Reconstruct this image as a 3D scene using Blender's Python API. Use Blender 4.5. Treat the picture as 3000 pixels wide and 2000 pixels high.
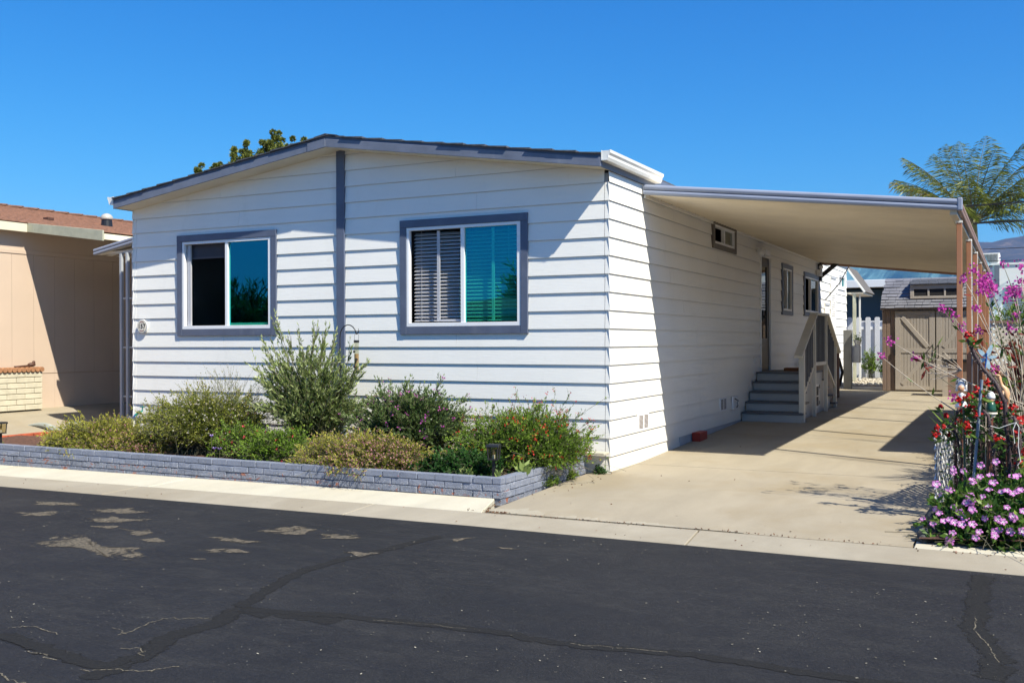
import bpy, math, random
import numpy as np
from mathutils import Vector, Matrix

rnd = random.Random(7)
NR = np.random.RandomState(11)
scene = bpy.context.scene
for o in list(bpy.data.objects):
    bpy.data.objects.remove(o)
COL = scene.collection

# ------------------------------------------------------------------ camera
cam_d = bpy.data.cameras.new('camera')
cam = bpy.data.objects.new('camera', cam_d)
COL.objects.link(cam)
yaw, roll = math.radians(26.72), math.radians(-0.198)
fwd = Vector((-math.sin(yaw), math.cos(yaw), 0))
rt0 = Vector((math.cos(yaw), math.sin(yaw), 0))
up0 = rt0.cross(fwd)
rt = rt0 * math.cos(roll) + up0 * math.sin(roll)
up = -rt0 * math.sin(roll) + up0 * math.cos(roll)
M = Matrix((rt, up, -fwd)).transposed().to_4x4()
M.translation = Vector((4.042, -10.452, 1.280))
cam.matrix_world = M
cam_d.sensor_width = 36
cam_d.lens = 35.4
cam_d.clip_end = 12000
scene.camera = cam

# ------------------------------------------------------------------ world, sun, exposure
SUN = Vector((0.82, -0.338, 1.0)).normalized()
world = bpy.data.worlds.new('World')
scene.world = world
world.use_nodes = True
wn = world.node_tree
bg = wn.nodes['Background']
sky = wn.nodes.new('ShaderNodeTexSky')
sky.sky_type = 'NISHITA'
sky.sun_disc = False
sky.sun_elevation = math.asin(SUN.z)
sky.sun_rotation = math.atan2(SUN.x, SUN.y)
sky.altitude = 100
sky.air_density = 1.15
sky.dust_density = 0.1
sky.ozone_density = 2.2
# the deep, saturated blue of a clear dry day: one power curve per channel over the whole sky
sp_ = wn.nodes.new('ShaderNodeSeparateColor'); cb_ = wn.nodes.new('ShaderNodeCombineColor')
wn.links.new(sky.outputs[0], sp_.inputs[0])
for ch, (gm, sc) in enumerate(((2.0, 0.055), (1.15, 0.55), (0.80, 1.64))):
    pw_ = wn.nodes.new('ShaderNodeMath'); pw_.operation = 'POWER'; pw_.inputs[1].default_value = gm
    ml_ = wn.nodes.new('ShaderNodeMath'); ml_.operation = 'MULTIPLY'; ml_.inputs[1].default_value = sc
    mn_ = wn.nodes.new('ShaderNodeMath'); mn_.operation = 'MINIMUM'; mn_.inputs[1].default_value = 12.0
    wn.links.new(sp_.outputs[ch], pw_.inputs[0]); wn.links.new(pw_.outputs[0], ml_.inputs[0]); wn.links.new(ml_.outputs[0], mn_.inputs[0]); wn.links.new(mn_.outputs[0], cb_.inputs[ch])
wn.links.new(cb_.outputs[0], bg.inputs['Color'])
bg.inputs['Strength'].default_value = 0.076
sd = bpy.data.lights.new('sun', 'SUN')
sd.energy = 5.0
sd.angle = math.radians(0.53)
sd.color = (1.0, 0.95, 0.81)
sun = bpy.data.objects.new('sun', sd)
COL.objects.link(sun)
sun.rotation_euler = SUN.to_track_quat('Z', 'Y').to_euler()
scene.view_settings.view_transform = 'Standard'
scene.view_settings.look = 'None'
scene.view_settings.exposure = 0.8
scene.view_settings.gamma = 1.0
scene.view_settings.use_curve_mapping = False
scene.cycles.max_bounces = 8
scene.cycles.diffuse_bounces = 4
scene.cycles.transparent_max_bounces = 12

# ------------------------------------------------------------------ materials
def newmat(name):
    m = bpy.data.materials.new(name)
    m.use_nodes = True
    nt = m.node_tree
    return m, nt, nt.nodes['Principled BSDF']

def N(nt, t, **kw):
    n = nt.nodes.new(t)
    for k, v in kw.items():
        if k in n.inputs: n.inputs[k].default_value = v
        else: setattr(n, k, v)
    return n

def ramp(nt, fac, stops):
    r = nt.nodes.new('ShaderNodeValToRGB')
    e = r.color_ramp.elements
    while len(e) < len(stops): e.new(0.5)
    for i, (p, c) in enumerate(stops):
        e[i].position = p
        e[i].color = (*c, 1) if len(c) == 3 else c
    nt.links.new(fac, r.inputs[0])
    return r.outputs[0]

def pos(nt, scale=(1, 1, 1)):
    g = nt.nodes.new('ShaderNodeNewGeometry')
    mp = nt.nodes.new('ShaderNodeMapping')
    mp.inputs['Scale'].default_value = scale
    nt.links.new(g.outputs['Position'], mp.inputs[0])
    return mp.outputs[0]

def noise(nt, vec, scale, detail=4, rough=0.55, dist=0.0):
    n = N(nt, 'ShaderNodeTexNoise', Scale=scale, Detail=detail, Roughness=rough, Distortion=dist)
    nt.links.new(vec, n.inputs['Vector'])
    return n.outputs['Fac']

def mix(nt, fac, a, b, blend='MIX'):
    m = nt.nodes.new('ShaderNodeMix')
    m.data_type = 'RGBA'
    m.blend_type = blend
    for sock, v in ((m.inputs[0], fac), (m.inputs[6], a), (m.inputs[7], b)):
        if hasattr(v, 'links') or isinstance(v, bpy.types.NodeSocket): nt.links.new(v, sock)
        elif isinstance(v, (int, float)): sock.default_value = v
        else: sock.default_value = (*v, 1)
    return m.outputs[2]

def bump(nt, h, strength, dist, b):
    n = N(nt, 'ShaderNodeBump', Strength=strength, Distance=dist)
    nt.links.new(h, n.inputs['Height'])
    nt.links.new(n.outputs[0], b.inputs['Normal'])

def paint(name, col, rough=0.5, var=0.08, vs=2.0, grain=None, gstr=0.25, dirt=None, metallic=0.0, gdist=0.003):
    """painted or plain surface with mottling; grain=(sx,sy,sz) stretches a fine relief"""
    m, nt, b = newmat(name)
    p = pos(nt)
    n1 = noise(nt, p, vs, 5, 0.6)
    lo = tuple(max(0, c * (1 - var * 2)) for c in col)
    hi = tuple(min(1, c * (1 + var)) for c in col)
    c = ramp(nt, n1, [(0.25, lo), (0.7, hi)])
    if dirt:
        n2 = noise(nt, pos(nt, (1, 1, 0.35)), 3.3, 8, 0.7)
        f = ramp(nt, n2, [(0.58, (0, 0, 0)), (0.78, (1, 1, 1))])
        m2 = N(nt, 'ShaderNodeMath', operation='MULTIPLY'); nt.links.new(f, m2.inputs[0]); m2.inputs[1].default_value = dirt[1]
        c = mix(nt, m2.outputs[0], c, dirt[0])
    nt.links.new(c, b.inputs['Base Color'])
    b.inputs['Roughness'].default_value = rough
    b.inputs['Metallic'].default_value = metallic
    if grain:
        g = noise(nt, pos(nt, grain), 1.0, 5, 0.62, 0.6)
        bump(nt, g, gstr, gdist, b)
    return m

MAT = {}
WG = (5, 5, 130)   # wood grain lying in x and y
MAT['siding'] = paint('siding_paint', (0.83, 0.81, 0.76), 0.5, 0.022, 1.2, WG, 0.5, ((0.5, 0.47, 0.4), 0.22), gdist=0.004)
nt = MAT['siding'].node_tree; b = nt.nodes['Principled BSDF']
src_ = b.inputs['Base Color'].links[0].from_socket
sx_ = nt.nodes.new('ShaderNodeSeparateXYZ'); gg_ = nt.nodes.new('ShaderNodeNewGeometry'); nt.links.new(gg_.outputs['Position'], sx_.inputs[0])
mr_ = N(nt, 'ShaderNodeMapRange'); nt.links.new(sx_.outputs['Z'], mr_.inputs[0]); mr_.inputs[1].default_value = .35; mr_.inputs[2].default_value = -.2; mr_.inputs[3].default_value = 0; mr_.inputs[4].default_value = .45
nn_ = noise(nt, pos(nt, (1, 1, 3)), 9, 8, .75)
mm_ = N(nt, 'ShaderNodeMath', operation='MULTIPLY'); nt.links.new(nn_, mm_.inputs[0]); nt.links.new(mr_.outputs[0], mm_.inputs[1])
nt.links.new(mix(nt, mm_.outputs[0], src_, (.42, .33, .22)), b.inputs['Base Color'])
MAT['slate'] = paint('slate_paint', (0.098, 0.118, 0.175), 0.45, 0.10, 3, WG, 0.45, ((0.3, 0.31, 0.33), 0.25))
MAT['slate_light'] = paint('weathered_slate_paint', (0.145, 0.165, 0.22), 0.5, 0.12, 3, WG, 0.5, ((0.4, 0.4, 0.4), 0.4))
MAT['taupe'] = paint('taupe_paint', (0.14, 0.12, 0.10), 0.5, 0.08, 3, WG, 0.3)
MAT['vinyl'] = paint('white_vinyl', (0.82, 0.82, 0.83), 0.35, 0.02, 5)
MAT['soffit'] = paint('soffit_paint', (0.66, 0.60, 0.48), 0.6, 0.05, 3)
MAT['gutter'] = paint('white_gutter', (0.78, 0.77, 0.73), 0.4, 0.05, 4)
MAT['roll'] = paint('blue_grey_metal', (0.27, 0.30, 0.38), 0.35, 0.06, 2, metallic=0.0)
MAT['pan'] = paint('cream_roof_pan', (0.80, 0.71, 0.56), 0.4, 0.05, 1.5)
MAT['pink'] = paint('salmon_metal', (0.37, 0.17, 0.09), 0.42, 0.08, 4)
MAT['pinklight'] = paint('pale_salmon_metal', (0.38, 0.23, 0.165), 0.42, 0.08, 4)
MAT['dark'] = paint('dark_interior', (0.012, 0.011, 0.012), 0.8, 0.1)
MAT['room'] = paint('room_wall', (0.10, 0.09, 0.08), 0.8, 0.1)
MAT['black'] = paint('black_metal', (0.015, 0.015, 0.017), 0.4, 0.1)
MAT['doorwood'] = paint('dark_door', (0.03, 0.022, 0.018), 0.4, 0.15, 6, (40, 40, 3), 0.2)
MAT['slat'] = paint('blind_slat', (0.80, 0.78, 0.77), 0.5, 0.03)
MAT['peach'] = paint('peach_siding', (0.53, 0.41, 0.315), 0.6, 0.03, 1.2, (70, 70, 2), 0.2)
MAT['cream'] = paint('cream_trim', (0.66, 0.60, 0.44), 0.55, 0.04, 3)
MAT['greentrim'] = paint('weathered_green_grey_trim', (0.40, 0.40, 0.30), 0.6, 0.12, 5, (4, 4, 60), 0.4, ((0.6, 0.62, 0.5), 0.5))
MAT['stair'] = paint('stair_paint_grey', (0.42, 0.42, 0.41), 0.5, 0.05, 3)
MAT['tread'] = paint('stair_tread_paint', (0.12, 0.125, 0.14), 0.6, 0.1, 5)
MAT['rail'] = paint('rail_paint', (0.64, 0.60, 0.52), 0.5, 0.05, 3)
MAT['resin'] = paint('tan_resin', (0.41, 0.36, 0.305), 0.5, 0.04, 2)
MAT['resindark'] = paint('brown_resin', (0.24, 0.17, 0.13), 0.5, 0.05, 3)
MAT['shedroof'] = paint('slate_grey_resin_shingle', (0.17, 0.17, 0.19), 0.55, 0.16, 3)
MAT['whitefence'] = paint('white_fence_paint', (0.70, 0.71, 0.74), 0.5, 0.04, 3)
MAT['pale_teal'] = paint('pale_teal_stucco', (0.16, 0.34, 0.42), 0.7, 0.06, 0.6)
MAT['shaded_teal'] = paint('shaded_teal_wall', (0.02, 0.055, 0.09), 0.7, 0.1, 1)  # awning shade put into the colour of the lower wall
MAT['whitewall'] = paint('white_wall', (0.76, 0.76, 0.76), 0.6, 0.02, 1)
MAT['greypost'] = paint('grey_post', (0.17, 0.17, 0.16), 0.6, 0.1, 4, (30, 30, 2), 0.3)
MAT['rust'] = paint('rusty_metal', (0.09, 0.04, 0.025), 0.6, 0.3, 8)
MAT['cover'] = paint('beige_cover', (0.42, 0.33, 0.26), 0.4, 0.08, 5, (6, 6, 2), 0.8, gdist=0.02)
MAT['red'] = paint('red_plastic', (0.35, 0.02, 0.01), 0.4, 0.05)
MAT['base'] = paint('grey_blue_skirting', (0.42, 0.44, 0.48), 0.6, 0.08, 3, dirt=((0.2, 0.17, 0.13), 0.7))
MAT['soil'] = paint('red_brown_mulch', (0.12, 0.055, 0.035), 0.9, 0.4, 30, (60, 60, 60), 0.9, gdist=0.02)
MAT['earth'] = paint('dry_earth', (0.20, 0.16, 0.11), 0.9, 0.2, 2, (20, 20, 20), 0.5)
MAT['roofbrown'] = paint('brown_shingle', (0.235, 0.115, 0.07), 0.85, 0.22, 14, (60, 60, 60), 0.8, gdist=0.008)
MAT['roofgrey'] = paint('grey_shingle', (0.075, 0.08, 0.095), 0.85, 0.3, 12, (60, 60, 60), 0.8, gdist=0.008)
MAT['bark'] = paint('bark', (0.15, 0.11, 0.08), 0.9, 0.3, 20, (20, 20, 5), 0.6, gdist=0.02)
MAT['stem'] = paint('grey_green_stem', (0.13, 0.12, 0.07), 0.7, 0.2, 10)
MAT['whitestem'] = paint('pale_orchid_stem', (0.45, 0.38, 0.30), 0.6, 0.2, 30)
MAT['spine'] = paint('pale_spine', (0.42, 0.36, 0.32), 0.6, 0.3, 40)
MAT['stalk'] = paint('purple_brown_stalk', (0.05, 0.028, 0.03), 0.6, 0.3, 40)
MAT['bluepole'] = paint('blue_grey_pole', (0.20, 0.25, 0.32), 0.4, 0.2, 20)
MAT['greenpole'] = paint('green_stake', (0.06, 0.09, 0.06), 0.5, 0.2, 20)
MAT['brownpole'] = paint('brown_stake', (0.16, 0.055, 0.035), 0.6, 0.2, 20)
MAT['ceramic'] = paint('white_ceramic', (0.75, 0.75, 0.76), 0.2, 0.05, 20)
MAT['ceramic_tan'] = paint('tan_ceramic', (0.62, 0.36, 0.19), 0.3, 0.1, 15)
MAT['ceramic_green'] = paint('green_ceramic', (0.02, 0.09, 0.06), 0.3, 0.1, 15)
MAT['skin'] = paint('painted_skin', (0.6, 0.33, 0.2), 0.4, 0.05, 15)
MAT['rock'] = paint('dark_rock', (0.075, 0.075, 0.072), 0.9, 0.4, 14, (25, 25, 25), 0.8, gdist=0.02)
MAT['whiteplastic'] = paint('white_lattice_plastic', (0.74, 0.74, 0.75), 0.4, 0.03, 5)
MAT['offwhite'] = paint('cream_lattice', (0.66, 0.62, 0.54), 0.5, 0.04, 5)
MAT['seed'] = paint('bird_seed', (0.42, 0.26, 0.13), 0.8, 0.4, 120)
MAT['teal_plastic'] = paint('teal_plastic', (0.0, 0.22, 0.18), 0.4, 0.05)
MAT['bluehose'] = paint('blue_plastic', (0.02, 0.10, 0.35), 0.4, 0.05)
MAT['string'] = paint('white_cord', (0.8, 0.78, 0.72), 0.7, 0.05)
MAT['clay'] = paint('clay_tile', (0.36, 0.17, 0.08), 0.7, 0.2, 15)
MAT['slump'] = paint('cream_slump_block', (0.53, 0.48, 0.36), 0.8, 0.08, 6, (30, 30, 30), 0.5, ((0.35, 0.28, 0.18), 0.6), gdist=0.006)
MAT['redbrick'] = paint('raw_red_brick', (0.40, 0.085, 0.035), 0.8, 0.2, 9, (30, 30, 30), 0.6)
MAT['wing'] = paint('pale_blue_glazed_metal', (0.50, 0.68, 0.74), 0.3, 0.15, 25)

# concrete surfaces
def concrete(name, col, rough=0.85, stain=(0.55, 0.45, 0.33), sf=0.5, spots=True, fine=140):
    m, nt, b = newmat(name)
    p = pos(nt)
    big = noise(nt, p, 0.7, 6, 0.6, 0.4)
    med = noise(nt, pos(nt, (1, 0.35, 1)), 2.6, 7, 0.65, 0.3)
    fin = noise(nt, p, fine, 3, 0.6)
    c = ramp(nt, med, [(0.3, tuple(x * 0.86 for x in col)), (0.62, col), (0.8, tuple(min(1, x * 1.08) for x in col))])
    f = ramp(nt, big, [(0.47, (0, 0, 0)), (0.72, (sf, sf, sf))])
    c = mix(nt, f, c, tuple(col[i] * stain[i] for i in range(3)))
    f2 = ramp(nt, fin, [(0.28, (0.62, 0.6, 0.56)), (0.46, (1, 1, 1))])
    c = mix(nt, 0.55, c, f2, 'MULTIPLY')
    if spots:
        v = N(nt, 'ShaderNodeTexVoronoi', Scale=1.7); nt.links.new(p, v.inputs['Vector'])
        f3 = ramp(nt, v.outputs['Distance'], [(0.018, (1, 1, 1)), (0.03, (0, 0, 0))])
        c = mix(nt, f3, c, (0.09, 0.07, 0.05))
    nt.links.new(c, b.inputs['Base Color'])
    b.inputs['Roughness'].default_value = rough
    bump(nt, fin, 0.35, 0.004, b)
    return m
MAT['drive'] = concrete('driveway_concrete', (0.335, 0.288, 0.212), stain=(0.80, 0.74, 0.62), sf=0.95)
MAT['gutterpan'] = concrete('gutter_concrete', (0.345, 0.305, 0.235), stain=(0.7, 0.66, 0.6), sf=0.7, fine=200)
MAT['kerb'] = concrete('painted_kerb', (0.53, 0.49, 0.385), stain=(0.9, 0.87, 0.8), sf=0.6, spots=False, fine=200)
MAT['chipped'] = concrete('chipped_concrete', (0.38, 0.34, 0.26), stain=(0.6, 0.5, 0.4), sf=0.8, fine=60)
MAT['sandjoint'] = paint('sandy_joint', (0.17, 0.13, 0.085), 0.95, 0.35, 25)
MAT['joint'] = paint('dark_joint', (0.07, 0.055, 0.04), 0.95, 0.3, 20)

# asphalt
m, nt, b = newmat('asphalt'); MAT['asphalt'] = m
p = pos(nt)
n1 = noise(nt, p, 0.55, 7, 0.6, 0.5)
c = ramp(nt, n1, [(0.28, (0.0115, 0.0118, 0.0135)), (0.55, (0.0160, 0.0162, 0.0180)), (0.75, (0.023, 0.023, 0.024))])
n1b = noise(nt, pos(nt, (1, 3, 1)), 1.6, 8, 0.7, 0.8)
c = mix(nt, ramp(nt, n1b, [(0.5, (0, 0, 0)), (0.8, (0.6, 0.6, 0.6))]), c, (0.033, 0.033, 0.034))
fin = noise(nt, p, 85, 4, 0.8)
c = mix(nt, 0.9, c, ramp(nt, fin, [(0.34, (0.45, 0.45, 0.45)), (0.5, (0.9, 0.9, 0.9)), (0.64, (1.7, 1.65, 1.6))]), 'MULTIPLY')
mot = noise(nt, p, 5.5, 6, 0.75, 0.5)
c = mix(nt, 0.8, c, ramp(nt, mot, [(0.35, (0.78, 0.78, 0.8)), (0.62, (1.2, 1.18, 1.12))]), 'MULTIPLY')
v = N(nt, 'ShaderNodeTexVoronoi', Scale=26); nt.links.new(p, v.inputs['Vector'])
sp = ramp(nt, v.outputs['Distance'], [(0.065, (1, 1, 1)), (0.10, (0, 0, 0))])
msk = ramp(nt, noise(nt, p, 0.9, 4, 0.7), [(0.52, (0, 0, 0)), (0.62, (1, 1, 1))])
sp2 = mix(nt, 1.0, sp, msk, 'MULTIPLY')
col_v = ramp(nt, v.outputs['Color'], [(0.45, (0, 0, 0)), (0.5, (1, 1, 1))])
sp3 = mix(nt, 1.0, sp2, col_v, 'MULTIPLY')
c = mix(nt, sp3, c, (0.30, 0.28, 0.23))
nt.links.new(c, b.inputs['Base Color'])
rr = ramp(nt, n1b, [(0.3, (0.62, 0.62, 0.62)), (0.7, (0.85, 0.85, 0.85))])
nt.links.new(rr, b.inputs['Roughness'])
b.inputs['Specular IOR Level'].default_value = 0.30
bump(nt, fin, 0.6, 0.008, b)

def speckled(name, a, bcol, scale, rough=0.9, bs=0.6):
    m, nt, b = newmat(name)
    p = pos(nt)
    f = noise(nt, p, scale, 4, 0.75)
    c = ramp(nt, f, [(0.36, a), (0.62, bcol)])
    nt.links.new(c, b.inputs['Base Color'])
    b.inputs['Roughness'].default_value = rough
    bump(nt, f, bs, 0.008, b)
    return m
MAT['worn'] = speckled('worn_aggregate', (0.020, 0.018, 0.015), (0.150, 0.122, 0.082), 42)
def ragged(m, scale, thr, amp):
    nt = m.node_tree; b = nt.nodes['Principled BSDF']; out = nt.nodes['Material Output']
    a = N(nt, 'ShaderNodeAttribute', attribute_name='core')
    n = noise(nt, pos(nt), scale, 6, 0.75, 0.6)
    s1 = N(nt, 'ShaderNodeMath', operation='MULTIPLY_ADD'); nt.links.new(n, s1.inputs[0]); s1.inputs[1].default_value = amp; nt.links.new(a.outputs['Fac'], s1.inputs[2])
    hf = noise(nt, pos(nt), 70, 3, 0.8)
    s2 = N(nt, 'ShaderNodeMath', operation='MULTIPLY_ADD'); nt.links.new(hf, s2.inputs[0]); s2.inputs[1].default_value = 1.1; nt.links.new(s1.outputs[0], s2.inputs[2])
    g_ = N(nt, 'ShaderNodeMath', operation='GREATER_THAN'); nt.links.new(s2.outputs[0], g_.inputs[0]); thr = thr + .55; g_.inputs[1].default_value = thr
    tr = nt.nodes.new('ShaderNodeBsdfTransparent'); ms = nt.nodes.new('ShaderNodeMixShader')
    nt.links.new(g_.outputs[0], ms.inputs[0]); nt.links.new(tr.outputs[0], ms.inputs[1]); nt.links.new(b.outputs[0], ms.inputs[2]); nt.links.new(ms.outputs[0], out.inputs[0])
ragged(MAT['worn'], 7, 2.28, 4.2)
MAT['seal'] = speckled('crack_sealant', (0.0095, 0.0095, 0.0100), (0.0175, 0.0172, 0.0170), 60, 0.9, 0.4)
MAT['seal'].node_tree.nodes['Principled BSDF'].inputs['Specular IOR Level'].default_value = 0.22
ragged(MAT['seal'], 14, 1.35, 2.0)
MAT['crackline'] = speckled('pale_crack_grit', (0.02, 0.02, 0.017), (0.24, 0.205, 0.14), 70)
ragged(MAT['crackline'], 45, 1.5, 1.2)
MAT['gravel'] = speckled('pale_gravel', (0.22, 0.18, 0.13), (0.62, 0.56, 0.45), 30)

# painted, chipped brick: grey-blue paint with red patches low down
def brickpaint(name, amount):
    m, nt, b = newmat(name)
    p = pos(nt)
    n0 = noise(nt, p, 6, 5, 0.6)
    c = ramp(nt, n0, [(0.3, (0.17, 0.19, 0.245)), (0.65, (0.215, 0.235, 0.295))])
    n1 = noise(nt, pos(nt, (1, 1, 1.4)), 9, 7, 0.72, 0.7)
    sep = nt.nodes.new('ShaderNodeSeparateXYZ'); g = nt.nodes.new('ShaderNodeNewGeometry'); nt.links.new(g.outputs['Position'], sep.inputs[0])
    mr = N(nt, 'ShaderNodeMapRange'); nt.links.new(sep.outputs['Z'], mr.inputs[0])
    mr.inputs[1].default_value = -0.05; mr.inputs[2].default_value = -0.12; mr.inputs[3].default_value = 0.0; mr.inputs[4].default_value = amount
    ad = N(nt, 'ShaderNodeMath', operation='ADD'); nt.links.new(n1, ad.inputs[0]); nt.links.new(mr.outputs[0], ad.inputs[1])
    red = ramp(nt, ad.outputs[0], [(0.70, (0, 0, 0)), (0.74, (1, 1, 1))])
    c = mix(nt, red, c, (0.40, 0.14, 0.08))
    pale = ramp(nt, ad.outputs[0], [(0.60, (0, 0, 0)), (0.64, (0.55, 0.55, 0.55)), (0.70, (0, 0, 0))])
    c = mix(nt, pale, c, (0.38, 0.40, 0.45))
    nt.links.new(c, b.inputs['Base Color'])
    b.inputs['Roughness'].default_value = 0.55
    rel = noise(nt, p, 38, 6, 0.75, 0.8)
    mu = N(nt, 'ShaderNodeMath', operation='MULTIPLY'); nt.links.new(rel, mu.inputs[0])
    r2 = N(nt, 'ShaderNodeMath', operation='MULTIPLY_ADD'); nt.links.new(mr.outputs[0], r2.inputs[0]); r2.inputs[1].default_value = 8; r2.inputs[2].default_value = 0.25
    nt.links.new(r2.outputs[0], mu.inputs[1])
    bump(nt, mu.outputs[0], 1.0, 0.02, b)
    return m
MAT['brick'] = brickpaint('chipped_grey_blue_brick', 0.125)
MAT['brick_side'] = brickpaint('grey_blue_brick', 0.03)
MAT['mortar'] = brickpaint('painted_mortar', 0.13)

# foliage: tone attribute drives the colour
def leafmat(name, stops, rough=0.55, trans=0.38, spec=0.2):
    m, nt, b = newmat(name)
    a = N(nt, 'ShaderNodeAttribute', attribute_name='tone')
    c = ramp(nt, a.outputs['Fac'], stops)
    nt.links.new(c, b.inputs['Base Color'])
    b.inputs['Roughness'].default_value = rough
    b.inputs['Specular IOR Level'].default_value = spec
    tr = nt.nodes.new('ShaderNodeBsdfTranslucent')
    nt.links.new(c, tr.inputs['Color'])
    ms = nt.nodes.new('ShaderNodeMixShader'); ms.inputs[0].default_value = trans
    out = nt.nodes['Material Output']
    nt.links.new(b.outputs[0], ms.inputs[1]); nt.links.new(tr.outputs[0], ms.inputs[2]); nt.links.new(ms.outputs[0], out.inputs[0])
    return m
LM = {}
LM['heather'] = leafmat('heather_green', [(0, (0.045, 0.055, 0.008)), (0.5, (0.26, 0.27, 0.03)), (1, (0.60, 0.56, 0.11))])
LM['heatherfl'] = leafmat('heather_pink', [(0, (0.28, 0.06, 0.13)), (0.5, (0.52, 0.20, 0.28)), (1, (0.70, 0.46, 0.42))])
LM['gaura'] = leafmat('fine_green', [(0, (0.04, 0.06, 0.008)), (0.5, (0.18, 0.22, 0.026)), (0.9, (0.42, 0.40, 0.08)), (1, (0.26, 0.12, 0.06))])
LM['whitefl'] = leafmat('white_petals', [(0, (0.55, 0.48, 0.44)), (0.8, (0.8, 0.78, 0.72)), (1, (0.6, 0.3, 0.3))])
LM['olive'] = leafmat('silvery_olive', [(0, (0.045, 0.07, 0.018)), (0.5, (0.21, 0.275, 0.08)), (1, (0.56, 0.60, 0.29))], rough=0.4)
LM['salvia'] = leafmat('bright_green', [(0, (0.035, 0.07, 0.008)), (0.6, (0.145, 0.25, 0.025)), (1, (0.32, 0.42, 0.06))])
LM['purpleleaf'] = leafmat('grey_green', [(0, (0.016, 0.035, 0.010)), (0.5, (0.09, 0.15, 0.04)), (1, (0.33, 0.40, 0.17))], rough=0.35)
LM['darkgreen'] = leafmat('dark_green', [(0, (0.012, 0.035, 0.010)), (0.6, (0.030, 0.085, 0.018)), (1, (0.07, 0.16, 0.035))], rough=0.4)
LM['lime'] = leafmat('lime_green', [(0, (0.16, 0.24, 0.05)), (1, (0.36, 0.44, 0.15))])
LM['redfl'] = leafmat('red_petals', [(0, (0.25, 0.003, 0.006)), (1, (0.60, 0.022, 0.020))], trans=0.2)
LM['pinkredfl'] = leafmat('crimson_petals', [(0, (0.40, 0.01, 0.04)), (1, (0.72, 0.07, 0.12))], trans=0.25)
LM['magenta'] = leafmat('magenta_petals', [(0, (0.30, 0.01, 0.20)), (1, (0.75, 0.10, 0.50))], trans=0.3)
LM['violetfl'] = leafmat('violet_petals', [(0, (0.25, 0.02, 0.20)), (1, (0.60, 0.14, 0.50))], trans=0.3)
LM['poppy'] = leafmat('lilac_petals', [(0, (0.45, 0.30, 0.65)), (1, (0.66, 0.52, 0.85))], trans=0.3)
LM['vincafl'] = leafmat('vinca_petals', [(0, (0.9, 0.82, 0.9)), (0.12, (0.85, 0.66, 0.85)), (0.3, (0.72, 0.30, 0.64)), (1, (0.62, 0.20, 0.55))], trans=0.3)
LM['vincaleaf'] = leafmat('vinca_green', [(0, (0.015, 0.045, 0.010)), (0.6, (0.05, 0.13, 0.022)), (1, (0.22, 0.30, 0.06))], rough=0.35)
LM['palm'] = leafmat('palm_green', [(0, (0.035, 0.05, 0.008)), (0.5, (0.15, 0.175, 0.025)), (0.85, (0.33, 0.32, 0.07)), (1, (0.45, 0.26, 0.06))], rough=0.35, trans=0.2)
LM['cypress'] = leafmat('conifer_green', [(0, (0.03, 0.045, 0.008)), (0.5, (0.13, 0.16, 0.025)), (1, (0.36, 0.38, 0.10))], rough=0.6, trans=0.15)
LM['redleaf'] = leafmat('red_brown_leaf', [(0, (0.10, 0.015, 0.012)), (1, (0.25, 0.05, 0.03))], trans=0.25)

# glass: tinted mirror over tinted transparency
def glass(name, refl, tint, fac):
    m, nt, b = newmat(name)
    nt.nodes.remove(b)
    g = N(nt, 'ShaderNodeBsdfGlossy', Roughness=0.012); g.inputs['Color'].default_value = (*refl, 1)
    w = noise(nt, pos(nt), 1.1, 2, 0.5)
    bp = N(nt, 'ShaderNodeBump', Strength=0.06, Distance=0.02); nt.links.new(w, bp.inputs['Height']); nt.links.new(bp.outputs[0], g.inputs['Normal'])
    t = nt.nodes.new('ShaderNodeBsdfTransparent'); t.inputs['Color'].default_value = (*tint, 1)
    ms = nt.nodes.new('ShaderNodeMixShader'); ms.inputs[0].default_value = fac
    nt.links.new(t.outputs[0], ms.inputs[1]); nt.links.new(g.outputs[0], ms.inputs[2])
    nt.links.new(ms.outputs[0], nt.nodes['Material Output'].inputs[0])
    return m
MAT['glass'] = glass('teal_tinted_glass', (0.03, 0.40, 0.56), (0.22, 0.78, 0.62), 0.40)
MAT['screen'] = glass('insect_screen', (0.05, 0.05, 0.06), (0.78, 0.78, 0.80), 0.05)
MAT['glass_plain'] = glass('plain_glass', (0.8, 0.85, 0.85), (0.4, 0.45, 0.42), 0.4)
MAT['lampglass'] = glass('lamp_glass', (0.7, 0.7, 0.65), (0.8, 0.75, 0.6), 0.15)
MAT['tube'] = glass('clear_plastic', (0.9, 0.9, 0.85), (0.86, 0.86, 0.74), 0.12)

# ------------------------------------------------------------------ object helpers
ORG = {}
def root(name, label, cat, loc=(0, 0, 0), group=None, kind=None):
    o = bpy.data.objects.new(name, None)
    COL.objects.link(o); o.location = loc; o.empty_display_size = 0.1
    tag(o, label, cat, group, kind)
    ORG[o.name] = Vector(loc)
    return o
def tag(o, label=None, cat=None, group=None, kind=None):
    if label: o['label'] = label
    if cat: o['category'] = cat
    if group: o['group'] = group
    if kind: o['kind'] = kind
    return o

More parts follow.
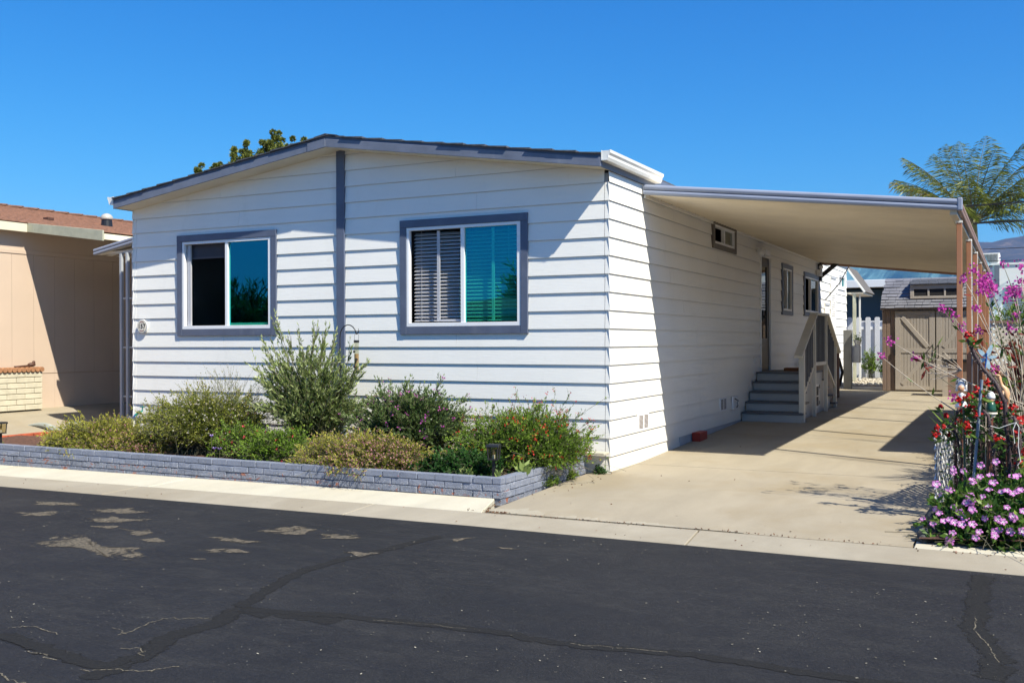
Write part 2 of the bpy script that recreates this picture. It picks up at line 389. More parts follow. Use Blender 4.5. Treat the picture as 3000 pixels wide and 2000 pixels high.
class MB:
    def __init__(s): s.v = []; s.f = []
    def add(s, vs, fs):
        b0 = len(s.v); s.v += [tuple(v) for v in vs]; s.f += [tuple(i + b0 for i in f) for f in fs]; return s
    def box(s, x0, x1, y0, y1, z0, z1):
        return s.add([(x0, y0, z0), (x1, y0, z0), (x1, y1, z0), (x0, y1, z0), (x0, y0, z1), (x1, y0, z1), (x1, y1, z1), (x0, y1, z1)],
                     [(0, 3, 2, 1), (4, 5, 6, 7), (0, 1, 5, 4), (1, 2, 6, 5), (2, 3, 7, 6), (3, 0, 4, 7)])
    def hexa(s, lo, hi):
        """lo, hi: four points each, same winding (ccw seen from above)"""
        return s.add(list(lo) + list(hi), [(0, 3, 2, 1), (4, 5, 6, 7), (0, 1, 5, 4), (1, 2, 6, 5), (2, 3, 7, 6), (3, 0, 4, 7)])
    def bar(s, a, b, w, h, up=(0, 0, 1)):
        a, b = Vector(a), Vector(b); d = (b - a).normalized(); u = Vector(up)
        sd_ = d.cross(u)
        if sd_.length < 1e-4: sd_ = d.cross(Vector((0, 1, 0)))
        sd_.normalize(); u = sd_.cross(d).normalized()
        q = [(-w / 2, -h / 2), (w / 2, -h / 2), (w / 2, h / 2), (-w / 2, h / 2)]
        A = [a + sd_ * i + u * j for i, j in q]; B = [b + sd_ * i + u * j for i, j in q]
        return s.add(A + B, [(0, 1, 2, 3), (7, 6, 5, 4), (0, 4, 5, 1), (1, 5, 6, 2), (2, 6, 7, 3), (3, 7, 4, 0)])
    def tube(s, pts, r, n=8, cap=True):
        pts = [Vector(p) for p in pts]
        rs = r if isinstance(r, (list, tuple)) else [r] * len(pts)
        ring = []
        for i, p in enumerate(pts):
            d = (pts[min(i + 1, len(pts) - 1)] - pts[max(i - 1, 0)]).normalized()
            u = d.cross(Vector((0, 0, 1)))
            if u.length < 0.05: u = d.cross(Vector((0, 1, 0)))
            u.normalize(); w = d.cross(u)
            ring.append([p + (u * math.cos(2 * math.pi * k / n) + w * math.sin(2 * math.pi * k / n)) * rs[i] for k in range(n)])
        vs = [v for rg in ring for v in rg]; fs = []
        for i in range(len(pts) - 1):
            for k in range(n):
                fs.append((i * n + k, i * n + (k + 1) % n, (i + 1) * n + (k + 1) % n, (i + 1) * n + k))
        if cap:
            fs.append(tuple(reversed(range(n)))); fs.append(tuple(range((len(pts) - 1) * n, len(pts) * n)))
        return s.add(vs, fs)
    def lathe(s, prof, c=(0, 0, 0), n=14, sx=1, sy=1):
        vs = []; fs = []
        for r, z in prof:
            for k in range(n):
                a = 2 * math.pi * k / n
                vs.append((c[0] + r * math.cos(a) * sx, c[1] + r * math.sin(a) * sy, c[2] + z))
        for i in range(len(prof) - 1):
            for k in range(n):
                fs.append((i * n + k, i * n + (k + 1) % n, (i + 1) * n + (k + 1) % n, (i + 1) * n + k))
        fs.append(tuple(reversed(range(n)))); fs.append(tuple(range((len(prof) - 1) * n, len(prof) * n)))
        return s.add(vs, fs)
    def ball(s, c, r, n=10, m=7):
        if not isinstance(r, (tuple, list)): r = (r, r, r)
        prof = [(max(0.001, math.sin(math.pi * i / m)), -math.cos(math.pi * i / m)) for i in range(m + 1)]
        vs = []; fs = []
        for q, z in prof:
            for k in range(n):
                a = 2 * math.pi * k / n
                vs.append((c[0] + q * math.cos(a) * r[0], c[1] + q * math.sin(a) * r[1], c[2] + z * r[2]))
        for i in range(m):
            for k in range(n): fs.append((i * n + k, i * n + (k + 1) % n, (i + 1) * n + (k + 1) % n, (i + 1) * n + k))
        return s.add(vs, fs)
    def sweep(s, prof, a, b, axes):
        """prof: list of 2D points; a,b: ends; axes: two vectors spanning the profile plane"""
        a, b = Vector(a), Vector(b); e1, e2 = Vector(axes[0]), Vector(axes[1]); n = len(prof)
        A = [a + e1 * p[0] + e2 * p[1] for p in prof]; B = [b + e1 * p[0] + e2 * p[1] for p in prof]
        fs = [(k, (k + 1) % n, n + (k + 1) % n, n + k) for k in range(n)]
        fs += [tuple(reversed(range(n))), tuple(range(n, 2 * n))]
        return s.add(A + B, fs)
    def build(s, name, mat, parent=None, bevel=0, smooth=False, origin=None, **kw):
        off = ORG[parent.name] if parent is not None else Vector((0, 0, 0))
        org = Vector(origin) if origin is not None else (off if parent is not None else Vector((0, 0, 0)))
        me = bpy.data.meshes.new(name)
        me.from_pydata([tuple(Vector(v) - org) for v in s.v], [], s.f)
        mats = mat if isinstance(mat, (list, tuple)) else [mat]
        for m_ in mats: me.materials.append(m_)
        me.update()
        o = bpy.data.objects.new(name, me)
        COL.objects.link(o)
        o.location = org - off if parent is not None else org
        if parent is not None: o.parent = parent
        ORG[o.name] = org
        if smooth:
            for p_ in me.polygons: p_.use_smooth = True
        if bevel:
            md = o.modifiers.new('bevel', 'BEVEL'); md.width = bevel; md.segments = 2 if bevel > 0.008 else 1; md.limit_method = 'ANGLE'
        tag(o, **kw)
        return o

def fixnorm(o):
    import bmesh
    bm = bmesh.new(); bm.from_mesh(o.data); bmesh.ops.recalc_face_normals(bm, faces=bm.faces); bm.to_mesh(o.data); bm.free()
    return o

def inst(src, loc, parent, rot=None, name=None, scale=None):
    """share mesh data between alike pieces; loc in world coordinates"""
    o = bpy.data.objects.new(name or src.name.split('.')[0], src.data)
    for md in src.modifiers:
        m2 = o.modifiers.new(md.name, md.type)
        if md.type == 'BEVEL': m2.width = md.width; m2.segments = md.segments; m2.limit_method = md.limit_method
    COL.objects.link(o)
    off = ORG[parent.name] if parent is not None else Vector((0, 0, 0))
    o.location = Vector(loc) - off
    o.parent = parent
    if rot: o.rotation_euler = rot
    if scale: o.scale = scale
    ORG[o.name] = Vector(loc)
    return o

# fast quads for leaves
def leafmesh(name, P, D, L, W, tone, mat, parent=None, fold=0.0, Nrm=None, **kw):
    n = len(P)
    P = np.asarray(P, float); D = np.asarray(D, float); D /= (np.linalg.norm(D, axis=1, keepdims=True) + 1e-9)
    L = np.broadcast_to(np.asarray(L, float), (n,))[:, None]; W = np.broadcast_to(np.asarray(W, float), (n,))[:, None]
    R = NR.normal(size=(n, 3)) if Nrm is None else np.asarray(Nrm, float)
    S = np.cross(D, R); S /= (np.linalg.norm(S, axis=1, keepdims=True) + 1e-9)
    org = ORG[parent.name] if parent is not None else Vector((0, 0, 0))
    P = P - np.array(org)
    V = np.empty((n, 4, 3))
    V[:, 0] = P; V[:, 1] = P + D * L * 0.45 + S * W * 0.5; V[:, 2] = P + D * L; V[:, 3] = P + D * L * 0.45 - S * W * 0.5
    me = bpy.data.meshes.new(name)
    me.vertices.add(n * 4); me.vertices.foreach_set('co', V.reshape(-1))
    me.loops.add(n * 4); me.loops.foreach_set('vertex_index', np.arange(n * 4, dtype=np.int32))
    me.polygons.add(n); me.polygons.foreach_set('loop_start', np.arange(0, n * 4, 4, dtype=np.int32))
    try: me.polygons.foreach_set('loop_total', np.full(n, 4, dtype=np.int32))
    except Exception: pass
    me.update(calc_edges=True)
    at = me.attributes.new('tone', 'FLOAT', 'FACE'); at.data.foreach_set('value', np.clip(np.broadcast_to(tone, (n,)), 0, 1).astype(np.float32))
    me.materials.append(mat)
    o = bpy.data.objects.new(name, me); COL.objects.link(o)
    if parent is not None: o.parent = parent
    tag(o, **kw)
    return o

def stemmesh(name, segs, r, mat, parent, **kw):
    """segs: array (n,2,3): three-sided tapered sticks"""
    segs = np.asarray(segs, float); n = len(segs)
    A, B = segs[:, 0], segs[:, 1]; D = B - A; D /= (np.linalg.norm(D, axis=1, keepdims=True) + 1e-9)
    U = np.cross(D, np.array([0.31, 0.72, 0.61])); U /= (np.linalg.norm(U, axis=1, keepdims=True) + 1e-9); W = np.cross(D, U)
    org = np.array(ORG[parent.name])
    r = np.broadcast_to(np.asarray(r, float), (n,))[:, None]
    V = np.empty((n, 6, 3))
    for k in range(3):
        a = 2 * math.pi * k / 3; o_ = U * math.cos(a) + W * math.sin(a)
        V[:, k] = A + o_ * r - org; V[:, 3 + k] = B + o_ * r * 0.75 - org
    base = np.arange(n)[:, None, None] * 6
    F = (base + np.array([[0, 1, 4, 3], [1, 2, 5, 4], [2, 0, 3, 5]])[None]).reshape(-1)
    me = bpy.data.meshes.new(name)
    me.vertices.add(n * 6); me.vertices.foreach_set('co', V.reshape(-1))
    me.loops.add(n * 12); me.loops.foreach_set('vertex_index', F.astype(np.int32))
    me.polygons.add(n * 3); me.polygons.foreach_set('loop_start', np.arange(0, n * 12, 4, dtype=np.int32))
    try: me.polygons.foreach_set('loop_total', np.full(n * 3, 4, dtype=np.int32))
    except Exception: pass
    me.update(calc_edges=True); me.materials.append(mat)
    o = bpy.data.objects.new(name, me); COL.objects.link(o); o.parent = parent
    tag(o, **kw)
    return o

def unit(v): return v / (np.linalg.norm(v, axis=-1, keepdims=True) + 1e-9)

def shrub(name, label, base, c, r, nst, ntw, twl, nlf, ll, lw, leaf, stemc=None, flowers=None, upb=0.5, shell=0.55,
          spread=0.25, droop=0.0, zmin=None, cat='shrub', group=None, jit=0.35, t0=0.25, rs=0.003, toneout=True, baser=0.15, seed=1):
    """stems from base curve out to points in the ellipsoid c,r; each bears side twigs with leaves"""
    R = np.random.RandomState(seed)
    base = np.array(base, float); c = np.array(c, float); r = np.array(r, float)
    rt_ = root(name, label, cat, tuple(base), group)
    d = R.normal(size=(nst * 3, 3)); d = unit(d); d = d[d[:, 2] > -0.35][:nst]; n = len(d)
    rad = shell + (1 - shell) * R.rand(n, 1) ** 0.7
    lump = 1 + 0.16 * np.sin(d[:, :1] * 7 + seed) * np.cos(d[:, 1:2] * 6 + seed * 2) + R.normal(size=(n, 1)) * 0.09
    T = c + d * r * rad * lump
    B = base + np.c_[R.normal(size=(n, 2)) * baser * r[:2], np.zeros(n)]
    Mid = (B + T) / 2 + np.array([0, 0, 1]) * (upb * r[2] * 0.35) + R.normal(size=(n, 3)) * r * 0.07
    K = 7
    ts = np.linspace(0, 1, K)[None, :, None]
    C = (1 - ts) ** 2 * B[:, None] + 2 * ts * (1 - ts) * Mid[:, None] + ts ** 2 * T[:, None]
    if zmin is not None: C[:, 1:, 2] = np.maximum(C[:, 1:, 2], zmin + R.rand(n, K - 1) * 0.04)
    segs = np.stack([C[:, :-1], C[:, 1:]], 2).reshape(-1, 2, 3)
    tw_t = t0 + (1 - t0) * R.rand(n, ntw) ** 0.8
    idx = np.minimum((tw_t * (K - 1)).astype(int), K - 2); fr = tw_t * (K - 1) - idx
    ar = np.arange(n)[:, None]
    A0 = C[ar, idx] * (1 - fr[..., None]) + C[ar, idx + 1] * fr[..., None]
    tan = unit(C[ar, idx + 1] - C[ar, idx])
    out = unit((A0 - c) / r)
    td = unit(tan * 0.8 + out * 0.5 + R.normal(size=A0.shape) * spread * 2 + np.array([0, 0, 0.35 * upb - droop]))
    tl = twl * (0.5 + R.rand(n, ntw, 1))
    A1 = A0 + td * tl
    twsegs = np.stack([A0, A1], 2).reshape(-1, 2, 3)
    S = np.concatenate([segs, twsegs])
    rr_ = np.concatenate([np.full(len(segs), rs), np.full(len(twsegs), rs * 0.55)])
    stemmesh('stems', S, rr_, stemc or MAT['stem'], rt_)
    u = R.rand(n, ntw, nlf, 1)
    P = A0[:, :, None] * (1 - u) + A1[:, :, None] * u
    D = unit(td[:, :, None] * 0.9 + R.normal(size=P.shape) * jit * 1.4 + np.array([0, 0, 0.15]))
    P = P.reshape(-1, 3); D = D.reshape(-1, 3); m_ = len(P)
    tone = R.rand(m_) * 0.75
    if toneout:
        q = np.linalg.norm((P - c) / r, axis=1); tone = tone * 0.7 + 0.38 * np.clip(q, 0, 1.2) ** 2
    leafmesh('foliage', P, D, ll * (0.6 + 0.8 * R.rand(m_)), lw * (0.7 + 0.6 * R.rand(m_)), tone, leaf, rt_)
    for fl in (flowers or []):
        nm, mat, cnt, size, petals, minq = fl[:6]
        tips = A1.reshape(-1, 3); q = np.linalg.norm((tips - c) / r, axis=1)
        facing = tips[:, 1] < c[1] + r[1] * 0.35
        ok = np.where((q > minq) & facing)[0]
        if len(ok) == 0: continue
        ch = R.choice(ok, min(cnt, len(ok)), replace=False)
        ct = tips[ch]; k = len(ct)
        nr = unit(unit((ct - c) / r) + R.normal(size=ct.shape) * 0.4)
        a1 = unit(np.cross(nr, np.array([0.2, 0.3, 0.9]))); a2 = np.cross(nr, a1)
        PP = []; DD = []; NN = []
        for j in range(petals):
            a = 2 * math.pi * j / petals + R.rand(k, 1) * 0.5
            dd = unit(a1 * np.cos(a) + a2 * np.sin(a) + nr * (0.25 + 0.4 * R.rand(k, 1)))
            PP.append(ct + R.normal(size=ct.shape) * size * (0.25 if len(fl) < 7 else fl[6])); DD.append(dd); NN.append(nr)
        PP = np.concatenate(PP); DD = np.concatenate(DD); NN = np.concatenate(NN)
        leafmesh(nm, PP, DD, size * (0.7 + 0.6 * R.rand(len(PP))), size * 0.8, R.rand(len(PP)), mat, rt_, Nrm=NN, kind='stuff')
    return rt_

# ------------------------------------------------------------------ ground and street
def gz(x, y):
    """height of the concrete and the lot"""
    if y < -2.8: return -0.20
    if y < 0: return -0.20 + 0.01 * (y + 2.8) / 2.8
    if y < 6.5: return -0.19 + 0.18 * y / 6.5
    if y < 14: return -0.01 + 0.125 * (y - 6.5) / 7.5
    return 0.115 + 0.02 * (y - 14)
MB().add([(-6000, -6000, -0.42), (6000, -6000, -0.42), (6000, 6000, -0.42), (-6000, 6000, -0.42)], [(0, 1, 2, 3)]).build('ground', MAT['earth'], kind='structure')
# lot under the houses and beds
g = MB()
ys = [-2.14, 0, 3, 6.5, 10, 14, 20, 26, 34, 45]
for a, b_ in zip(ys[:-1], ys[1:]):
    g.add([(-30, a, gz(0, a) - 0.05), (30, a, gz(0, a) - 0.05), (30, b_, gz(0, b_) - 0.05), (-30, b_, gz(0, b_) - 0.05)], [(0, 1, 2, 3)])
g.build('lot', MAT['earth'], kind='structure')

# street
def zx(x): return .0065 * min(0.0, x + .3)
st = MB()
xs = np.linspace(-40, 30, 36); yy = [-3.29, -4, -5, -6, -7.5, -10, -12.5, -15]
zz = [-0.215, -0.208, -0.205, -0.203, -0.203, -0.205, -0.21, -0.23]
for i in range(len(xs) - 1):
    for j in range(len(yy) - 1):
        st.add([(xs[i], yy[j + 1], zz[j + 1]), (xs[i + 1], yy[j + 1], zz[j + 1]), (xs[i + 1], yy[j], zz[j]), (xs[i], yy[j], zz[j])], [(0, 1, 2, 3)])
st.v = [(v[0], v[1], v[2] + zx(v[0])) for v in st.v]
street = st.build('street', MAT['asphalt'], kind='structure')
ORG['street'] = Vector((0, 0, 0))
def rz(y, x=0.0): return float(np.interp(-y, [-v for v in yy], zz)) + zx(x)

def rough_outline(pts, amp, sub, R):
    out = []
    n = len(pts)
    for i in range(n):
        a, b_ = np.array(pts[i]), np.array(pts[(i + 1) % n])
        L = np.linalg.norm(b_ - a); nn = np.array([-(b_ - a)[1], (b_ - a)[0]]) / (L + 1e-9)
        for k in range(sub):
            t = k / sub
            out.append(a * (1 - t) + b_ * t + nn * R.normal() * amp * L + (b_ - a) * R.normal() * 0.05)
    return out
R_ = np.random.RandomState(3)
patches = [
 [(-2.36, -5.38), (-2.47, -5.15), (-2.41, -5.01), (-2.13, -5.13), (-2.0, -5.2), (-1.86, -5.2), (-1.74, -5.12), (-1.56, -5.32), (-1.63, -5.42), (-1.83, -5.39), (-2.04, -5.29), (-2.21, -5.31)],
 [(-1.32, -4.21), (-1.24, -3.93), (-0.95, -4.03), (-1.0, -4.22)],
 [(-1.46, -4.59), (-1.29, -4.55), (-1.06, -4.58), (-1.14, -4.68)],
 [(-1.22, -4.99), (-0.99, -4.85), (-0.86, -4.93), (-0.99, -5.0)],
 [(-3.10, -4.43), (-2.94, -4.25), (-2.57, -4.25), (-2.76, -4.41)],
 [(-3.44, -4.05), (-3.18, -3.85), (-2.9, -3.95), (-3.06, -4.07)],
 [(-2.42, -4.63), (-2.2, -4.58), (-2.07, -4.65), (-2.09, -4.77)],
 [(-1.13, -5.24), (-0.96, -5.22), (-1.01, -5.27)],
 [(-0.79, -4.11), (-0.51, -4.06), (-0.45, -4.16), (-0.66, -4.25)],
 [(0.20, -3.86), (0.31, -3.74), (0.29, -3.92)],
 [(0.64, -3.97), (0.84, -3.99), (0.72, -4.03)],
 [(-3.9, -4.4), (-3.7, -4.25), (-3.5, -4.4), (-3.75, -4.48)], [(-2.0, -4.9), (-1.8, -4.8), (-1.7, -4.93)], [(-0.2, -4.6), (0.0, -4.55), (-0.05, -4.68)],
 [(-2.75, -4.62), (-2.55, -4.55), (-2.5, -4.66)], [(-4.3, -3.9), (-4.0, -3.8), (-3.8, -3.9), (-4.1, -4.0)]]
def core_attr(o, vals):
    at = o.data.attributes.new('core', 'FLOAT', 'POINT'); at.data.foreach_set('value', np.array(vals, np.float32)); return o
for pt in patches:
    pt = np.array(pt); c0 = pt.mean(axis=0); pt = c0 + (pt - c0) * 1.62
    o_ = rough_outline(pt, 0.05, 5, R_); n = len(o_)
    rings = [1.0, .72, .4]; vs = []; cv = []
    for q, f_ in enumerate(rings):
        for e in o_: e2 = c0 + (e - c0) * f_; vs.append((e2[0], e2[1], rz(e2[1], e2[0]) + .0018)); cv.append((-.7, .15, .55)[q])
    vs.append((c0[0], c0[1], rz(c0[1], c0[0]) + .0018)); cv.append(.7)
    fs = []
    for q in range(2): fs += [(q * n + i, q * n + (i + 1) % n, (q + 1) * n + (i + 1) % n, (q + 1) * n + i) for i in range(n)]
    fs += [(2 * n + i, 2 * n + (i + 1) % n, 3 * n) for i in range(n)]
    core_attr(fixnorm(MB().add(vs, fs).build('worn_patch', MAT['worn'], street)), cv)
def ribbon(name, pts, w, mat, lift, R, jag=0.25, sub=8):
    P = []
    for a, b_ in zip(pts[:-1], pts[1:]):
        for k in range(sub):
            t = k / sub; P.append(np.array(a) * (1 - t) + np.array(b_) * t)
    P.append(np.array(pts[-1])); P = np.array(P)
    nz_ = R.normal(size=P.shape) * w * (.25 if w > .05 else 1.0)
    for _ in range(2): P[1:-1] = (P[:-2] + 2 * P[1:-1] + P[2:]) / 4
    P = P + nz_ * (.4 if w > .05 else .8)
    vs = []; fs = []; cv = []; n = len(P)
    for i, q in enumerate(P):
        d = P[min(i + 1, n - 1)] - P[max(i - 1, 0)]; d = d / (np.linalg.norm(d) + 1e-9); nn = np.array([-d[1], d[0]])
        ww = w * 1.2 * (1 + jag * .4 * math.sin(i * 1.3) )
        for s_, c_ in ((-.5, 0), (-.15, 1), (.15, 1), (.5, 0)):
            e = q + nn * s_ * ww; vs.append((e[0], e[1], rz(e[1], e[0]) + lift * .28 + i * .00001)); cv.append(c_ if 0 < i < n - 1 else 0)
    for i in range(n - 1):
        for k in range(3): fs.append((i * 4 + k, i * 4 + k + 1, i * 4 + k + 5, i * 4 + k + 4))
    return core_attr(fixnorm(MB().add(vs, fs).build(name, mat, street)), cv)
ribbon('crack_seal', [(0.84, -6.10), (0.45, -6.13), (0.16, -6.13), (0.25, -6.39), (0.21, -6.68), (0.34, -6.98), (0.37, -7.34)], 0.13, MAT['seal'], 0.004, R_, 0.15)
ribbon('crack_seal', [(0.16, -6.13), (-0.05, -5.53), (-0.13, -5.16), (-0.03, -4.52), (0.085, -3.77)], 0.10, MAT['seal'], 0.005, R_, 0.2)
ribbon('crack_seal', [(0.16, -6.14), (0.76, -6.0), (1.55, -5.9), (2.13, -5.93), (2.61, -5.82), (3.02, -5.84), (3.39, -5.86), (3.9, -5.8)], 0.09, MAT['seal'], 0.006, R_, 0.15)
ribbon('crack_seal', [(3.83, -3.36), (3.82, -4.27), (3.83, -4.78), (3.91, -5.06), (3.96, -5.32), (3.92, -5.6)], 0.13, MAT['seal'], 0.004, R_, 0.15)
ribbon('crack_seal', [(-0.63, -7.03), (-0.1, -7.14), (0.29, -7.18), (0.34, -6.98)], 0.1, MAT['seal'], 0.007, R_, 0.2)
ribbon('pale_crack', [(-0.03, -6.81), (-0.07, -6.46), (0.06, -6.39), (0.16, -6.35)], 0.013, MAT['crackline'], 0.0085, R_, 0.5)
ribbon('pale_crack', [(-0.68, -6.95), (-0.58, -6.86), (-0.30, -6.92)], 0.012, MAT['crackline'], 0.0085, R_, 0.6)
ribbon('pale_crack', [(0.9, -5.99), (1.55, -5.9)], 0.006, MAT['crackline'], 0.0085, R_, 0.9)
ribbon('pale_crack', [(2.0, -5.93), (2.61, -5.82)], 0.009, MAT['crackline'], 0.0085, R_, 0.9)
ribbon('pale_crack', [(3.84, -4.5), (3.83, -4.78), (3.91, -5.06), (3.96, -5.32)], 0.010, MAT['crackline'], 0.0085, R_, 0.9)
for k_, (pts_, w_) in enumerate((([(0.13, -6.95), (0.23, -6.9), (0.35, -6.99)], .012), ([(-.25, -7.15), (.05, -7.2)], .012), ([(.2, -7.25), (.5, -7.15), (.62, -7.0)], .014), ([(-.4, -7.3), (-.1, -7.45), (.2, -7.5)], .016), ([(-.2, -6.7), (.0, -6.75)], .008))):
    ribbon('pale_crack', pts_, w_, MAT['crackline'], 0.0086 + .0005 * k_, R_, 0.5)
# loose light grit lying on the asphalt
n = 9000
gx = R_.uniform(-4.5, 4.6, n); gy = -3.4 - R_.rand(n) * 4.3
keep = (np.sin(gx * 2.1 + 1) * np.cos(gy * 1.7 + 2) + R_.normal(size=n) * 0.5) > 0.15
gx, gy = gx[keep], gy[keep]; gzv = np.array([rz(v, u) for u, v in zip(gx, gy)]) + 0.005
sz = 0.0022 + R_.rand(len(gx)) ** 7 * 0.009
d_ = np.c_[np.cos(gx * 50), np.sin(gx * 50), np.full(len(gx), 0.12)]
grit = leafmesh('grit', np.c_[gx, gy, gzv], d_, sz * 1.6, sz, R_.rand(len(gx)), leafmat('grit_stone', [(0, (0.12, 0.11, 0.08)), (1, (0.36, 0.33, 0.26))], 0.9, 0.0), Nrm=np.tile([0, 0, 1], (len(gx), 1)), kind='stuff')

# gutter pan and kerb in poured segments (joints left open over a dark bed)
MB().box(-40, 30, -3.29, -2.14, -0.7, -0.30).build('kerb_bed', MAT['joint'], kind='structure')
pan = root('gutter_pan', None, None, kind='structure')
jx = [-39.5, -20, -14, -10.2, -7.1, -4.15, -1.2, 1.86, 4.9, 8, 11, 30]
for a, b_ in zip(jx[:-1], jx[1:]):
    sk = -0.06
    MB().hexa([(a + .006, -3.30, -0.3), (b_ - .006, -3.30, -0.3), (b_ - .006 + sk, -2.755, -0.3), (a + .006 + sk, -2.755, -0.3)],
              [(a + .006, -3.30, -0.207), (b_ - .006, -3.30, -0.207), (b_ - .006 + sk, -2.755, -0.2), (a + .006 + sk, -2.755, -0.2)]).build('gutter_slab', MAT['gutterpan'], pan, bevel=0.006)
kerb = root('kerb', None, None, kind='structure')
for a, b_ in [(-39.5, -13), (-13, -10.1), (-10.1, -7.0), (-7.0, -4.1), (-4.1, -0.13), (3.36, 7.0), (7.0, 12), (12, 30)]:
    ea = 0.0 if a != 3.36 else 0.0
    eb = -0.20 if b_ == -0.13 else 0
    MB().hexa([(a + .005, -2.745, -0.3), (b_ - .005, -2.745, -0.3), (b_ - .005 + eb, -2.13, -0.3), (a + .005 + ea, -2.13, -0.3)],
              [(a + .005, -2.745, -0.1985), (b_ - .005, -2.745, -0.1985), (b_ - .005 + eb, -2.13, -0.183), (a + .005 + ea, -2.13, -0.183)]).build('kerb_slab', MAT['kerb'], kerb, bevel=0.008)

# driveway slabs
for o_ in list(pan.children) + list(kerb.children):
    for v_ in o_.data.vertices: v_.co.z += zx(v_.co.x)
drv = root('driveway', None, None, kind='structure')
jy = [-2.750, 0.82, 4.0, 7.0, 10.0, 12.6, 15.6]
for i in range(len(jy) - 1):
    a, b_ = jy[i] + 0.006, jy[i + 1] - 0.006
    pts = [a] + [v for v in (0, 6.5, 14) if a < v < b_] + [b_]
    sl = MB()
    for c0, c1 in zip(pts[:-1], pts[1:]):
        x0a = -0.12 if i == 0 else -0.3; x0 = -0.255
        if i == 0 and c0 < 0: sl.hexa([(-0.11, c0, -0.3), (3.35, c0, -0.3), (3.38, c1, -0.3), (x0, c1, -0.3)], [(-0.11, c0, gz(0, c0)), (3.35, c0, gz(0, c0)), (3.38, c1, gz(0, c1)), (x0, c1, gz(0, c1))])
        else: sl.hexa([(0.005 if c1 < 15 else -.3, c0, -0.3), (3.45, c0, -0.3), (3.45, c1, -0.3), (0.005 if c1 < 15 else -.3, c1, -0.3)], [(0.005, c0, gz(0, c0)), (3.45, c0, gz(0, c0)), (3.45, c1, gz(0, c1)), (0.005, c1, gz(0, c1))])
    sl.build('slab', MAT['drive'], drv)
MB().box(-.3, 3.4, -2.77, -2.73, -.4, -.207).build('joint_fill', MAT['sandjoint'], drv)
# chipped lip where driveway meets the gutter
o_ = []
for k in range(60):
    x = -0.1 + k * 0.038
    w = 0.02 + 0.16 * abs(math.sin(k * 0.21)) * (1 if k < 45 else 0.3) * R_.rand()
    if k < 14: w += 0.14
    o_.append((x, -2.73 + w))
vs = [(x, -2.742, -0.1985 + 0.004) for x, y in o_] + [(x, y, gz(0, y) + 0.004) for x, y in o_]
MB().add(vs, [(i, i + 1, 61 + i, 60 + i) for i in range(59)]).build('chipped_edge', MAT['chipped'], drv)
# debris in the joint
n = 260; x = R_.uniform(-0.3, 3.2, n); x[:120] = R_.uniform(-0.25, 0.1, 120); y = -2.745 + R_.normal(size=n) * 0.012
y[:120] = -2.74 + (-(x[:120]) - 0.1).clip(0) * 3.6 + R_.normal(size=120) * 0.015
leafmesh('dry_leaf_litter', np.c_[x, y, np.full(n, -0.193)], R_.normal(size=(n, 3)) * [1, 1, .3], 0.02, 0.01, R_.rand(n), leafmat('litter', [(0, (0.10, 0.05, 0.03)), (1, (0.3, 0.16, 0.09))]), kind='stuff')

n = 60; x = np.concatenate([R_.uniform(-.1, 3.3, 15), R_.uniform(-.22, .1, 25), R_.uniform(3.2, 4.2, 20)]); y = np.concatenate([R_.uniform(-2.6, 3, 15), R_.uniform(-2.0, -.3, 25), R_.uniform(-2.95, -2.65, 20)])
leafmesh('fallen_petals', np.c_[x, y, [gz(0, v) + .006 for v in y]], R_.normal(size=(n, 3)) * [1, 1, .25], .022, .013, R_.rand(n), leafmat('fallen_leaf', [(0, (0.09, 0.05, 0.03)), (.8, (0.22, 0.14, 0.08)), (1, (.3, .08, .05))]), kind='stuff')
n = 40; x = R_.uniform(-7, 4.2, n); y = R_.uniform(-3.28, -2.75, n)
leafmesh('gutter_litter', np.c_[x, y, [-.196 + zx(v) for v in x]], R_.normal(size=(n, 3)) * [1, 1, .25], .020, .010, R_.rand(n), bpy.data.materials['fallen_leaf'], kind='stuff')
# neighbour's driveway on the left, rising to the neighbour's wall
nd = MB()
for y0, y1 in [(-2.1, 0.2), (0.2, 3), (3, 8), (8, 14)]:
    for x0, x1, z0, z1 in [(-11.0, -10.45, 0.2, 0.2), (-10.45, -9.6, 0.2, 0.03), (-9.6, -8.6, 0.03, -0.12)]:
        z0, z1 = z0 + 0, z1
        nd.add([(x0, y0, z0), (x1, y0, z1), (x1, y1, z1), (x0, y1, z0)], [(0, 1, 2, 3)])
    nd.add([(-8.6, y0, -0.12), (-7.3, y0, -0.14), (-7.3, y1, -0.14), (-8.6, y1, -0.12)], [(0, 1, 2, 3)]) if y0 > 0 else None
nd.build('neighbour_driveway', MAT['drive'], kind='structure')

# ------------------------------------------------------------------ brick planter
PX0, PX1, PY = -8.72, -0.26, -2.14
planter = root('brick_planter', 'low planter wall of chipped grey blue painted bricks running along the front kerb', 'planter', (PX0, PY, -0.19))
BH = 0.0675
def bricksrc(L, mat, D=0.095, seed=0):
    R = random.Random(seed); h = BH - 0.009
    j = lambda a: R.uniform(-a, a)
    b_ = MB().hexa([(-L/2 + j(.004), -D/2 + j(.003), -h/2), (L/2 + j(.004), -D/2 + j(.003), -h/2), (L/2, D/2, -h/2), (-L/2, D/2, -h/2)],
                   [(-L/2 + j(.004), -D/2 + j(.004), h/2 + j(.003)), (L/2 + j(.004), -D/2 + j(.004), h/2 + j(.003)), (L/2, D/2, h/2), (-L/2, D/2, h/2)])
    me = bpy.data.meshes.new('brick'); me.from_pydata(b_.v, [], b_.f); me.materials.append(mat); return me
srcF = [bricksrc(0.193, MAT['brick'], seed=s) for s in range(6)]
srcS = [bricksrc(0.193, MAT['brick_side'], seed=s + 10) for s in range(5)]
srcH = bricksrc(0.09, MAT['brick'], seed=30)
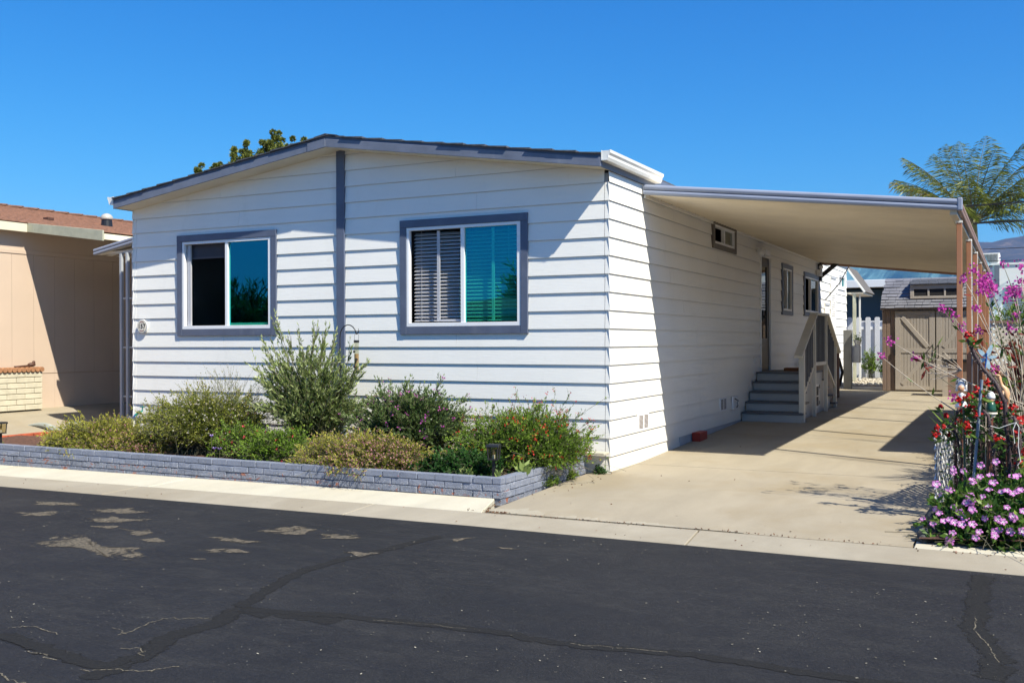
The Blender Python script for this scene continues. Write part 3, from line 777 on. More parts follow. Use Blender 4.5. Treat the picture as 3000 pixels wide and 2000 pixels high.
def brick(me, loc, rz_=0, tilt=0):
    o = bpy.data.objects.new('brick', me); COL.objects.link(o); o.parent = planter
    o.location = Vector(loc) - ORG[planter.name]; o.rotation_euler = (0, tilt, rz_)
    md = o.modifiers.new('bevel', 'BEVEL'); md.width = 0.004; md.segments = 2; md.limit_method = 'ANGLE'
def ztop(x): return 0.014 - 0.006 * max(0, (-0.26 - x)) ** 1.0 * 0 + 0.0022 * (-0.26 - x)
for r in range(5):
    x = PX1 - 0.1 - (0.1 if r % 2 == 0 else 0.0)
    if r < 3 and r % 2 == 0: brick(srcH, (PX1 - 0.046, PY + 0.045 + 0.002, ztop(x) - BH * (r + 0.5)))
    k = 0
    while x > PX0 - 0.1:
        jy_ = rnd.uniform(-0.004, 0.003)
        dx = -0.012 if k > 0 else 0        # open crack behind the corner bricks
        zc = ztop(x) - BH * (r + 0.5) + rnd.uniform(-0.0015, 0.0015)
        if zc > -0.215 + zx(x): brick(rnd.choice(srcF), (x + dx, PY + 0.045 + jy_, zc), rnd.uniform(-0.008, 0.008), rnd.uniform(-0.006, 0.006))
        x -= 0.2015; k += 1
for r in range(3):
    y = PY + 0.10 + (0.1 if r % 2 else 0.0) + 0.095
    while y < -0.12:
        zc = 0.012 - BH * (r + 0.5)
        brick(rnd.choice(srcS), (PX1 - 0.047 + rnd.uniform(-0.002, 0.003), y, zc), math.pi / 2 + rnd.uniform(-0.006, 0.006))
        y += 0.2015
mo = MB()
mo.box(PX0, PX1 - 0.012, PY + 0.009, PY + 0.092, -0.34, -0.01)
mo.box(PX1 - 0.092, PX1 - 0.009, PY + 0.05, -0.12, -0.24, -0.002)
mo.build('mortar', MAT['mortar'], planter)
# soil
so = MB(); nx, ny = 44, 10; vs = []
for j in range(ny + 1):
    for i in range(nx + 1):
        x = -8.65 + (PX1 - 0.06 + 8.65) * i / nx; y = PY + 0.06 + (-0.02 - PY - 0.06) * j / ny
        vs.append((x, y, -0.075 + 0.03 * math.sin(x * 2.3) * math.cos(y * 3) + R_.rand() * 0.02 + 0.02 * j / ny))
so.add(vs, [(j * (nx + 1) + i, j * (nx + 1) + i + 1, (j + 1) * (nx + 1) + i + 1, (j + 1) * (nx + 1) + i) for j in range(ny) for i in range(nx)])
so.build('planter_soil', MAT['soil'], kind='structure')
# raw brick edging at the left end
edge = root('brick_edging', 'row of raw orange red bricks edging the left end of the flower bed', 'edging', (-8.72, -1.0, -0.1))
e0 = MB().box(-8.78, -8.69, -2.0, -1.805, -0.12, -0.03).build('brick', MAT['redbrick'], edge, bevel=0.005, origin=(-8.735, -1.9, -0.075))
for k in range(1, 12): inst(e0, (-8.735 + rnd.uniform(-.004, .004) + 0.004 * k, -1.9 + 0.205 * k, -0.065 + rnd.uniform(-.006, .004)), edge, (0, 0, rnd.uniform(-.02, .02)))

# ------------------------------------------------------------------ main house
house = root('mobile_home', 'white clapboard mobile home with slate blue trim and low gable roof', 'house', (0, 0, -0.19))
BD = 0.203
HX, PK = -7.315, -3.645
SL = 0.1475
def roofz(x): return (3.165 + SL * (x - HX)) if x < PK else (3.165 + SL * (0 - x) )
# clipping helpers
def clip(poly, a, b_, c):   # keep a*x+b*z<=c
    out = []
    for i in range(len(poly)):
        p, q = poly[i], poly[(i + 1) % len(poly)]
        dp, dq = a * p[0] + b_ * p[1] - c, a * q[0] + b_ * q[1] - c
        if dp <= 0: out.append(p)
        if dp * dq < 0:
            t = dp / (dp - dq); out.append((p[0] + (q[0] - p[0]) * t, p[1] + (q[1] - p[1]) * t))
    return out
def rect_minus(r, h):
    x0, x1, z0, z1 = r; a, b_, c, d = h
    if a >= x1 or b_ <= x0 or c >= z1 or d <= z0: return [r]
    o = []
    if a > x0: o.append((x0, a, z0, z1))
    if b_ < x1: o.append((b_, x1, z0, z1))
    xa, xb = max(a, x0), min(b_, x1)
    if c > z0: o.append((xa, xb, z0, c))
    if d < z1: o.append((xa, xb, d, z1))
    return o
PR = 0.016
def plank(k, x0, x1, holes, frame, clips=None, sub=BD):
    """one lapped board; frame maps (a, z, n) to world; n = outward distance"""
    z0, z1 = k * sub, (k + 1) * sub
    rects = [(x0, x1, z0, z1)]
    for h in holes: rects = [q for r_ in rects for q in rect_minus(r_, h)]
    cut = []
    for r_ in rects:
        if r_[1] - r_[0] > 3.2 and k % 2 == 0:
            m_ = r_[0] + (r_[1] - r_[0]) * (.30 + .4 * ((k * 7) % 5) / 5); cut += [(r_[0], m_ - .0012, r_[2], r_[3]), (m_ + .0012, r_[1], r_[2], r_[3])]
        else: cut.append(r_)
    rects = cut
    for r_ in rects:
        mb = MB()
        poly = [(r_[0], r_[2]), (r_[1], r_[2]), (r_[1], r_[3]), (r_[0], r_[3])]
        for c in (clips or []): poly = clip(poly, *c)
        if len(poly) < 3: continue
        f = [frame(p[0], p[1], -PR * (p[1] - z0) / (z1 - z0)) for p in poly]
        bk = [frame(p[0], p[1], -PR * (p[1] - z0) / (z1 - z0) - 0.0055) for p in poly]
        n = len(poly)
        mb.add(f + bk, [tuple(range(n)), tuple(range(2 * n - 1, n - 1, -1))] + [(i, n + i, n + (i + 1) % n, (i + 1) % n) for i in range(n)])
        fixnorm(mb.build('siding_board', MAT['siding'], house))
FR = lambda a, z, n: (a, -n, z)
SD = lambda a, z, n: (n, a, z)
WL = (-6.345, -4.775, 1.46, 2.67)
WR = (-2.665, -1.10, 1.46, 2.67)
rc = [(-SL, 1, 3.165 + 0.005 - SL * HX), (SL, 1, 3.165 + 0.005)]
for k in range(-1, 19):
    plank(k, HX + .075 if k < 15 else HX, -3.706, [WL], FR, rc)
    plank(k, -3.584, -0.068, [WR], FR, rc)
# small wrap-round pieces at the front right corner
for k in range(-1, 15):
    z0, z1 = k * BD, (k + 1) * BD
    m_ = MB().add([(-0.062, -0.002, z0), (0.001, -0.002, z0), (-PR + .001, PR - 0.002, z1), (-0.062, PR - 0.002, z1), (-0.062, .03, z0), (-0.031, .03, z0), (-0.031, .03, z1), (-0.062, .03, z1)],
                  [(0, 1, 2, 3), (4, 7, 6, 5), (0, 4, 5, 1), (3, 2, 6, 7), (0, 3, 7, 4), (1, 5, 6, 2)])
    fixnorm(m_.build('corner_cap', MAT['siding'], house))
for k in range(-1, 15):
    z0, z1 = k * BD, (k + 1) * BD
    m_ = MB().add([(HX + 0.071, -0.002, z0), (HX - 0.001, -0.002, z0), (HX + PR - .001, PR - 0.002, z1), (HX + 0.071, PR - 0.002, z1), (HX + 0.071, .03, z0), (HX + 0.031, .03, z0), (HX + 0.031, .03, z1), (HX + 0.071, .03, z1)],
                  [(0, 1, 2, 3), (4, 7, 6, 5), (0, 4, 5, 1), (3, 2, 6, 7), (0, 3, 7, 4), (1, 5, 6, 2)])
    fixnorm(m_.build('corner_cap', MAT['siding'], house))
# side wall boards
SH = [(4.30, 5.44, 2.745, 3.0), (7.27, 8.07, 0.70, 2.80), (9.13, 9.95, 1.86, 2.68), (11.35, 12.95, 1.9, 2.62)]
REARH = [(15.85, 16.8, 2.6, 2.93)]
for k in range(-1, 16):
    yend = 17.2
    z1c = [(0, 1, 3.166)]
    if k == -1:
        plank(k, 0.0, 2.56, [], SD, None); continue
    plank(k, 0.0, yend, SH + REARH, SD, z1c)
    # left wall, seen only as the saw-toothed corner
for k in range(-1, 16):
    SDL = lambda a, z, n: (HX - n, a, z)
    plank(k, 0.0, 17.2, [], SDL, [(0, 1, 3.166)])
core = MB()
core.box(HX + 0.032, -3.7, 0.032, 0.06, -0.3, 1.44); core.box(-3.7, -0.032, 0.032, 0.06, -0.3, 1.44)
core.box(HX + 0.032, -0.032, 0.0325, 0.06, 2.69, 3.15)
core.box(HX + 0.032, WL[0] - 0.01, 0.0321, 0.06, 1.44, 2.69); core.box(WL[1] + 0.01, WR[0] - 0.01, 0.0321, 0.06, 1.44, 2.69); core.box(WR[1] + 0.01, -0.032, 0.0321, 0.06, 1.44, 2.69)
core.box(HX + 0.032, HX + 0.06, 0.06, 17.2, -0.3, 3.1)
yb = [0.06, 4.30, 5.44, 7.27, 8.07, 9.13, 9.95, 11.35, 12.95, 15.85, 16.8, 17.2]
hz = {4.30: (2.745, 3.0), 7.27: (0.70, 2.80), 9.13: (1.86, 2.68), 11.35: (1.9, 2.62), 15.85: (2.6, 2.93)}
for a, b_ in zip(yb[:-1], yb[1:]):
    if a in hz:
        core.box(-0.06, -0.032, a, b_, -0.3, hz[a][0]); core.box(-0.06, -0.032, a, b_, hz[a][1], 3.1)
    else: core.box(-0.06, -0.032, a, b_, -0.3, 3.1)
core.box(HX + .06, -.06, 17.17, 17.2, -0.3, 3.1)
core.add([(HX + .03, 0.05, 3.1), (-.03, 0.05, 3.1), (PK, 0.05, 3.65)], [(0, 1, 2)])
core.add([(HX + .03, 17.2, 3.1), (-.03, 17.2, 3.1), (PK, 17.2, 3.65)], [(0, 2, 1)])
core.build('wall', MAT['base'], house)
# dim rooms behind the glass
for (a, b_) in ((WL[0] - .3, WL[1] + .3), (WR[0] - .3, WR[1] + .3)):
    rm = MB().add([(a, .07, .9), (b_, .07, .9), (b_, 2.2, .9), (a, 2.2, .9), (a, .07, 2.9), (b_, .07, 2.9), (b_, 2.2, 2.9), (a, 2.2, 2.9)],
                  [(0, 1, 2, 3), (7, 6, 5, 4), (3, 2, 6, 7), (0, 3, 7, 4), (1, 5, 6, 2)])
    rm.build('room', MAT['room'], house)
rm = MB().add([(-1.2, .3, .0), (-.07, .3, 0), (-.07, 17, 0), (-1.2, 17, 0), (-1.2, .3, 3.05), (-.07, .3, 3.05), (-.07, 17, 3.05), (-1.2, 17, 3.05)],
              [(0, 1, 2, 3), (7, 6, 5, 4), (3, 2, 6, 7), (0, 3, 7, 4), (0, 4, 5, 1)])
rm.build('room', MAT['dark'], house)
# skirting under the side wall
MB().box(-0.05, -0.006, 2.565, 17.2, -0.3, -0.003).build('skirting', MAT['base'], house)
MB().box(-0.03, 0.012, 0.0, 17.2, -0.3, -0.165).build('footing', MAT['chipped'], house)
# vertical centre board
MB().box(-3.706, -3.584, -0.022, 0.03, -0.16, 3.74).build('centre_board', MAT['slate'], house, bevel=0.003)

# roof
def rp(x, y, off=0.0):
    base = 3.165 + SL * (min(x, PK) - HX) if x < PK else 3.165 + SL * (0 - x)
    return (x, y, base + off)
RY0, RY1 = -0.30, 17.5
XE0, XE1 = HX - 0.02, 0.02
deck = MB()
for xa, xb in ((XE0, PK), (PK, XE1)):
    deck.hexa([rp(xa, RY0 + .02, .112), rp(xb, RY0 + .02, .112), rp(xb, RY1, .112), rp(xa, RY1, .112)], [rp(xa, RY0 + .02, .135), rp(xb, RY0 + .02, .135), rp(xb, RY1, .135), rp(xa, RY1, .135)])
fixnorm(deck.build('roof', MAT['slate'], house))
sof = MB()
for xa, xb in ((XE0, PK), (PK, XE1)):
    sof.hexa([rp(xa, RY0, .006), rp(xb, RY0, .006), rp(xb, 0.03, .006), rp(xa, 0.03, .006)], [rp(xa, RY0, .03), rp(xb, RY0, .03), rp(xb, .03, .03), rp(xa, .03, .03)])
fixnorm(sof.build('soffit', MAT['soffit'], house))
for side in (0, 1):
    x = XE0 if side == 0 else XE1; n = 13; stp = (PK - XE0) / n if side == 0 else (PK - XE1) / n
    for i in range(n):
        xa, xb = x + stp * i, x + stp * (i + 1.15)
        yo = RY0 - 0.035 + rnd.uniform(-0.012, 0.012)
        c = MB()
        seg = 6
        def P_(x_, y_, o_): 
            zb = 3.165 + SL * ((min(x_, 99) - HX) if side == 0 else (0 - x_)); return (x_, y_, zb + o_)
        c.hexa([P_(xa, yo, .136), P_(xb, yo, .130), P_(xb, RY1, .130), P_(xa, RY1, .136)] if side == 0 else [P_(xb, yo, .130), P_(xa, yo, .136), P_(xa, RY1, .136), P_(xb, RY1, .130)],
               [P_(xa, yo, .152 + rnd.uniform(0, .006)), P_(xb, yo, .138), P_(xb, RY1, .138), P_(xa, RY1, .152)] if side == 0 else [P_(xb, yo, .138), P_(xa, yo, .152 + rnd.uniform(0, .006)), P_(xa, RY1, .152), P_(xb, RY1, .138)])
        fixnorm(c.build('shingle_course', MAT['roofgrey'], house))
# ridge cap tabs
for k in range(3):
    y0 = -0.33 + k * 0.25
    c = MB(); h = .165 + .004 * k
    pk = rp(PK, 0)[2]
    c.add([(PK - .17, y0, pk + h - .03), (PK, y0, pk + h), (PK + .17, y0, pk + h - .03), (PK - .17, y0 + .3, pk + h - .035), (PK, y0 + .3, pk + h - .008), (PK + .17, y0 + .3, pk + h - .035),
           (PK - .17, y0, pk + h - .04), (PK, y0, pk + h - .012), (PK + .17, y0, pk + h - .04)], [(0, 1, 4, 3), (1, 2, 5, 4), (6, 7, 1, 0), (7, 8, 2, 1)])
    c.build('ridge_shingle', MAT['roofgrey'], house)
MB().add([(PK - .17, .4, rp(PK, 0)[2] + .13), (PK, .4, rp(PK, 0)[2] + .16), (PK + .17, .4, rp(PK, 0)[2] + .13), (PK - .17, RY1, rp(PK, 0)[2] + .13), (PK, RY1, rp(PK, 0)[2] + .16), (PK + .17, RY1, rp(PK, 0)[2] + .13)], [(0, 1, 4, 3), (1, 2, 5, 4)]).build('ridge_shingle', MAT['roofgrey'], house)
# rake fascia boards
def rake(xa, xb, y0, y1, o0, o1, name, mat, bev=.003):
    zb = (lambda x_: 3.165 + SL * (x_ - HX)) if xb <= PK + 1e-6 else (lambda x_: 3.165 + SL * (0 - x_))
    return fixnorm(MB().hexa([(xa, y0, zb(xa) + o0), (xb, y0, zb(xb) + o0), (xb, y1, zb(xb) + o0), (xa, y1, zb(xa) + o0)],
                     [(xa, y0, zb(xa) + o1), (xb, y0, zb(xb) + o1), (xb, y1, zb(xb) + o1), (xa, y1, zb(xa) + o1)]).build(name, mat, house, bevel=bev))
rake(XE0, -3.93, RY0 - .02, RY0 - .001, 0.0, .095, 'fascia_board', MAT['slate_light'])
rake(-3.925, PK, RY0 - .026, RY0 - .001, -.005, .10, 'fascia_board', MAT['slate_light'])
rake(PK, XE1 - .005, RY0 - .0205, RY0 - .001, 0.0, .10, 'fascia_board', MAT['slate_light'])
rake(XE0, PK, RY0 - .008, RY0 + .012, .096, .134, 'upper_trim', MAT['slate'], 0)
rake(PK, XE1, RY0 - .008, RY0 + .012, .101, .134, 'upper_trim', MAT['slate'], 0)
# side fascia and gutters
MB().box(0.004, 0.022, RY0 - .012, 17.3, 3.165, 3.29).build('side_fascia', MAT['slate'], house)
MB().box(HX - .022, HX - .004, RY0 - .012, 17.3, 3.165, 3.29).build('side_fascia', MAT['slate'], house)
kprof = [(0, 0), (0.07, 0), (0.085, 0.03), (0.088, 0.055), (0.105, 0.078), (0.11, 0.11), (0.10, 0.11), (0.098, 0.083), (0.078, 0.058), (0.07, 0.012), (0.008, 0.012), (0.008, 0.11), (0, 0.11)]
fixnorm(MB().sweep(kprof, (0.024, RY0 - .02, 3.225), (0.024, 1.50, 3.225), ((1, 0, 0), (0, 0, 1))).build('gutter', MAT['gutter'], house))
fixnorm(MB().sweep([(p_[0] * .97 + .001, p_[1] * .95 + .002) for p_ in kprof], (0.025, RY0 - .022, 3.226), (0.025, RY0 - .016, 3.226), ((1, 0, 0), (0, 0, 1))).build('gutter_end', MAT['gutter'], house))
MB().add([(0.026, RY0 - .019, 3.227), (0.094, RY0 - .019, 3.227), (0.107, RY0 - .019, 3.255), (0.13, RY0 - .019, 3.33), (0.026, RY0 - .019, 3.33)], [(0, 1, 2, 3, 4)]).build('gutter_cap', MAT['gutter'], house)
fixnorm(MB().sweep(kprof, (HX - 0.024, RY0 - .02, 3.225), (HX - 0.024, 17.0, 3.225), ((-1, 0, 0), (0, 0, 1))).build('gutter', MAT['gutter'], house))
MB().add([(HX - 0.026, RY0 - .019, 3.227), (HX - 0.094, RY0 - .019, 3.227), (HX - 0.107, RY0 - .019, 3.255), (HX - 0.13, RY0 - .019, 3.33), (HX - 0.026, RY0 - .019, 3.33)], [(0, 1, 2, 3, 4)]).build('gutter_cap', MAT['gutter'], house)

# windows --------------------------------------------------------
def fbox(mb, frame, a0, a1, z0, z1, n0, n1):
    c = [frame(a0, z0, n0), frame(a1, z0, n0), frame(a1, z0, n1), frame(a0, z0, n1), frame(a0, z1, n0), frame(a1, z1, n0), frame(a1, z1, n1), frame(a0, z1, n1)]
    return mb.add(c, [(0, 3, 2, 1), (4, 5, 6, 7), (0, 1, 5, 4), (1, 2, 6, 5), (2, 3, 7, 6), (3, 0, 4, 7)])
def window(frame, outer, cw, mid, casing, prn=0.018, glassL=None, glassR='glass', fw=0.045, label=None, frm='vinyl', head=None):
    a0, a1, z0, z1 = outer; head = head or cw
    w = MB()
    fbox(w, frame, a0, a1, z0 + 0, z1, 0, 0.0)
    w = MB(); fbox(w, frame, a0 + cw, a1 - cw, z0, z0 + head, -0.02, prn); wo = w.build('window', casing, house, bevel=.002); fixnorm(wo)
    if label: wo['label'] = label
    for r_, pr in (((a0, a1, z1 - head, z1), prn + .004), ((a0, a0 + cw, z0 - .001, z1 - head - .001), prn + .002), ((a1 - cw, a1, z0 - .001, z1 - head - .001), prn + .002)):
        m_ = MB(); fbox(m_, frame, *r_, -0.02, pr); o = fixnorm(m_.build('casing_board', casing, wo, bevel=.002, origin=ORG[wo.name]))
    b0, b1, c0, c1 = a0 + cw + .003, a1 - cw - .003, z0 + head + .003, z1 - head - .003
    f = MB()
    fbox(f, frame, b0, b1, c0, c0 + fw, -0.05, 0.012); fbox(f, frame, b0, b1, c1 - fw * .8, c1, -0.05, 0.012)
    fbox(f, frame, b0, b0 + fw * .8, c0 + fw, c1 - fw * .8, -0.05, 0.012); fbox(f, frame, b1 - fw, b1, c0 + fw, c1 - fw * .8, -0.05, 0.012)
    fbox(f, frame, mid - fw * .55, mid + fw * .55, c0 + fw, c1 - fw * .8, -0.05, 0.006)
    fixnorm(f.build('window_frame', MAT[frm], wo, bevel=.002, origin=ORG[wo.name]))
    for gm, x0, x1, n in ((glassL, b0 + fw * .8, mid - fw * .55, -0.03), (glassR, mid + fw * .55, b1 - fw, -0.022)):
        if gm:
            c = [frame(x0, c0 + fw, n), frame(x1, c0 + fw, n), frame(x1, c1 - fw * .8, n), frame(x0, c1 - fw * .8, n)]
            MB().add(c, [(0, 1, 2, 3)]).build('pane', MAT[gm], wo, origin=ORG[wo.name])
    return wo, (b0 + fw * .8, b1 - fw, c0 + fw, c1 - fw * .8)
ORG_house = ORG[house.name]
w1, in1 = window(FR, (-6.435, -4.683, 1.372, 2.765), 0.09, -5.545, MAT['slate'], glassL='screen', label='left front window, open dark half beside a teal half')
w2, in2 = window(FR, (-2.751, -1.008, 1.372, 2.765), 0.09, -1.875, MAT['slate'], glassL='screen', label='right front window with horizontal blinds')
# sash rails inside
for (wo, x0) in ((w1, -6.25), (w2, -2.25)):
    s_ = MB()
    if wo is w2:
        fbox(s_, FR, x0 - .0, x0 + .04, 1.525, 2.62, -0.045, -0.033)
        fbox(s_, FR, -1.50, -1.465, 1.525, 2.62, -0.045, -0.033)
        fbox(s_, FR, x0 + .04, -1.9, 1.525, 1.55, -0.045, -0.033)
    else:
        fbox(s_, FR, -6.29, -6.23, 1.515, 2.63, -0.06, -0.034)
        fbox(s_, FR, -5.51, -4.84, 1.512, 1.545, -0.045, -0.03)
    fixnorm(s_.build('sash', MAT['vinyl'], wo, origin=ORG[wo.name]))
# blinds
def slat_src(w):
    R = 0.5
    m_ = MB().hexa([(-w / 2, -.024, -.017), (w / 2, -.024, -.017), (w / 2, .024, .017), (-w / 2, .024, .017)], [(-w / 2, -.025, -.0145), (w / 2, -.025, -.0145), (w / 2, .023, .0195), (-w / 2, .023, .0195)])
    return m_
first = None
for k in range(25):
    z = 1.545 + k * 0.0437
    loc = (-1.88, 0.115, z)
    if first is None:
        mm = slat_src(1.46); mm.v = [(v[0] + loc[0], v[1] + loc[1], v[2] + loc[2]) for v in mm.v]
        first = mm.build('slat', MAT['slat'], w2, origin=loc)
    else: inst(first, loc, w2)
bl = MB()
for x in (-2.5, -1.9, -1.3): bl.box(x - .002, x + .002, 0.085, 0.088, 1.53, 2.63)
bl.build('blind_cord', MAT['slat'], w2, origin=ORG[w2.name])
MB().box(-6.30, -5.58, 0.09, 0.12, 2.46, 2.66).build('rolled_blind', paint('grey_blind', (0.10, 0.10, 0.12), 0.7, 0.1), w1, origin=ORG[w1.name])
MB().box(-6.30, -5.58, 0.08, 0.125, 2.44, 2.463).build('blind_rail', paint('grey_blind_rail', (0.16, 0.16, 0.18), 0.7, 0.1), w1, origin=ORG[w1.name])
# side windows
window(SD, (4.16, 5.54, 2.655, 3.085), 0.10, 4.86, MAT['taupe'], prn=.02, glassL=None, glassR='glass_plain', fw=.035, label='small high slider window', head=.075)
window(SD, (9.04, 10.04, 1.775, 2.76), 0.08, 9.53, MAT['slate_light'], prn=.02, glassL=None, glassR='glass_plain', fw=.04, label='narrow side window right of the door')
window(SD, (11.25, 13.05, 1.80, 2.73), 0.085, 12.05, MAT['slate_light'], prn=.02, glassL=None, glassR='glass_plain', fw=.04, label='wide side window above the back steps')
window(SD, (15.78, 16.88, 2.56, 2.97), 0.06, 16.33, MAT['vinyl'], prn=.02, glassL='glass_plain', glassR='glass', fw=.035, label='small window near the back corner')
# door
dr = MB(); fbox(dr, SD, 7.31, 8.03, 0.745, 1.32, -0.045, -0.02); fbox(dr, SD, 7.31, 7.43, 1.32, 2.76, -0.045, -0.02); fbox(dr, SD, 7.86, 8.03, 1.32, 2.76, -0.045, -0.02); fbox(dr, SD, 7.43, 7.86, 2.60, 2.76, -0.045, -0.02)
door = fixnorm(dr.build('door', MAT['doorwood'], house))
g_ = MB().add([SD(7.43, 1.32, -.035), SD(7.86, 1.32, -.035), SD(7.86, 2.60, -.035), SD(7.43, 2.60, -.035)], [(0, 1, 2, 3)]).build('pane', MAT['glass_plain'], door, origin=ORG[door.name])
h_ = MB(); fbox(h_, SD, 7.36, 7.40, 1.62, 1.82, -0.02, 0.03); h_.ball((0.045, 7.38, 1.70), .028); fixnorm(h_.build('handle', MAT['black'], door, origin=ORG[door.name]))
fr_ = MB(); fbox(fr_, SD, 7.27, 7.309, .735, 2.80, -.03, .012); fbox(fr_, SD, 8.031, 8.07, .735, 2.80, -.03, .012); fbox(fr_, SD, 7.309, 8.031, 2.762, 2.80, -.03, .012)
fixnorm(fr_.build('door_frame', MAT['vinyl'], house))
# louvred closet panels near the back
for (a0, a1, z0, z1) in ((14.60, 15.28, .42, 2.82), (13.75, 14.35, .40, 2.15)):
    m_ = MB(); fbox(m_, SD, a0, a1, z0, z1, 0.0, 0.018); pn = fixnorm(m_.build('service_panel', MAT['siding'], house))
    for q in range(10):
        m_ = MB(); zz_ = z1 - .45 - q * .055; fbox(m_, SD, a0 + .1, a1 - .1, zz_, zz_ + .02, .018, .030); fixnorm(m_.build('louvre', MAT['siding'], pn, origin=ORG[pn.name]))
    m_ = MB(); fbox(m_, SD, a0, a1, z1 - .05, z1, .018, .035); fixnorm(m_.build('drip_edge', MAT['base'], pn, origin=ORG[pn.name]))
# vents
for (a0, a1, z0, z1) in ((0.89, 1.29, .213, .412), (4.58, 4.95, .21, .405)):
    m_ = MB(); fbox(m_, SD, a0, a1, z0, z1, -.014, .001); vt = fixnorm(m_.build('crawl_vent', MAT['vinyl'], house, bevel=.001))
    for cc in (0, 1):
        x0 = a0 + .05 + cc * (a1 - a0) * .46; x1 = x0 + (a1 - a0) * .34
        for q in range(11):
            zz_ = z0 + .022 + q * .0145; m_ = MB(); fbox(m_, SD, x0, x1, zz_, zz_ + .008, .0012, .0025); fixnorm(m_.build('vent_slot', paint('brown_slot', (0.09, 0.045, 0.03), .8) if 'brown_slot' not in bpy.data.materials else bpy.data.materials['brown_slot'], vt, origin=ORG[vt.name]))
# cable box, hook, floodlight, rear corner light and bracket
m_ = MB(); fbox(m_, SD, 5.25, 5.55, .19, .40, .0, .03); cb = fixnorm(m_.build('cable_box', MAT['vinyl'], house, bevel=.004))
m_ = MB(); m_.tube([(0.035, 5.33, .37), (0.07, 5.4, .33), (0.04, 5.44, .30), (.07, 5.38, .26), (.035, 5.45, .22)], .008, 6); m_.build('cable_loop', MAT['black'], cb, origin=ORG[cb.name])
m_ = MB(); m_.tube([(0.0, 6.72, .98), (0.03, 6.72, .98), (0.03, 6.72, .90), (.015, 6.72, .90)], .007, 6); m_.build('wall_hook', MAT['vinyl'], house)
fl = MB(); fl.box(0.0, 0.05, 7.0, 7.16, 2.80, 2.88); floodl = fl.build('floodlight', MAT['vinyl'], house, bevel=.008)
MB().ball((0.10, 6.92, 2.80), (.06, .06, .07)).build('lamp_head', MAT['vinyl'], floodl, smooth=True, origin=ORG[floodl.name])
MB().box(.05, .13, 7.15, 7.5, 2.77, 2.87).build('lamp_head', MAT['vinyl'], floodl, bevel=.02, origin=ORG[floodl.name])
rl = MB().box(0.0, .10, 12.72, 12.95, 2.72, 2.86).build('corner_light', MAT['vinyl'], house, bevel=.01)
MB().ball((0.09, 12.8, 2.92), .05).build('lamp_head', MAT['ceramic'], rl, smooth=True, origin=ORG[rl.name])
MB().bar((0.02, 13.0, 2.70), (0.42, 13.0, 3.02), .05, .09).box(-.0, .07, 12.96, 13.1, 2.62, 3.02).build('roof_bracket', MAT['black'], house)
m_ = MB(); m_.tube([(0.60, 13.6, 3.02), (.35, 13.7, 2.6), (.03, 13.7, 2.22)], .012, 5); m_.build('slack_cable', MAT['black'], house)
# rear lean-to roof edge and post at the far corner
lt = MB().hexa([(-0.02, 17.3, 3.20), (.42, 17.3, 2.54), (.42, 19.2, 2.54), (-.02, 19.2, 3.20)], [(-0.02, 17.3, 3.24), (.45, 17.3, 2.56), (.45, 19.2, 2.56), (-.02, 19.2, 3.24)]).build('rear_awning', MAT['taupe'], house)
fixnorm(lt)
m_ = MB().bar((-.03, 17.27, 3.22), (.44, 17.27, 2.54), .04, .09, up=(0, 1, 0)).build('awning_edge', MAT['gutter'], house)
MB().box(-.03, .40, 17.3, 19.2, 2.50, 2.54).build('awning_ceiling', MAT['soffit'], house)
MB().box(0.13, 0.21, 17.3, 17.38, 0.15, 2.5).build('awning_post', MAT['greentrim'], house)
MB().box(0.26, 0.30, 17.5, 17.54, 0.15, 2.5).build('awning_post', MAT['gutter'], house)
# ledge at the front corner
MB().box(-0.30, -0.012, -0.17, -0.016, 0.032, 0.058).build('corner_ledge', MAT['kerb'], house, bevel=.005)
MB().box(-0.22, 0.004, -0.012, 0.02, -0.22, -0.185).build('footing', MAT['chipped'], house)

# number plaque
pl = root('house_number_plaque', 'small round ceramic plaque with number 157 beside the left corner', 'house number', (-7.092, -0.02, 1.512))
def disc(r, y0, y1, n=40):
    m_ = MB()
    vs = [(-7.092 + r * math.cos(2 * math.pi * k / n), y0, 1.512 + r * math.sin(2 * math.pi * k / n)) for k in range(n)] + [(-7.092 + r * math.cos(2 * math.pi * k / n), y1, 1.512 + r * math.sin(2 * math.pi * k / n)) for k in range(n)]
    return m_.add(vs, [tuple(range(n - 1, -1, -1)), tuple(range(n, 2 * n))] + [(k, (k + 1) % n, n + (k + 1) % n, n + k) for k in range(n)])
fixnorm(disc(.100, -.012, -.030).build('rim', MAT['ceramic'], pl, bevel=.004))
fixnorm(disc(.092, -.030, -.0325).build('ring', MAT['black'], pl))
fixnorm(disc(.088, -.0325, -.035).build('face', paint('cream_glaze', (0.72, 0.68, 0.58), .25, .03), pl))
cu = bpy.data.curves.new('number', 'FONT'); cu.body = '157'; cu.size = 0.092; cu.extrude = 0.0015; cu.offset = 0.0016; cu.align_x = 'CENTER'; cu.align_y = 'CENTER'; cu.space_character = 1.08
to = bpy.data.objects.new('tmp', cu); COL.objects.link(to)
bpy.context.view_layer.update()
me = bpy.data.meshes.new_from_object(to.evaluated_get(bpy.context.evaluated_depsgraph_get()))
bpy.data.objects.remove(to)
no = bpy.data.objects.new('number', me); me.materials.clear(); me.materials.append(MAT['black']); COL.objects.link(no); no.parent = pl
no.rotation_euler = (math.pi / 2, 0, 0); no.location = (0, -0.0168, 0)
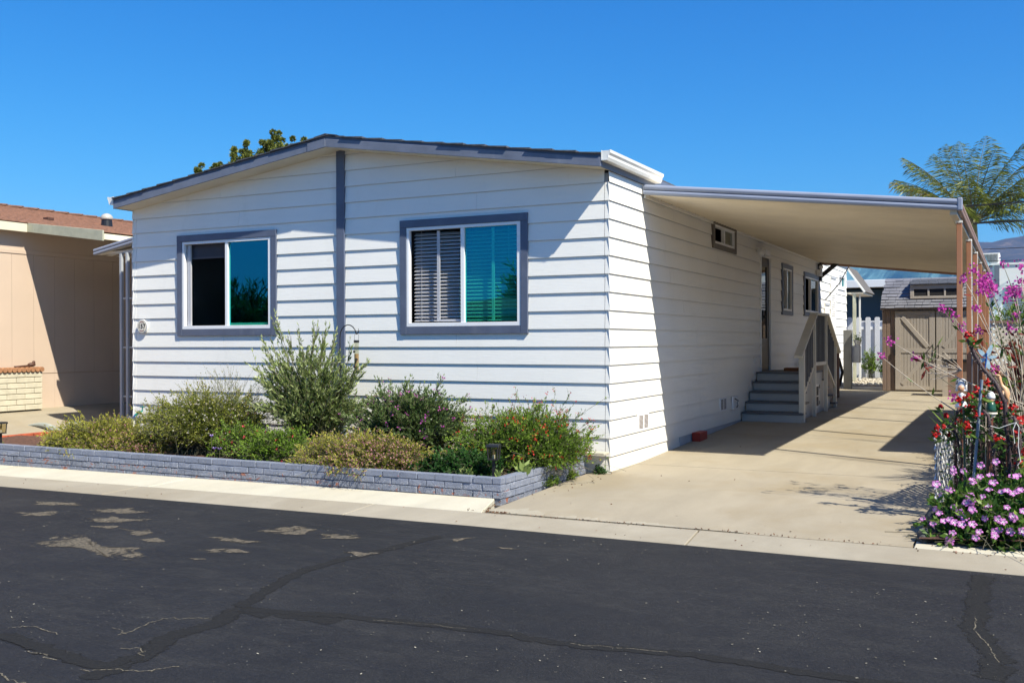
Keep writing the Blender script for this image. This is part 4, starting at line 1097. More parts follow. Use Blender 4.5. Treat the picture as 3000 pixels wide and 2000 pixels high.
for top in (1, -1):
    for k in range(7):
        a = math.pi / 2 * top + (k - 3) * .2
        MB().ball((-7.092 + .066 * math.cos(a), -.036, 1.512 + .066 * math.sin(a)), (.0085, .002, .007), 6, 4).build('flower_motif', [MAT['darkm'] if 'darkm' in MAT else MAT['ceramic_green'], paint('rose_glaze', (.35, .05, .08), .3) if 'rose_glaze' not in bpy.data.materials else bpy.data.materials['rose_glaze']][k % 2], pl)

# hose bib
hb = root('hose_tap', 'teal garden tap with blue hose connector low on the left wall', 'tap', (-7.09, -.05, .3))
MB().tube([(-7.06, -.06, -.1), (-7.055, -.06, .30)], .013, 8).build('pipe', MAT['ceramic'], hb)
MB().tube([(-7.06, -.06, .30), (-7.10, -.08, .30), (-7.15, -.10, .25)], .020, 8).build('tap_body', MAT['teal_plastic'], hb)
MB().tube([(-7.15, -.10, .25), (-7.19, -.11, .19)], .024, 8).build('connector', MAT['bluehose'], hb)
MB().tube([(-7.06, -.06, .30), (-7.06, -.06, .37)], .008, 6).box(-7.10, -7.02, -.07, -.05, .365, .38).build('handle', MAT['teal_plastic'], hb)
MB().tube([(-7.19, -.11, .19), (-7.25, -.12, .23), (-7.3, -.13, .2), (-7.32, -.13, 0), (-7.3, -.13, -.1)], .016, 8).build('hose', paint('grey_hose', (.12, .12, .14), .5), hb)

# ------------------------------------------------------------------ carport
cp = root('carport', 'carport with cream ribbed pan roof and salmon brown posts over the driveway', 'carport', (3.45, 1.08, -0.15))
CY0, CY1, CXO = 1.10, 13.05, 3.49
def cz(x): return 3.055 - 0.116 * x
NPAN = 40; pw = (CY1 - CY0) / NPAN
pf = [(0.003, 0)]
for q in range(2):
    y0 = q * pw / 2 + .02
    pf += [(y0 + .010, 0), (y0 + .014, -.015), (y0 + .030, -.015), (y0 + .034, 0)]
pf += [(pw, 0), (pw, .024), (0.003, .024)]
def panmesh():
    A = [(0.02, p_[0], cz(0.02) + p_[1]) for p_ in pf]; B = [(CXO - .03, p_[0], cz(CXO - .03) + p_[1]) for p_ in pf]; n = len(pf)
    m_ = MB().add(A + B, [(k, (k + 1) % n, n + (k + 1) % n, n + k) for k in range(n)]); return m_
mm = panmesh(); mm.v = [(v[0], v[1] + CY0, v[2]) for v in mm.v]
p0 = fixnorm(mm.build('roof_pan', MAT['pan'], cp, origin=(0, CY0, 0)))
for k in range(1, NPAN): inst(p0, (0, CY0 + k * pw, 0), cp)
# solid cover above the pans
MB().hexa([(0.02, CY0, cz(.02) + .028), (CXO - .03, CY0, cz(CXO - .03) + .028), (CXO - .03, CY1, cz(CXO - .03) + .028), (.02, CY1, cz(.02) + .028)],
          [(0.02, CY0, cz(.02) + .06), (CXO - .03, CY0, cz(CXO - .03) + .06), (CXO - .03, CY1, cz(CXO - .03) + .06), (.02, CY1, cz(.02) + .06)]).build('roof_skin', MAT['pan'], cp)
def rollprof(s=1.0):
    pr = []
    for zc, r_ in ((0.028, .030), (0.088, .034)):
        for k in range(7):
            a = -math.pi / 2 + math.pi * k / 6
            pr.append(((r_ * math.cos(a)) * .75 * s, zc + r_ * math.sin(a) * .92))
    return pr + [(-.02, .122), (-.02, -.002)]
e1 = Vector((0, -1, 0))
fixnorm(MB().sweep(rollprof(), (0.012, CY0 - .01, cz(0.012) - .012), (CXO - .02, CY0 - .01, cz(CXO - .02) - .012), (e1, (0, 0, 1))).build('front_fascia', MAT['roll'], cp, smooth=False))
fixnorm(MB().sweep(rollprof(.8), (CXO, CY0 + .03, cz(CXO) - .010), (CXO, CY1, cz(CXO) - .010), (Vector((1, 0, 0)), (0, 0, 1))).build('side_fascia', MAT['pinklight'], cp))
MB().box(CXO - .022, CXO + .03, CY0 - .035, CY0 + .032, cz(CXO) - .016, cz(CXO) + .12).build('fascia_corner', MAT['roll'], cp, bevel=.012)
MB().hexa([(0.01, CY1 + .001, cz(.01) - .06), (CXO, CY1 + .001, cz(CXO) - .06), (CXO, CY1 + .03, cz(CXO) - .06), (.01, CY1 + .03, cz(.01) - .06)],
          [(0.01, CY1 + .001, cz(.01) + .06), (CXO, CY1 + .001, cz(CXO) + .06), (CXO, CY1 + .03, cz(CXO) + .06), (.01, CY1 + .03, cz(.01) + .06)]).build('rear_fascia', MAT['pinklight'], cp)
MB().box(3.395, CXO - .025, CY0 + .03, CY1, cz(3.45) - .055, cz(3.45) - .004).build('beam', MAT['soffit'], cp)
MB().box(0.001, .022, CY0 + .03, CY1, cz(0) - .05, cz(0) + .005).build('wall_ledger', MAT['siding'], cp)
lg = MB()
for k in range(110): lg.box(.0225, .026, CY0 + .06 + k * .108, CY0 + .10 + k * .108, cz(0) - .01, cz(0) + .002)
lg.build('ledger_gaps', MAT['dark'], cp)
zt = cz(3.45) - .056
for k, y in enumerate((1.74, 4.05, 6.17, 8.40, 10.5, 12.8)):
    zb = gz(0, y) - .02
    po = MB().box(3.428, 3.485, y - .028, y + .028, zb, zt - .01).build('post', MAT['pink'], cp, bevel=.004)
    MB().box(3.420, 3.489, y - .034, y + .034, zt - .025, zt).build('post_cap', MAT['gutter'], po, origin=ORG[po.name])
    if k in (1, 2): MB().box(3.489, 3.497, y - .006, y + .03, .4, zt).build('conduit', MAT['gutter'], po, origin=ORG[po.name])

# left awning of the main house
aw = root('left_awning', 'small white and grey awning on triple posts at the left side of the white house', 'awning', (-8.1, .65, -.13))
def az(x): return 2.935 + .178 * (x + 7.315)
fixnorm(MB().sweep([(p_[0], p_[1] * .82) for p_ in rollprof()], (-8.80, .62, az(-8.8) - .03), (-7.33, .62, az(-7.33) - .03), (e1, (0, 0, 1))).build('front_fascia', MAT['roll'], aw))
mm = MB()
for k in range(30):
    y0 = .64 + k * .2
    for (a, b_, dz) in ((y0, y0 + .12, 0), (y0 + .12, y0 + .2, .03)):
        mm.add([(-8.80, a, az(-8.8) - .02 + dz), (-7.35, a, az(-7.35) - .02 + dz), (-7.35, b_, az(-7.35) - .02 + dz), (-8.80, b_, az(-8.8) - .02 + dz)], [(0, 3, 2, 1)])
    mm.add([(-8.8, y0 + .12, az(-8.8) - .02), (-7.35, y0 + .12, az(-7.35) - .02), (-7.35, y0 + .12, az(-7.35) + .01), (-8.8, y0 + .12, az(-8.8) + .01)], [(0, 1, 2, 3)])
mm.add([(-8.8, .64, az(-8.8) + .05), (-7.35, .64, az(-7.35) + .05), (-7.35, 6.7, az(-7.35) + .05), (-8.8, 6.7, az(-8.8) + .05)], [(0, 1, 2, 3)])
mm.build('roof_pan', MAT['gutter'], aw)
MB().hexa([(-8.80, .70, 2.655), (-7.36, .70, 2.655), (-7.36, .76, 2.655), (-8.80, .76, 2.655)], [(-8.80, .70, 2.70), (-7.36, .70, 2.70), (-7.36, .76, 2.70), (-8.80, .76, 2.70)]).build('header', MAT['rail'], aw)
for x in (-8.26, -8.13, -8.0):
    MB().box(x - .024, x + .024, .64, .688, -.16, 2.66).build('post', paint('grey_post_paint', (.40, .42, .44), .5, .06) if 'grey_post_paint' not in bpy.data.materials else bpy.data.materials['grey_post_paint'], aw, bevel=.004)
for z in (.45, 1.2, 1.95): MB().box(-8.25, -8.0, .66, .67, z, z + .02).build('spreader', MAT['rail'], aw)

# ------------------------------------------------------------------ stairs to the side door
stp = root('side_steps', 'grey wooden steps with white railing rising to the dark side door', 'stairs', (.5, 7.5, 0))
run, s0 = .262, 5.86
tz = [.125, .28, .435, .59, .745]
for k in range(5):
    y0 = s0 + k * run; x1 = .985 if k < 2 else .90
    zb = tz[k] - .15 if k else -.05
    MB().box(.012, x1 - .02, y0 + .02, y0 + .045, zb, tz[k] - .031).build('riser', MAT['stair'], stp)
    y1 = y0 + run + .03 if k < 4 else 8.22
    MB().box(.008, x1, y0 - .006, y1, tz[k] - .03, tz[k]).build('tread', MAT['tread'], stp, bevel=.003)
for k in range(4):
    y0 = 8.22 + k * run
    MB().box(.012, .88, y0 - .02, y0 + .0, tz[3 - k] - .15, tz[3 - k] + .12).build('riser', MAT['stair'], stp)
    MB().box(.008, .985 if k > 1 else .92, y0, y0 + run + .03, tz[3 - k] - .03, tz[3 - k]).build('tread', MAT['tread'], stp)
# stepped side skirt
for k in range(4):
    MB().box(.86, .885, s0 + .05 + k * run, s0 + .05 + (k + 1) * run, -.05, tz[k] - .032).build('skirt_panel', MAT['stair'], stp)
    MB().box(.86, .885, 8.22 + k * run, 8.22 + (k + 1) * run - .002, -.05, tz[3 - k] - .032).build('skirt_panel', MAT['stair'], stp)
MB().box(.86, .885, s0 + .05 + 4 * run + .001, 8.218, -.05, .712).build('skirt_panel', MAT['stair'], stp)
pd = MB().box(.887, .90, 7.33, 7.78, .10, .52).box(.90, .905, 7.35, 7.41, .12, .50).build('pet_hatch', MAT['ceramic'], stp)
for k in range(4):
    for j in range(2):
        MB().box(.9005, .9035, 7.41 + k * .085, 7.465 + k * .085, .14 + j * .18, .30 + j * .18).build('hatch_opening', MAT['dark'], pd, origin=ORG[pd.name])
MB().tube([(.90, 7.27, .20), (.94, 7.27, .22), (.945, 7.27, .30), (.94, 7.27, .38), (.90, 7.27, .40)], .010, 6).build('hatch_handle', MAT['black'], stp)
for z in (.16, .44): MB().box(.888, .905, 7.80, 7.86, z, z + .06).build('hinge', MAT['black'], stp)
XR = .95
posts = [(5.98, 1.16), (7.05, 1.70), (8.17, 1.70), (9.18, 1.16)]
MB().box(.905, .992, 5.94, 6.03, -.05, 1.14).build('rail_post', MAT['rail'], stp, bevel=.004)
for y, h in posts[1:]: MB().box(XR - .03, XR + .03, y - .03, y + .03, gz(0, y) - .02, h).build('rail_post', MAT['rail'], stp, bevel=.004)
MB().bar((XR, 5.66, 1.02), (XR, 7.05, 1.73), .13, .04).build('handrail', MAT['rail'], stp, bevel=.004)
MB().bar((XR, 7.0, 1.735), (XR, 8.22, 1.735), .13, .04).build('handrail', MAT['rail'], stp, bevel=.004)
MB().bar((XR, 8.17, 1.73), (XR, 9.5, 1.05), .13, .04).build('handrail', MAT['rail'], stp, bevel=.004)
for z_, a, b_ in ((.88, (7.08), (8.14)),): MB().box(XR - .02, XR + .02, a, b_, z_ - .03, z_ + .03).build('lower_rail', MAT['rail'], stp)
MB().bar((XR, 6.0, .36), (XR, 7.03, .88), .03, .045).build('lower_rail', MAT['rail'], stp)
MB().bar((XR, 8.19, .88), (XR, 9.16, .42), .03, .045).build('lower_rail', MAT['rail'], stp)
bal = None
for k in range(7):
    y = 7.17 + k * .14
    MB().box(XR - .012, XR + .012, y - .012, y + .012, .91, 1.71).build('baluster', MAT['tread'], stp)
for k in range(6):
    t = (k + 1) / 7; y = 6.03 + t * .99; MB().box(XR - .012, XR + .012, y - .012, y + .012, .36 + t * .52, 1.20 + t * .5).build('baluster', MAT['tread'], stp)
    y = 8.2 + t * .95; MB().box(XR - .012, XR + .012, y - .012, y + .012, .88 - t * .46, 1.70 - t * .5).build('baluster', MAT['tread'], stp)
tag(MB().box(.35, .75, 7.5, 7.8, .746, .80).build('door_mat', paint('rust_mat', (.25, .09, .03), .9, .2, 30)), 'rust brown mat lying on the landing of the side steps', 'mat')

# red block, white block at the foot of the side wall
tag(MB().box(0.005, .12, 3.08, 3.45, -.12, .015).build('red_brick', MAT['red'], bevel=.006), 'red block standing at the foot of the shaded side wall', 'block')

# covered pot and rusty tank behind the steps
ct = root('covered_barrel', 'barrel under a crumpled beige plastic cover behind the side steps', 'barrel', (.45, 10.6, .05))
o_ = MB().lathe([(.22, 0), (.25, .05), (.30, .3), (.31, .5), (.28, .7), (.20, .83), (.08, .88), (.01, .89)], (.42, 10.6, .05), 20).build('cover', MAT['cover'], ct, smooth=True)
tk = root('rusty_tank', 'rust brown metal cylinder with a valve on top behind the covered barrel', 'tank', (.52, 11.6, .08))
MB().lathe([(.16, 0), (.165, .02), (.165, .93), (.14, .97)], (.50, 11.6, .08), 18).build('cylinder', MAT['rust'], tk, smooth=False)
MB().tube([(.50, 11.6, 1.04), (.50, 11.6, 1.17)], .03, 8).box(.44, .56, 11.57, 11.63, 1.17, 1.2).build('valve', MAT['black'], tk)
MB().tube([(.62, 11.8, .9), (.68, 11.9, .6), (.6, 12, .3)], .03, 6).build('strap', MAT['black'], tk)
# grey post with box and flower pot
gp = root('grey_post', 'square grey wooden post on a base board holding a box and a pot', 'post', (.41, 14.5, .1))
MB().box(.315, .50, 14.45, 14.6, .10, 1.525).build('post', MAT['greypost'], gp, bevel=.005)
MB().box(.10, .70, 14.3, 14.75, .085, .12).build('base_board', MAT['greypost'], gp)
MB().box(.49, .68, 14.5, 14.7, .75, 1.15).build('box', MAT['base'], gp, bevel=.006)
MB().lathe([(.06, 0), (.09, .12), (.085, .14)], (.62, 14.6, 1.15), 12).build('pot', MAT['ceramic'], gp)
n = 160; pp = np.array([.62, 14.6, 1.30]) + R_.normal(size=(n, 3)) * [.05, .05, .06]
leafmesh('potted_leaves', pp, R_.normal(size=(n, 3)), .06, .02, R_.rand(n), LM['salvia'], gp)

# ------------------------------------------------------------------ shed
shd = root('garden_shed', 'tan garden shed with double doors and a grey roof with dormer behind the driveway', 'shed', (2.4, 14, .13))
SX0, SX1, SY0, SY1, SZ0, SZ1 = 1.235, 3.45, 14.0, 15.7, .13, 1.97
MB().box(SX0 + .02, SX1 - .02, SY0 + .03, SY1, SZ0 - .03, SZ1).build('wall', MAT['resin'], shd)
for k in range(3):
    x0 = SX0 + .008 + k * .092
    MB().box(x0, x0 + .084, SY0, SY0 + .028, SZ0, SZ1 - .005).build('wall_panel', MAT['resindark'], shd, bevel=.006)
MB().box(SX1 - .20, SX1 - .005, SY0, SY0 + .028, SZ0, SZ1 - .005).build('wall_panel', MAT['resindark'], shd, bevel=.006)
DX = [(1.520, 2.365), (2.385, 3.235)]
for di, (a, b_) in enumerate(DX):
    d_o = MB().box(a, b_, SY0 - .025, SY0 + .01, SZ0 + .015, 1.945).build('door', MAT['resin'], shd, bevel=.004)
    def part(nm, m_, bev=.003, mat=MAT['resin']): return m_.build(nm, mat, d_o, bevel=bev, origin=ORG[d_o.name])
    yf = SY0 - .045
    fw_ = .12
    part('stile', MB().box(a + .004, a + fw_, yf, SY0 - .026, SZ0 + .03, 1.93)); part('stile', MB().box(b_ - fw_, b_ - .004, yf, SY0 - .026, SZ0 + .03, 1.93))
    part('rail', MB().box(a + fw_ + .001, b_ - fw_ - .001, yf, SY0 - .026, 1.84, 1.93)); part('rail', MB().box(a + fw_ + .001, b_ - fw_ - .001, yf, SY0 - .026, SZ0 + .03, .24)); part('rail', MB().box(a + fw_ + .001, b_ - fw_ - .001, yf, SY0 - .026, .99, 1.09))
    npk = 9; w_ = (b_ - a - 2 * fw_) / npk
    for k in range(npk):
        xa = a + fw_ + k * w_
        for z0, z1 in ((.242, .988), (1.092, 1.838)): part('panel_board', MB().box(xa + .005, xa + w_ - .005, SY0 - .034, SY0 - .026, z0, z1), .002)
    xl, xr = a + fw_ + .03, b_ - fw_ - .03
    if di == 0: q = [((xl, 1.80), (xr, 1.12)), ((xl, .28), (xr, .95))]
    else: q = [((xr, 1.80), (xl, 1.12)), ((xr, .28), (xl, .95))]
    for (p1, p2) in q: part('brace', MB().bar((p1[0], SY0 - .044, p1[1]), (p2[0], SY0 - .044, p2[1]), .09, .016, up=(0, -1, 0)))
    hx = 2.315 if di == 0 else 2.435
    part('handle', MB().tube([(hx, SY0 - .04, 1.17), (hx, SY0 - .10, 1.165), (hx, SY0 - .10, .90), (hx, SY0 - .04, .895)], .013, 8), 0, MAT['black'])
    for z in (1.0,): part('hinge', MB().box(a - .03 if di == 0 else b_ - .01, a + .01 if di == 0 else b_ + .03, yf - .006, SY0 - .02, z - .06, z + .06), 0, MAT['black'])
# door head shade board
MB().hexa([(SX0 - .02, SY0 - .10, 1.975), (SX1 + .02, SY0 - .10, 1.975), (SX1 + .02, SY0 + .1, 1.975), (SX0 - .02, SY0 + .1, 1.975)], [(SX0 - .02, SY0 - .10, 2.0), (SX1 + .02, SY0 - .10, 2.0), (SX1 + .02, SY0 + .1, 2.03), (SX0 - .02, SY0 + .1, 2.03)]).build('eave', MAT['resindark'], shd)
# roof slopes and individual shingles
sec = [(SY0 - .10, 2.0), (SY0 + .10, 2.26), (SY0 + .85, 2.72)]
fixnorm(MB().add([(SX0 - .02, sec[0][0], sec[0][1]), (SX1 + .02, sec[0][0], sec[0][1]), (SX1 + .0, sec[1][0], sec[1][1]), (SX0 + .0, sec[1][0], sec[1][1]), (SX1, sec[2][0], sec[2][1]), (SX0, sec[2][0], sec[2][1]),
          (SX1, SY1 - .1, 2.26), (SX0, SY1 - .1, 2.26), (SX1, SY1 + .1, 2.0), (SX0, SY1 + .1, 2.0)],
         [(0, 1, 2, 3), (3, 2, 4, 5), (5, 4, 6, 7), (7, 6, 8, 9), (0, 3, 5, 7, 9), (1, 8, 6, 4, 2)]).build('roof', MAT['shedroof'], shd))
tabs = {}
def lerp(a, b_, t): return a + (b_ - a) * t
rows = []
for s_i, nrow in ((0, 4), (1, 6)):
    for k in range(nrow): rows.append((s_i, k / nrow, (k + 1) / nrow))
for ri, (s_i, t0_, t1_) in enumerate(rows):
    ya, za = lerp(sec[s_i][0], sec[s_i + 1][0], t0_), lerp(sec[s_i][1], sec[s_i + 1][1], t0_)
    yb_, zb_ = lerp(sec[s_i][0], sec[s_i + 1][0], t1_), lerp(sec[s_i][1], sec[s_i + 1][1], t1_)
    sl_ = Vector((0, yb_ - ya, zb_ - za)); nv = Vector((0, -sl_.z, sl_.y)).normalized()
    x = SX0 - .015 + (.0 if ri % 2 else -.11)
    while x < SX1:
        w_ = rnd.choice((.15, .20, .24)); xa, xb = max(x, SX0 - .018), min(x + w_, SX1 + .018)
        x += w_ + .008
        if xb - xa < .05: continue
        th = .016 + rnd.choice((0, .006, .012))
        o0 = Vector((0, ya, za)); o1 = Vector((0, yb_, zb_)) + sl_ * .12
        lo = [Vector((xa, 0, 0)) + o0 + nv * .001, Vector((xb, 0, 0)) + o0 + nv * .001, Vector((xb, 0, 0)) + o1 + nv * .001, Vector((xa, 0, 0)) + o1 + nv * .001]
        hi = [Vector((xa, 0, 0)) + o0 + nv * th, Vector((xb, 0, 0)) + o0 + nv * th, Vector((xb, 0, 0)) + o1 + nv * .004, Vector((xa, 0, 0)) + o1 + nv * .004]
        MB().hexa(lo, hi).build('shingle', MAT['shedroof'], shd)
# dormer
dm = MB(); dx0, dx1, dy = 1.86, 2.93, SY0 + .02
dm.box(dx0, dx1, dy + .02, dy + .75, 2.20, 2.53); dmr = dm.build('dormer', MAT['resin'], shd)
MB().box(dx0 - .02, dx1 + .02, dy, dy + .018, 2.215, 2.27).box(dx0 - .02, dx1 + .02, dy, dy + .018, 2.43, 2.53).box(dx0 - .02, dx0 + .06, dy, dy + .018, 2.27, 2.43).box(dx1 - .06, dx1 + .02, dy, dy + .018, 2.27, 2.43).box(2.205, 2.245, dy, dy + .018, 2.27, 2.43).box(2.545, 2.585, dy, dy + .018, 2.27, 2.43).build('dormer_frame', MAT['resin'], dmr, bevel=.004, origin=ORG[dmr.name])
for a, b_ in ((dx0 + .06, 2.205), (2.245, 2.545), (2.585, dx1 - .06)): MB().box(a, b_, dy + .012, dy + .0195, 2.27, 2.43).build('dormer_window', MAT['dark'], dmr, origin=ORG[dmr.name])
for k in range(3):
    for j in range(6):
        xa = dx0 - .05 + j * .198 + (.0 if k % 2 else .03); y0 = dy - .05 + k * .22
        MB().hexa([(xa, y0, 2.535 + k * .045), (xa + .19, y0, 2.535 + k * .045), (xa + .19, y0 + .26, 2.588 + k * .045), (xa, y0 + .26, 2.588 + k * .045)],
                  [(xa, y0, 2.555 + k * .045), (xa + .19, y0, 2.555 + k * .045), (xa + .19, y0 + .26, 2.60 + k * .045), (xa, y0 + .26, 2.60 + k * .045)]).build('dormer_shingle', MAT['roofgrey'], dmr, origin=ORG[dmr.name])
# small cabinet in front of the shed
cab = root('storage_cabinet', 'low taupe storage cabinet standing before the right shed door behind the posts', 'cabinet', (3.1, 12.6, .1))
MB().box(2.62, 3.20, 12.62, 13.1, .09, .82).build('body', MAT['resindark'], cab, bevel=.01)
MB().box(2.60, 2.70, 12.58, 12.62, .09, .82).build('stile', MAT['resin'], cab)
MB().box(2.58, 3.24, 12.55, 13.15, .822, .87).build('top', MAT['black'], cab)

# ------------------------------------------------------------------ fences, gravel, rear plants
fe = root('picket_fence', 'white board fence with alternating pickets between the house and the shed', 'fence', (0, 19.4, .2))
for k in range(12):
    x = -.55 + k * .245
    if x > 1.9: break
    c_ = .028
    m_ = MB(); w_ = .135; z1 = 1.93
    pts = [(x, .22), (x + w_, .22), (x + w_, z1 - .03), (x + w_ - c_, z1), (x + c_, z1), (x, z1 - .03)]
    n = 6
    m_.add([(p_[0], 19.36, p_[1]) for p_ in pts] + [(p_[0], 19.38, p_[1]) for p_ in pts], [tuple(range(n)), tuple(range(2 * n - 1, n - 1, -1))] + [(i, n + i, n + (i + 1) % n, (i + 1) % n) for i in range(n)])
    fixnorm(m_.build('picket', MAT['whitefence'], fe))
    MB().box(x + .125, x + .265, 19.425, 19.445, .22, 1.83).build('picket', MAT['whitefence'], fe)
for z in (.55, 1.58): MB().box(-.6, 2.0, 19.382, 19.423, z, z + .09).build('rail', MAT['whitefence'], fe)
MB().add([(-.3, 15.65, .155), (1.5, 15.65, .155), (2.2, 19.3, .235), (-.3, 19.3, .235)], [(0, 1, 2, 3)]).build('gravel_bed', MAT['gravel'], kind='structure')
MB().box(-.3, 1.5, 15.6, 15.64, .05, .165).build('timber_edging', MAT['resindark'], kind='structure')
n = 700; x = R_.uniform(-.1, 1.4, n); y = R_.uniform(15.7, 18.6, n)
gv = MB()
for i in range(320):
    s_ = .02 + .03 * R_.rand(); gv.ball((x[i], y[i], .158 + .022 * (y[i] - 15.6) + s_ * .3), (s_, s_ * .8, s_ * .6), 5, 3)
gv.build('pebbles', MAT['gravel'], kind='stuff')
for k, (x_, h_) in enumerate(((.35, .75), (.85, .55), (1.15, .8))):
    shrub('fence_plant', ['tall wispy green plant against the white board fence nearest the gate post', 'bushy green plant in the middle of the white fence foot', 'red tipped green plant beside the brown shed wall'][k],
          (x_, 19.0, .23), (x_, 18.9, .23 + h_ * .5), (.30, .25, h_ * .6), 60, 5, .10, 5, .05, .022, LM['salvia'], upb=.8, shell=.3, cat='plant', group='plants along the rear fence', seed=40 + k, rs=.003)
# lattice fence far right
lf = root('lattice_fence', 'cream lattice fence with brown cap behind the carport posts', 'fence', (4.2, 13.05, .15))
MB().box(3.50, 6.2, 13.0, 13.09, 1.63, 1.68).build('cap_rail', MAT['resindark'], lf)
src = {}
for sgn in (1, -1):
    z0, z1 = .2, 1.63; hgt = z1 - z0; p_ = .118
    nn = int((2.7 + hgt) / p_) + 1
    for k in range(nn):
        xa = 3.52 - hgt + k * p_ if sgn > 0 else 3.52 + k * p_
        xb = xa + hgt * sgn
        a = [xa, z0]; b_ = [xb, z1]
        lo, hi = 3.52, 6.2
        def cl(a, b_):
            a = list(a); b_ = list(b_)
            for (u_, w_) in ((a, b_), (b_, a)):
                if u_[0] < lo: t = (lo - u_[0]) / (w_[0] - u_[0]); u_[1] += (w_[1] - u_[1]) * t; u_[0] = lo
                if u_[0] > hi: t = (hi - u_[0]) / (w_[0] - u_[0]); u_[1] += (w_[1] - u_[1]) * t; u_[0] = hi
            return a, b_
        if max(xa, xb) <= lo or min(xa, xb) >= hi: continue
        a, b_ = cl(a, b_)
        if min(a[0], b_[0]) > 5.0: continue
        yy_ = 13.03 if sgn > 0 else 13.04
        MB().bar((a[0], yy_, a[1]), (b_[0], yy_, b_[1]), .045, .008, up=(0, -1, 0)).build('lattice_slat', MAT['offwhite'], lf)
shrub('hedge', 'bright green bush showing above the lattice fence at the right', (4.3, 14.8, .2), (4.2, 14.8, 1.55), (.75, .6, .62), 160, 8, .16, 7, .06, .03, LM['salvia'], upb=.6, shell=.5, seed=50)

# ------------------------------------------------------------------ buildings behind
bh = root('teal_house', 'pale teal building with a white awning behind the fence and shed', 'house', (1, 27, .3))
MB().box(-6, 3.05, 27.6, 32, .2, 4.1).build('wall', MAT['pale_teal'], bh)
MB().box(-4, 2.9, 24.6, 27.5, .2, 2.95).build('lower_wall', MAT['shaded_teal'], bh)
MB().hexa([(-4, 23.6, 2.98), (2.62, 23.6, 2.98), (2.62, 27.55, 3.10), (-4, 27.55, 3.10)], [(-4, 23.6, 3.22), (2.62, 23.6, 3.22), (2.62, 27.55, 3.34), (-4, 27.55, 3.34)]).build('awning', MAT['whitewall'], bh, bevel=.01)
MB().box(2.64, 2.72, 23.62, 27.5, 2.98, 3.42).build('awning_end', MAT['whitewall'], bh)
for k in range(16): MB().box(-4 + k * .41, -4 + k * .41 + .2, 27.56, 27.6, 3.36, 3.43).build('flashing', MAT['whitefence'], bh)
wb = root('white_building', 'large plain white building with rooftop units at the far right', 'building', (5, 30, .3))
MB().box(3.20, 12, 30, 40, .2, 3.98).build('wall', MAT['whitewall'], wb)
MB().box(3.16, 12, 29.96, 30.3, 3.982, 4.05).build('parapet', MAT['whitewall'], wb)
MB().box(3.26, 3.42, 29.97, 29.995, 3.2, 3.95).build('window', MAT['slate_light'], wb)
MB().box(2.7, 3.42, 31, 32.2, 4.05, 4.50).build('rooftop_unit', MAT['whitewall'], wb, bevel=.01)
for k in range(14): MB().box(2.72 + k * .047, 2.74 + k * .047, 30.975, 30.999, 4.15, 4.47).build('unit_louvre', MAT['greypost'], wb)
MB().box(4.05, 4.35, 31, 31.5, 4.05, 4.13).build('roof_hatch', MAT['offwhite'], wb)
for k in range(16): MB().box(3.62, 6, 29.955, 29.975, 1.85 + k * .09, 1.88 + k * .09).build('slat', MAT['greypost'], wb)

# neighbour's house on the left
nb = root('peach_house', 'peach sided house with brown shingle roof on the left', 'house', (-10.5, 0, .2))
XN = -10.5
for k in range(40):
    y0 = -4.0 + k * .405
    MB().box(XN - .03, XN, y0 + .002, y0 + .403, .78, 2.73).build('wall_panel', MAT['peach'], nb)
    MB().box(XN - .04, XN - .006, y0 + .001, y0 + .404, .1, .77).build('wall_panel', MAT['peach'], nb)
MB().box(XN - .1, XN - .012, -4.0, 12.2, .1, 3.12).build('wall', paint('peach_backing', (.45, .31, .22), .8), nb)
MB().box(XN - .02, XN + .012, -4.0, 12.2, 2.732, 2.80).build('trim_band', MAT['peach'], nb, bevel=.004)
MB().box(XN - .03, XN - .001, -4.0, 12.2, 2.802, 3.12).build('frieze', MAT['peach'], nb)
MB().box(XN + .16, XN + .19, -4.0, .60, 3.075, 3.215).build('fascia_board', MAT['cream'], nb, bevel=.004)
MB().box(XN - .02, XN + .16, -4.0, .60, 3.10, 3.12).build('soffit', MAT['cream'], nb)
# carport slab whose front edge slopes down towards the white house
def nz(x): return 3.235 - .125 * (x - XN - .19)
fixnorm(MB().hexa([(XN, .605, nz(XN) - .155), (-8.60, .605, nz(-8.6) - .165), (-8.60, .635, nz(-8.6) - .165), (XN, .635, nz(XN) - .155)], [(XN, .605, nz(XN) - .01), (-8.60, .605, nz(-8.6)), (-8.60, .635, nz(-8.6)), (XN, .635, nz(XN) - .01)]).build('fascia_board', MAT['greentrim'], nb, bevel=.004))
fixnorm(MB().hexa([(XN, .636, nz(XN) - .14), (-8.60, .636, nz(-8.6) - .14), (-8.60, 8, nz(-8.6) - .14), (XN, 8, nz(XN) - .14)], [(XN, .636, nz(XN) - .05), (-8.60, .636, nz(-8.6) - .05), (-8.60, 8, nz(-8.6) - .05), (XN, 8, nz(XN) - .05)]).build('carport_roof', MAT['cream'], nb))
MB().box(XN, -8.4, 6.6, 6.7, -.2, 3.0).build('added_shade_wall', MAT['peach'], nb)  # unseen wall added to close the carport and deepen its shade
MB().box(-8.4, -7.36, 6.75, 6.85, -.2, 2.75).build('added_shade_wall', MAT['peach'], nb)  # second added wall, blocks light behind the left awning
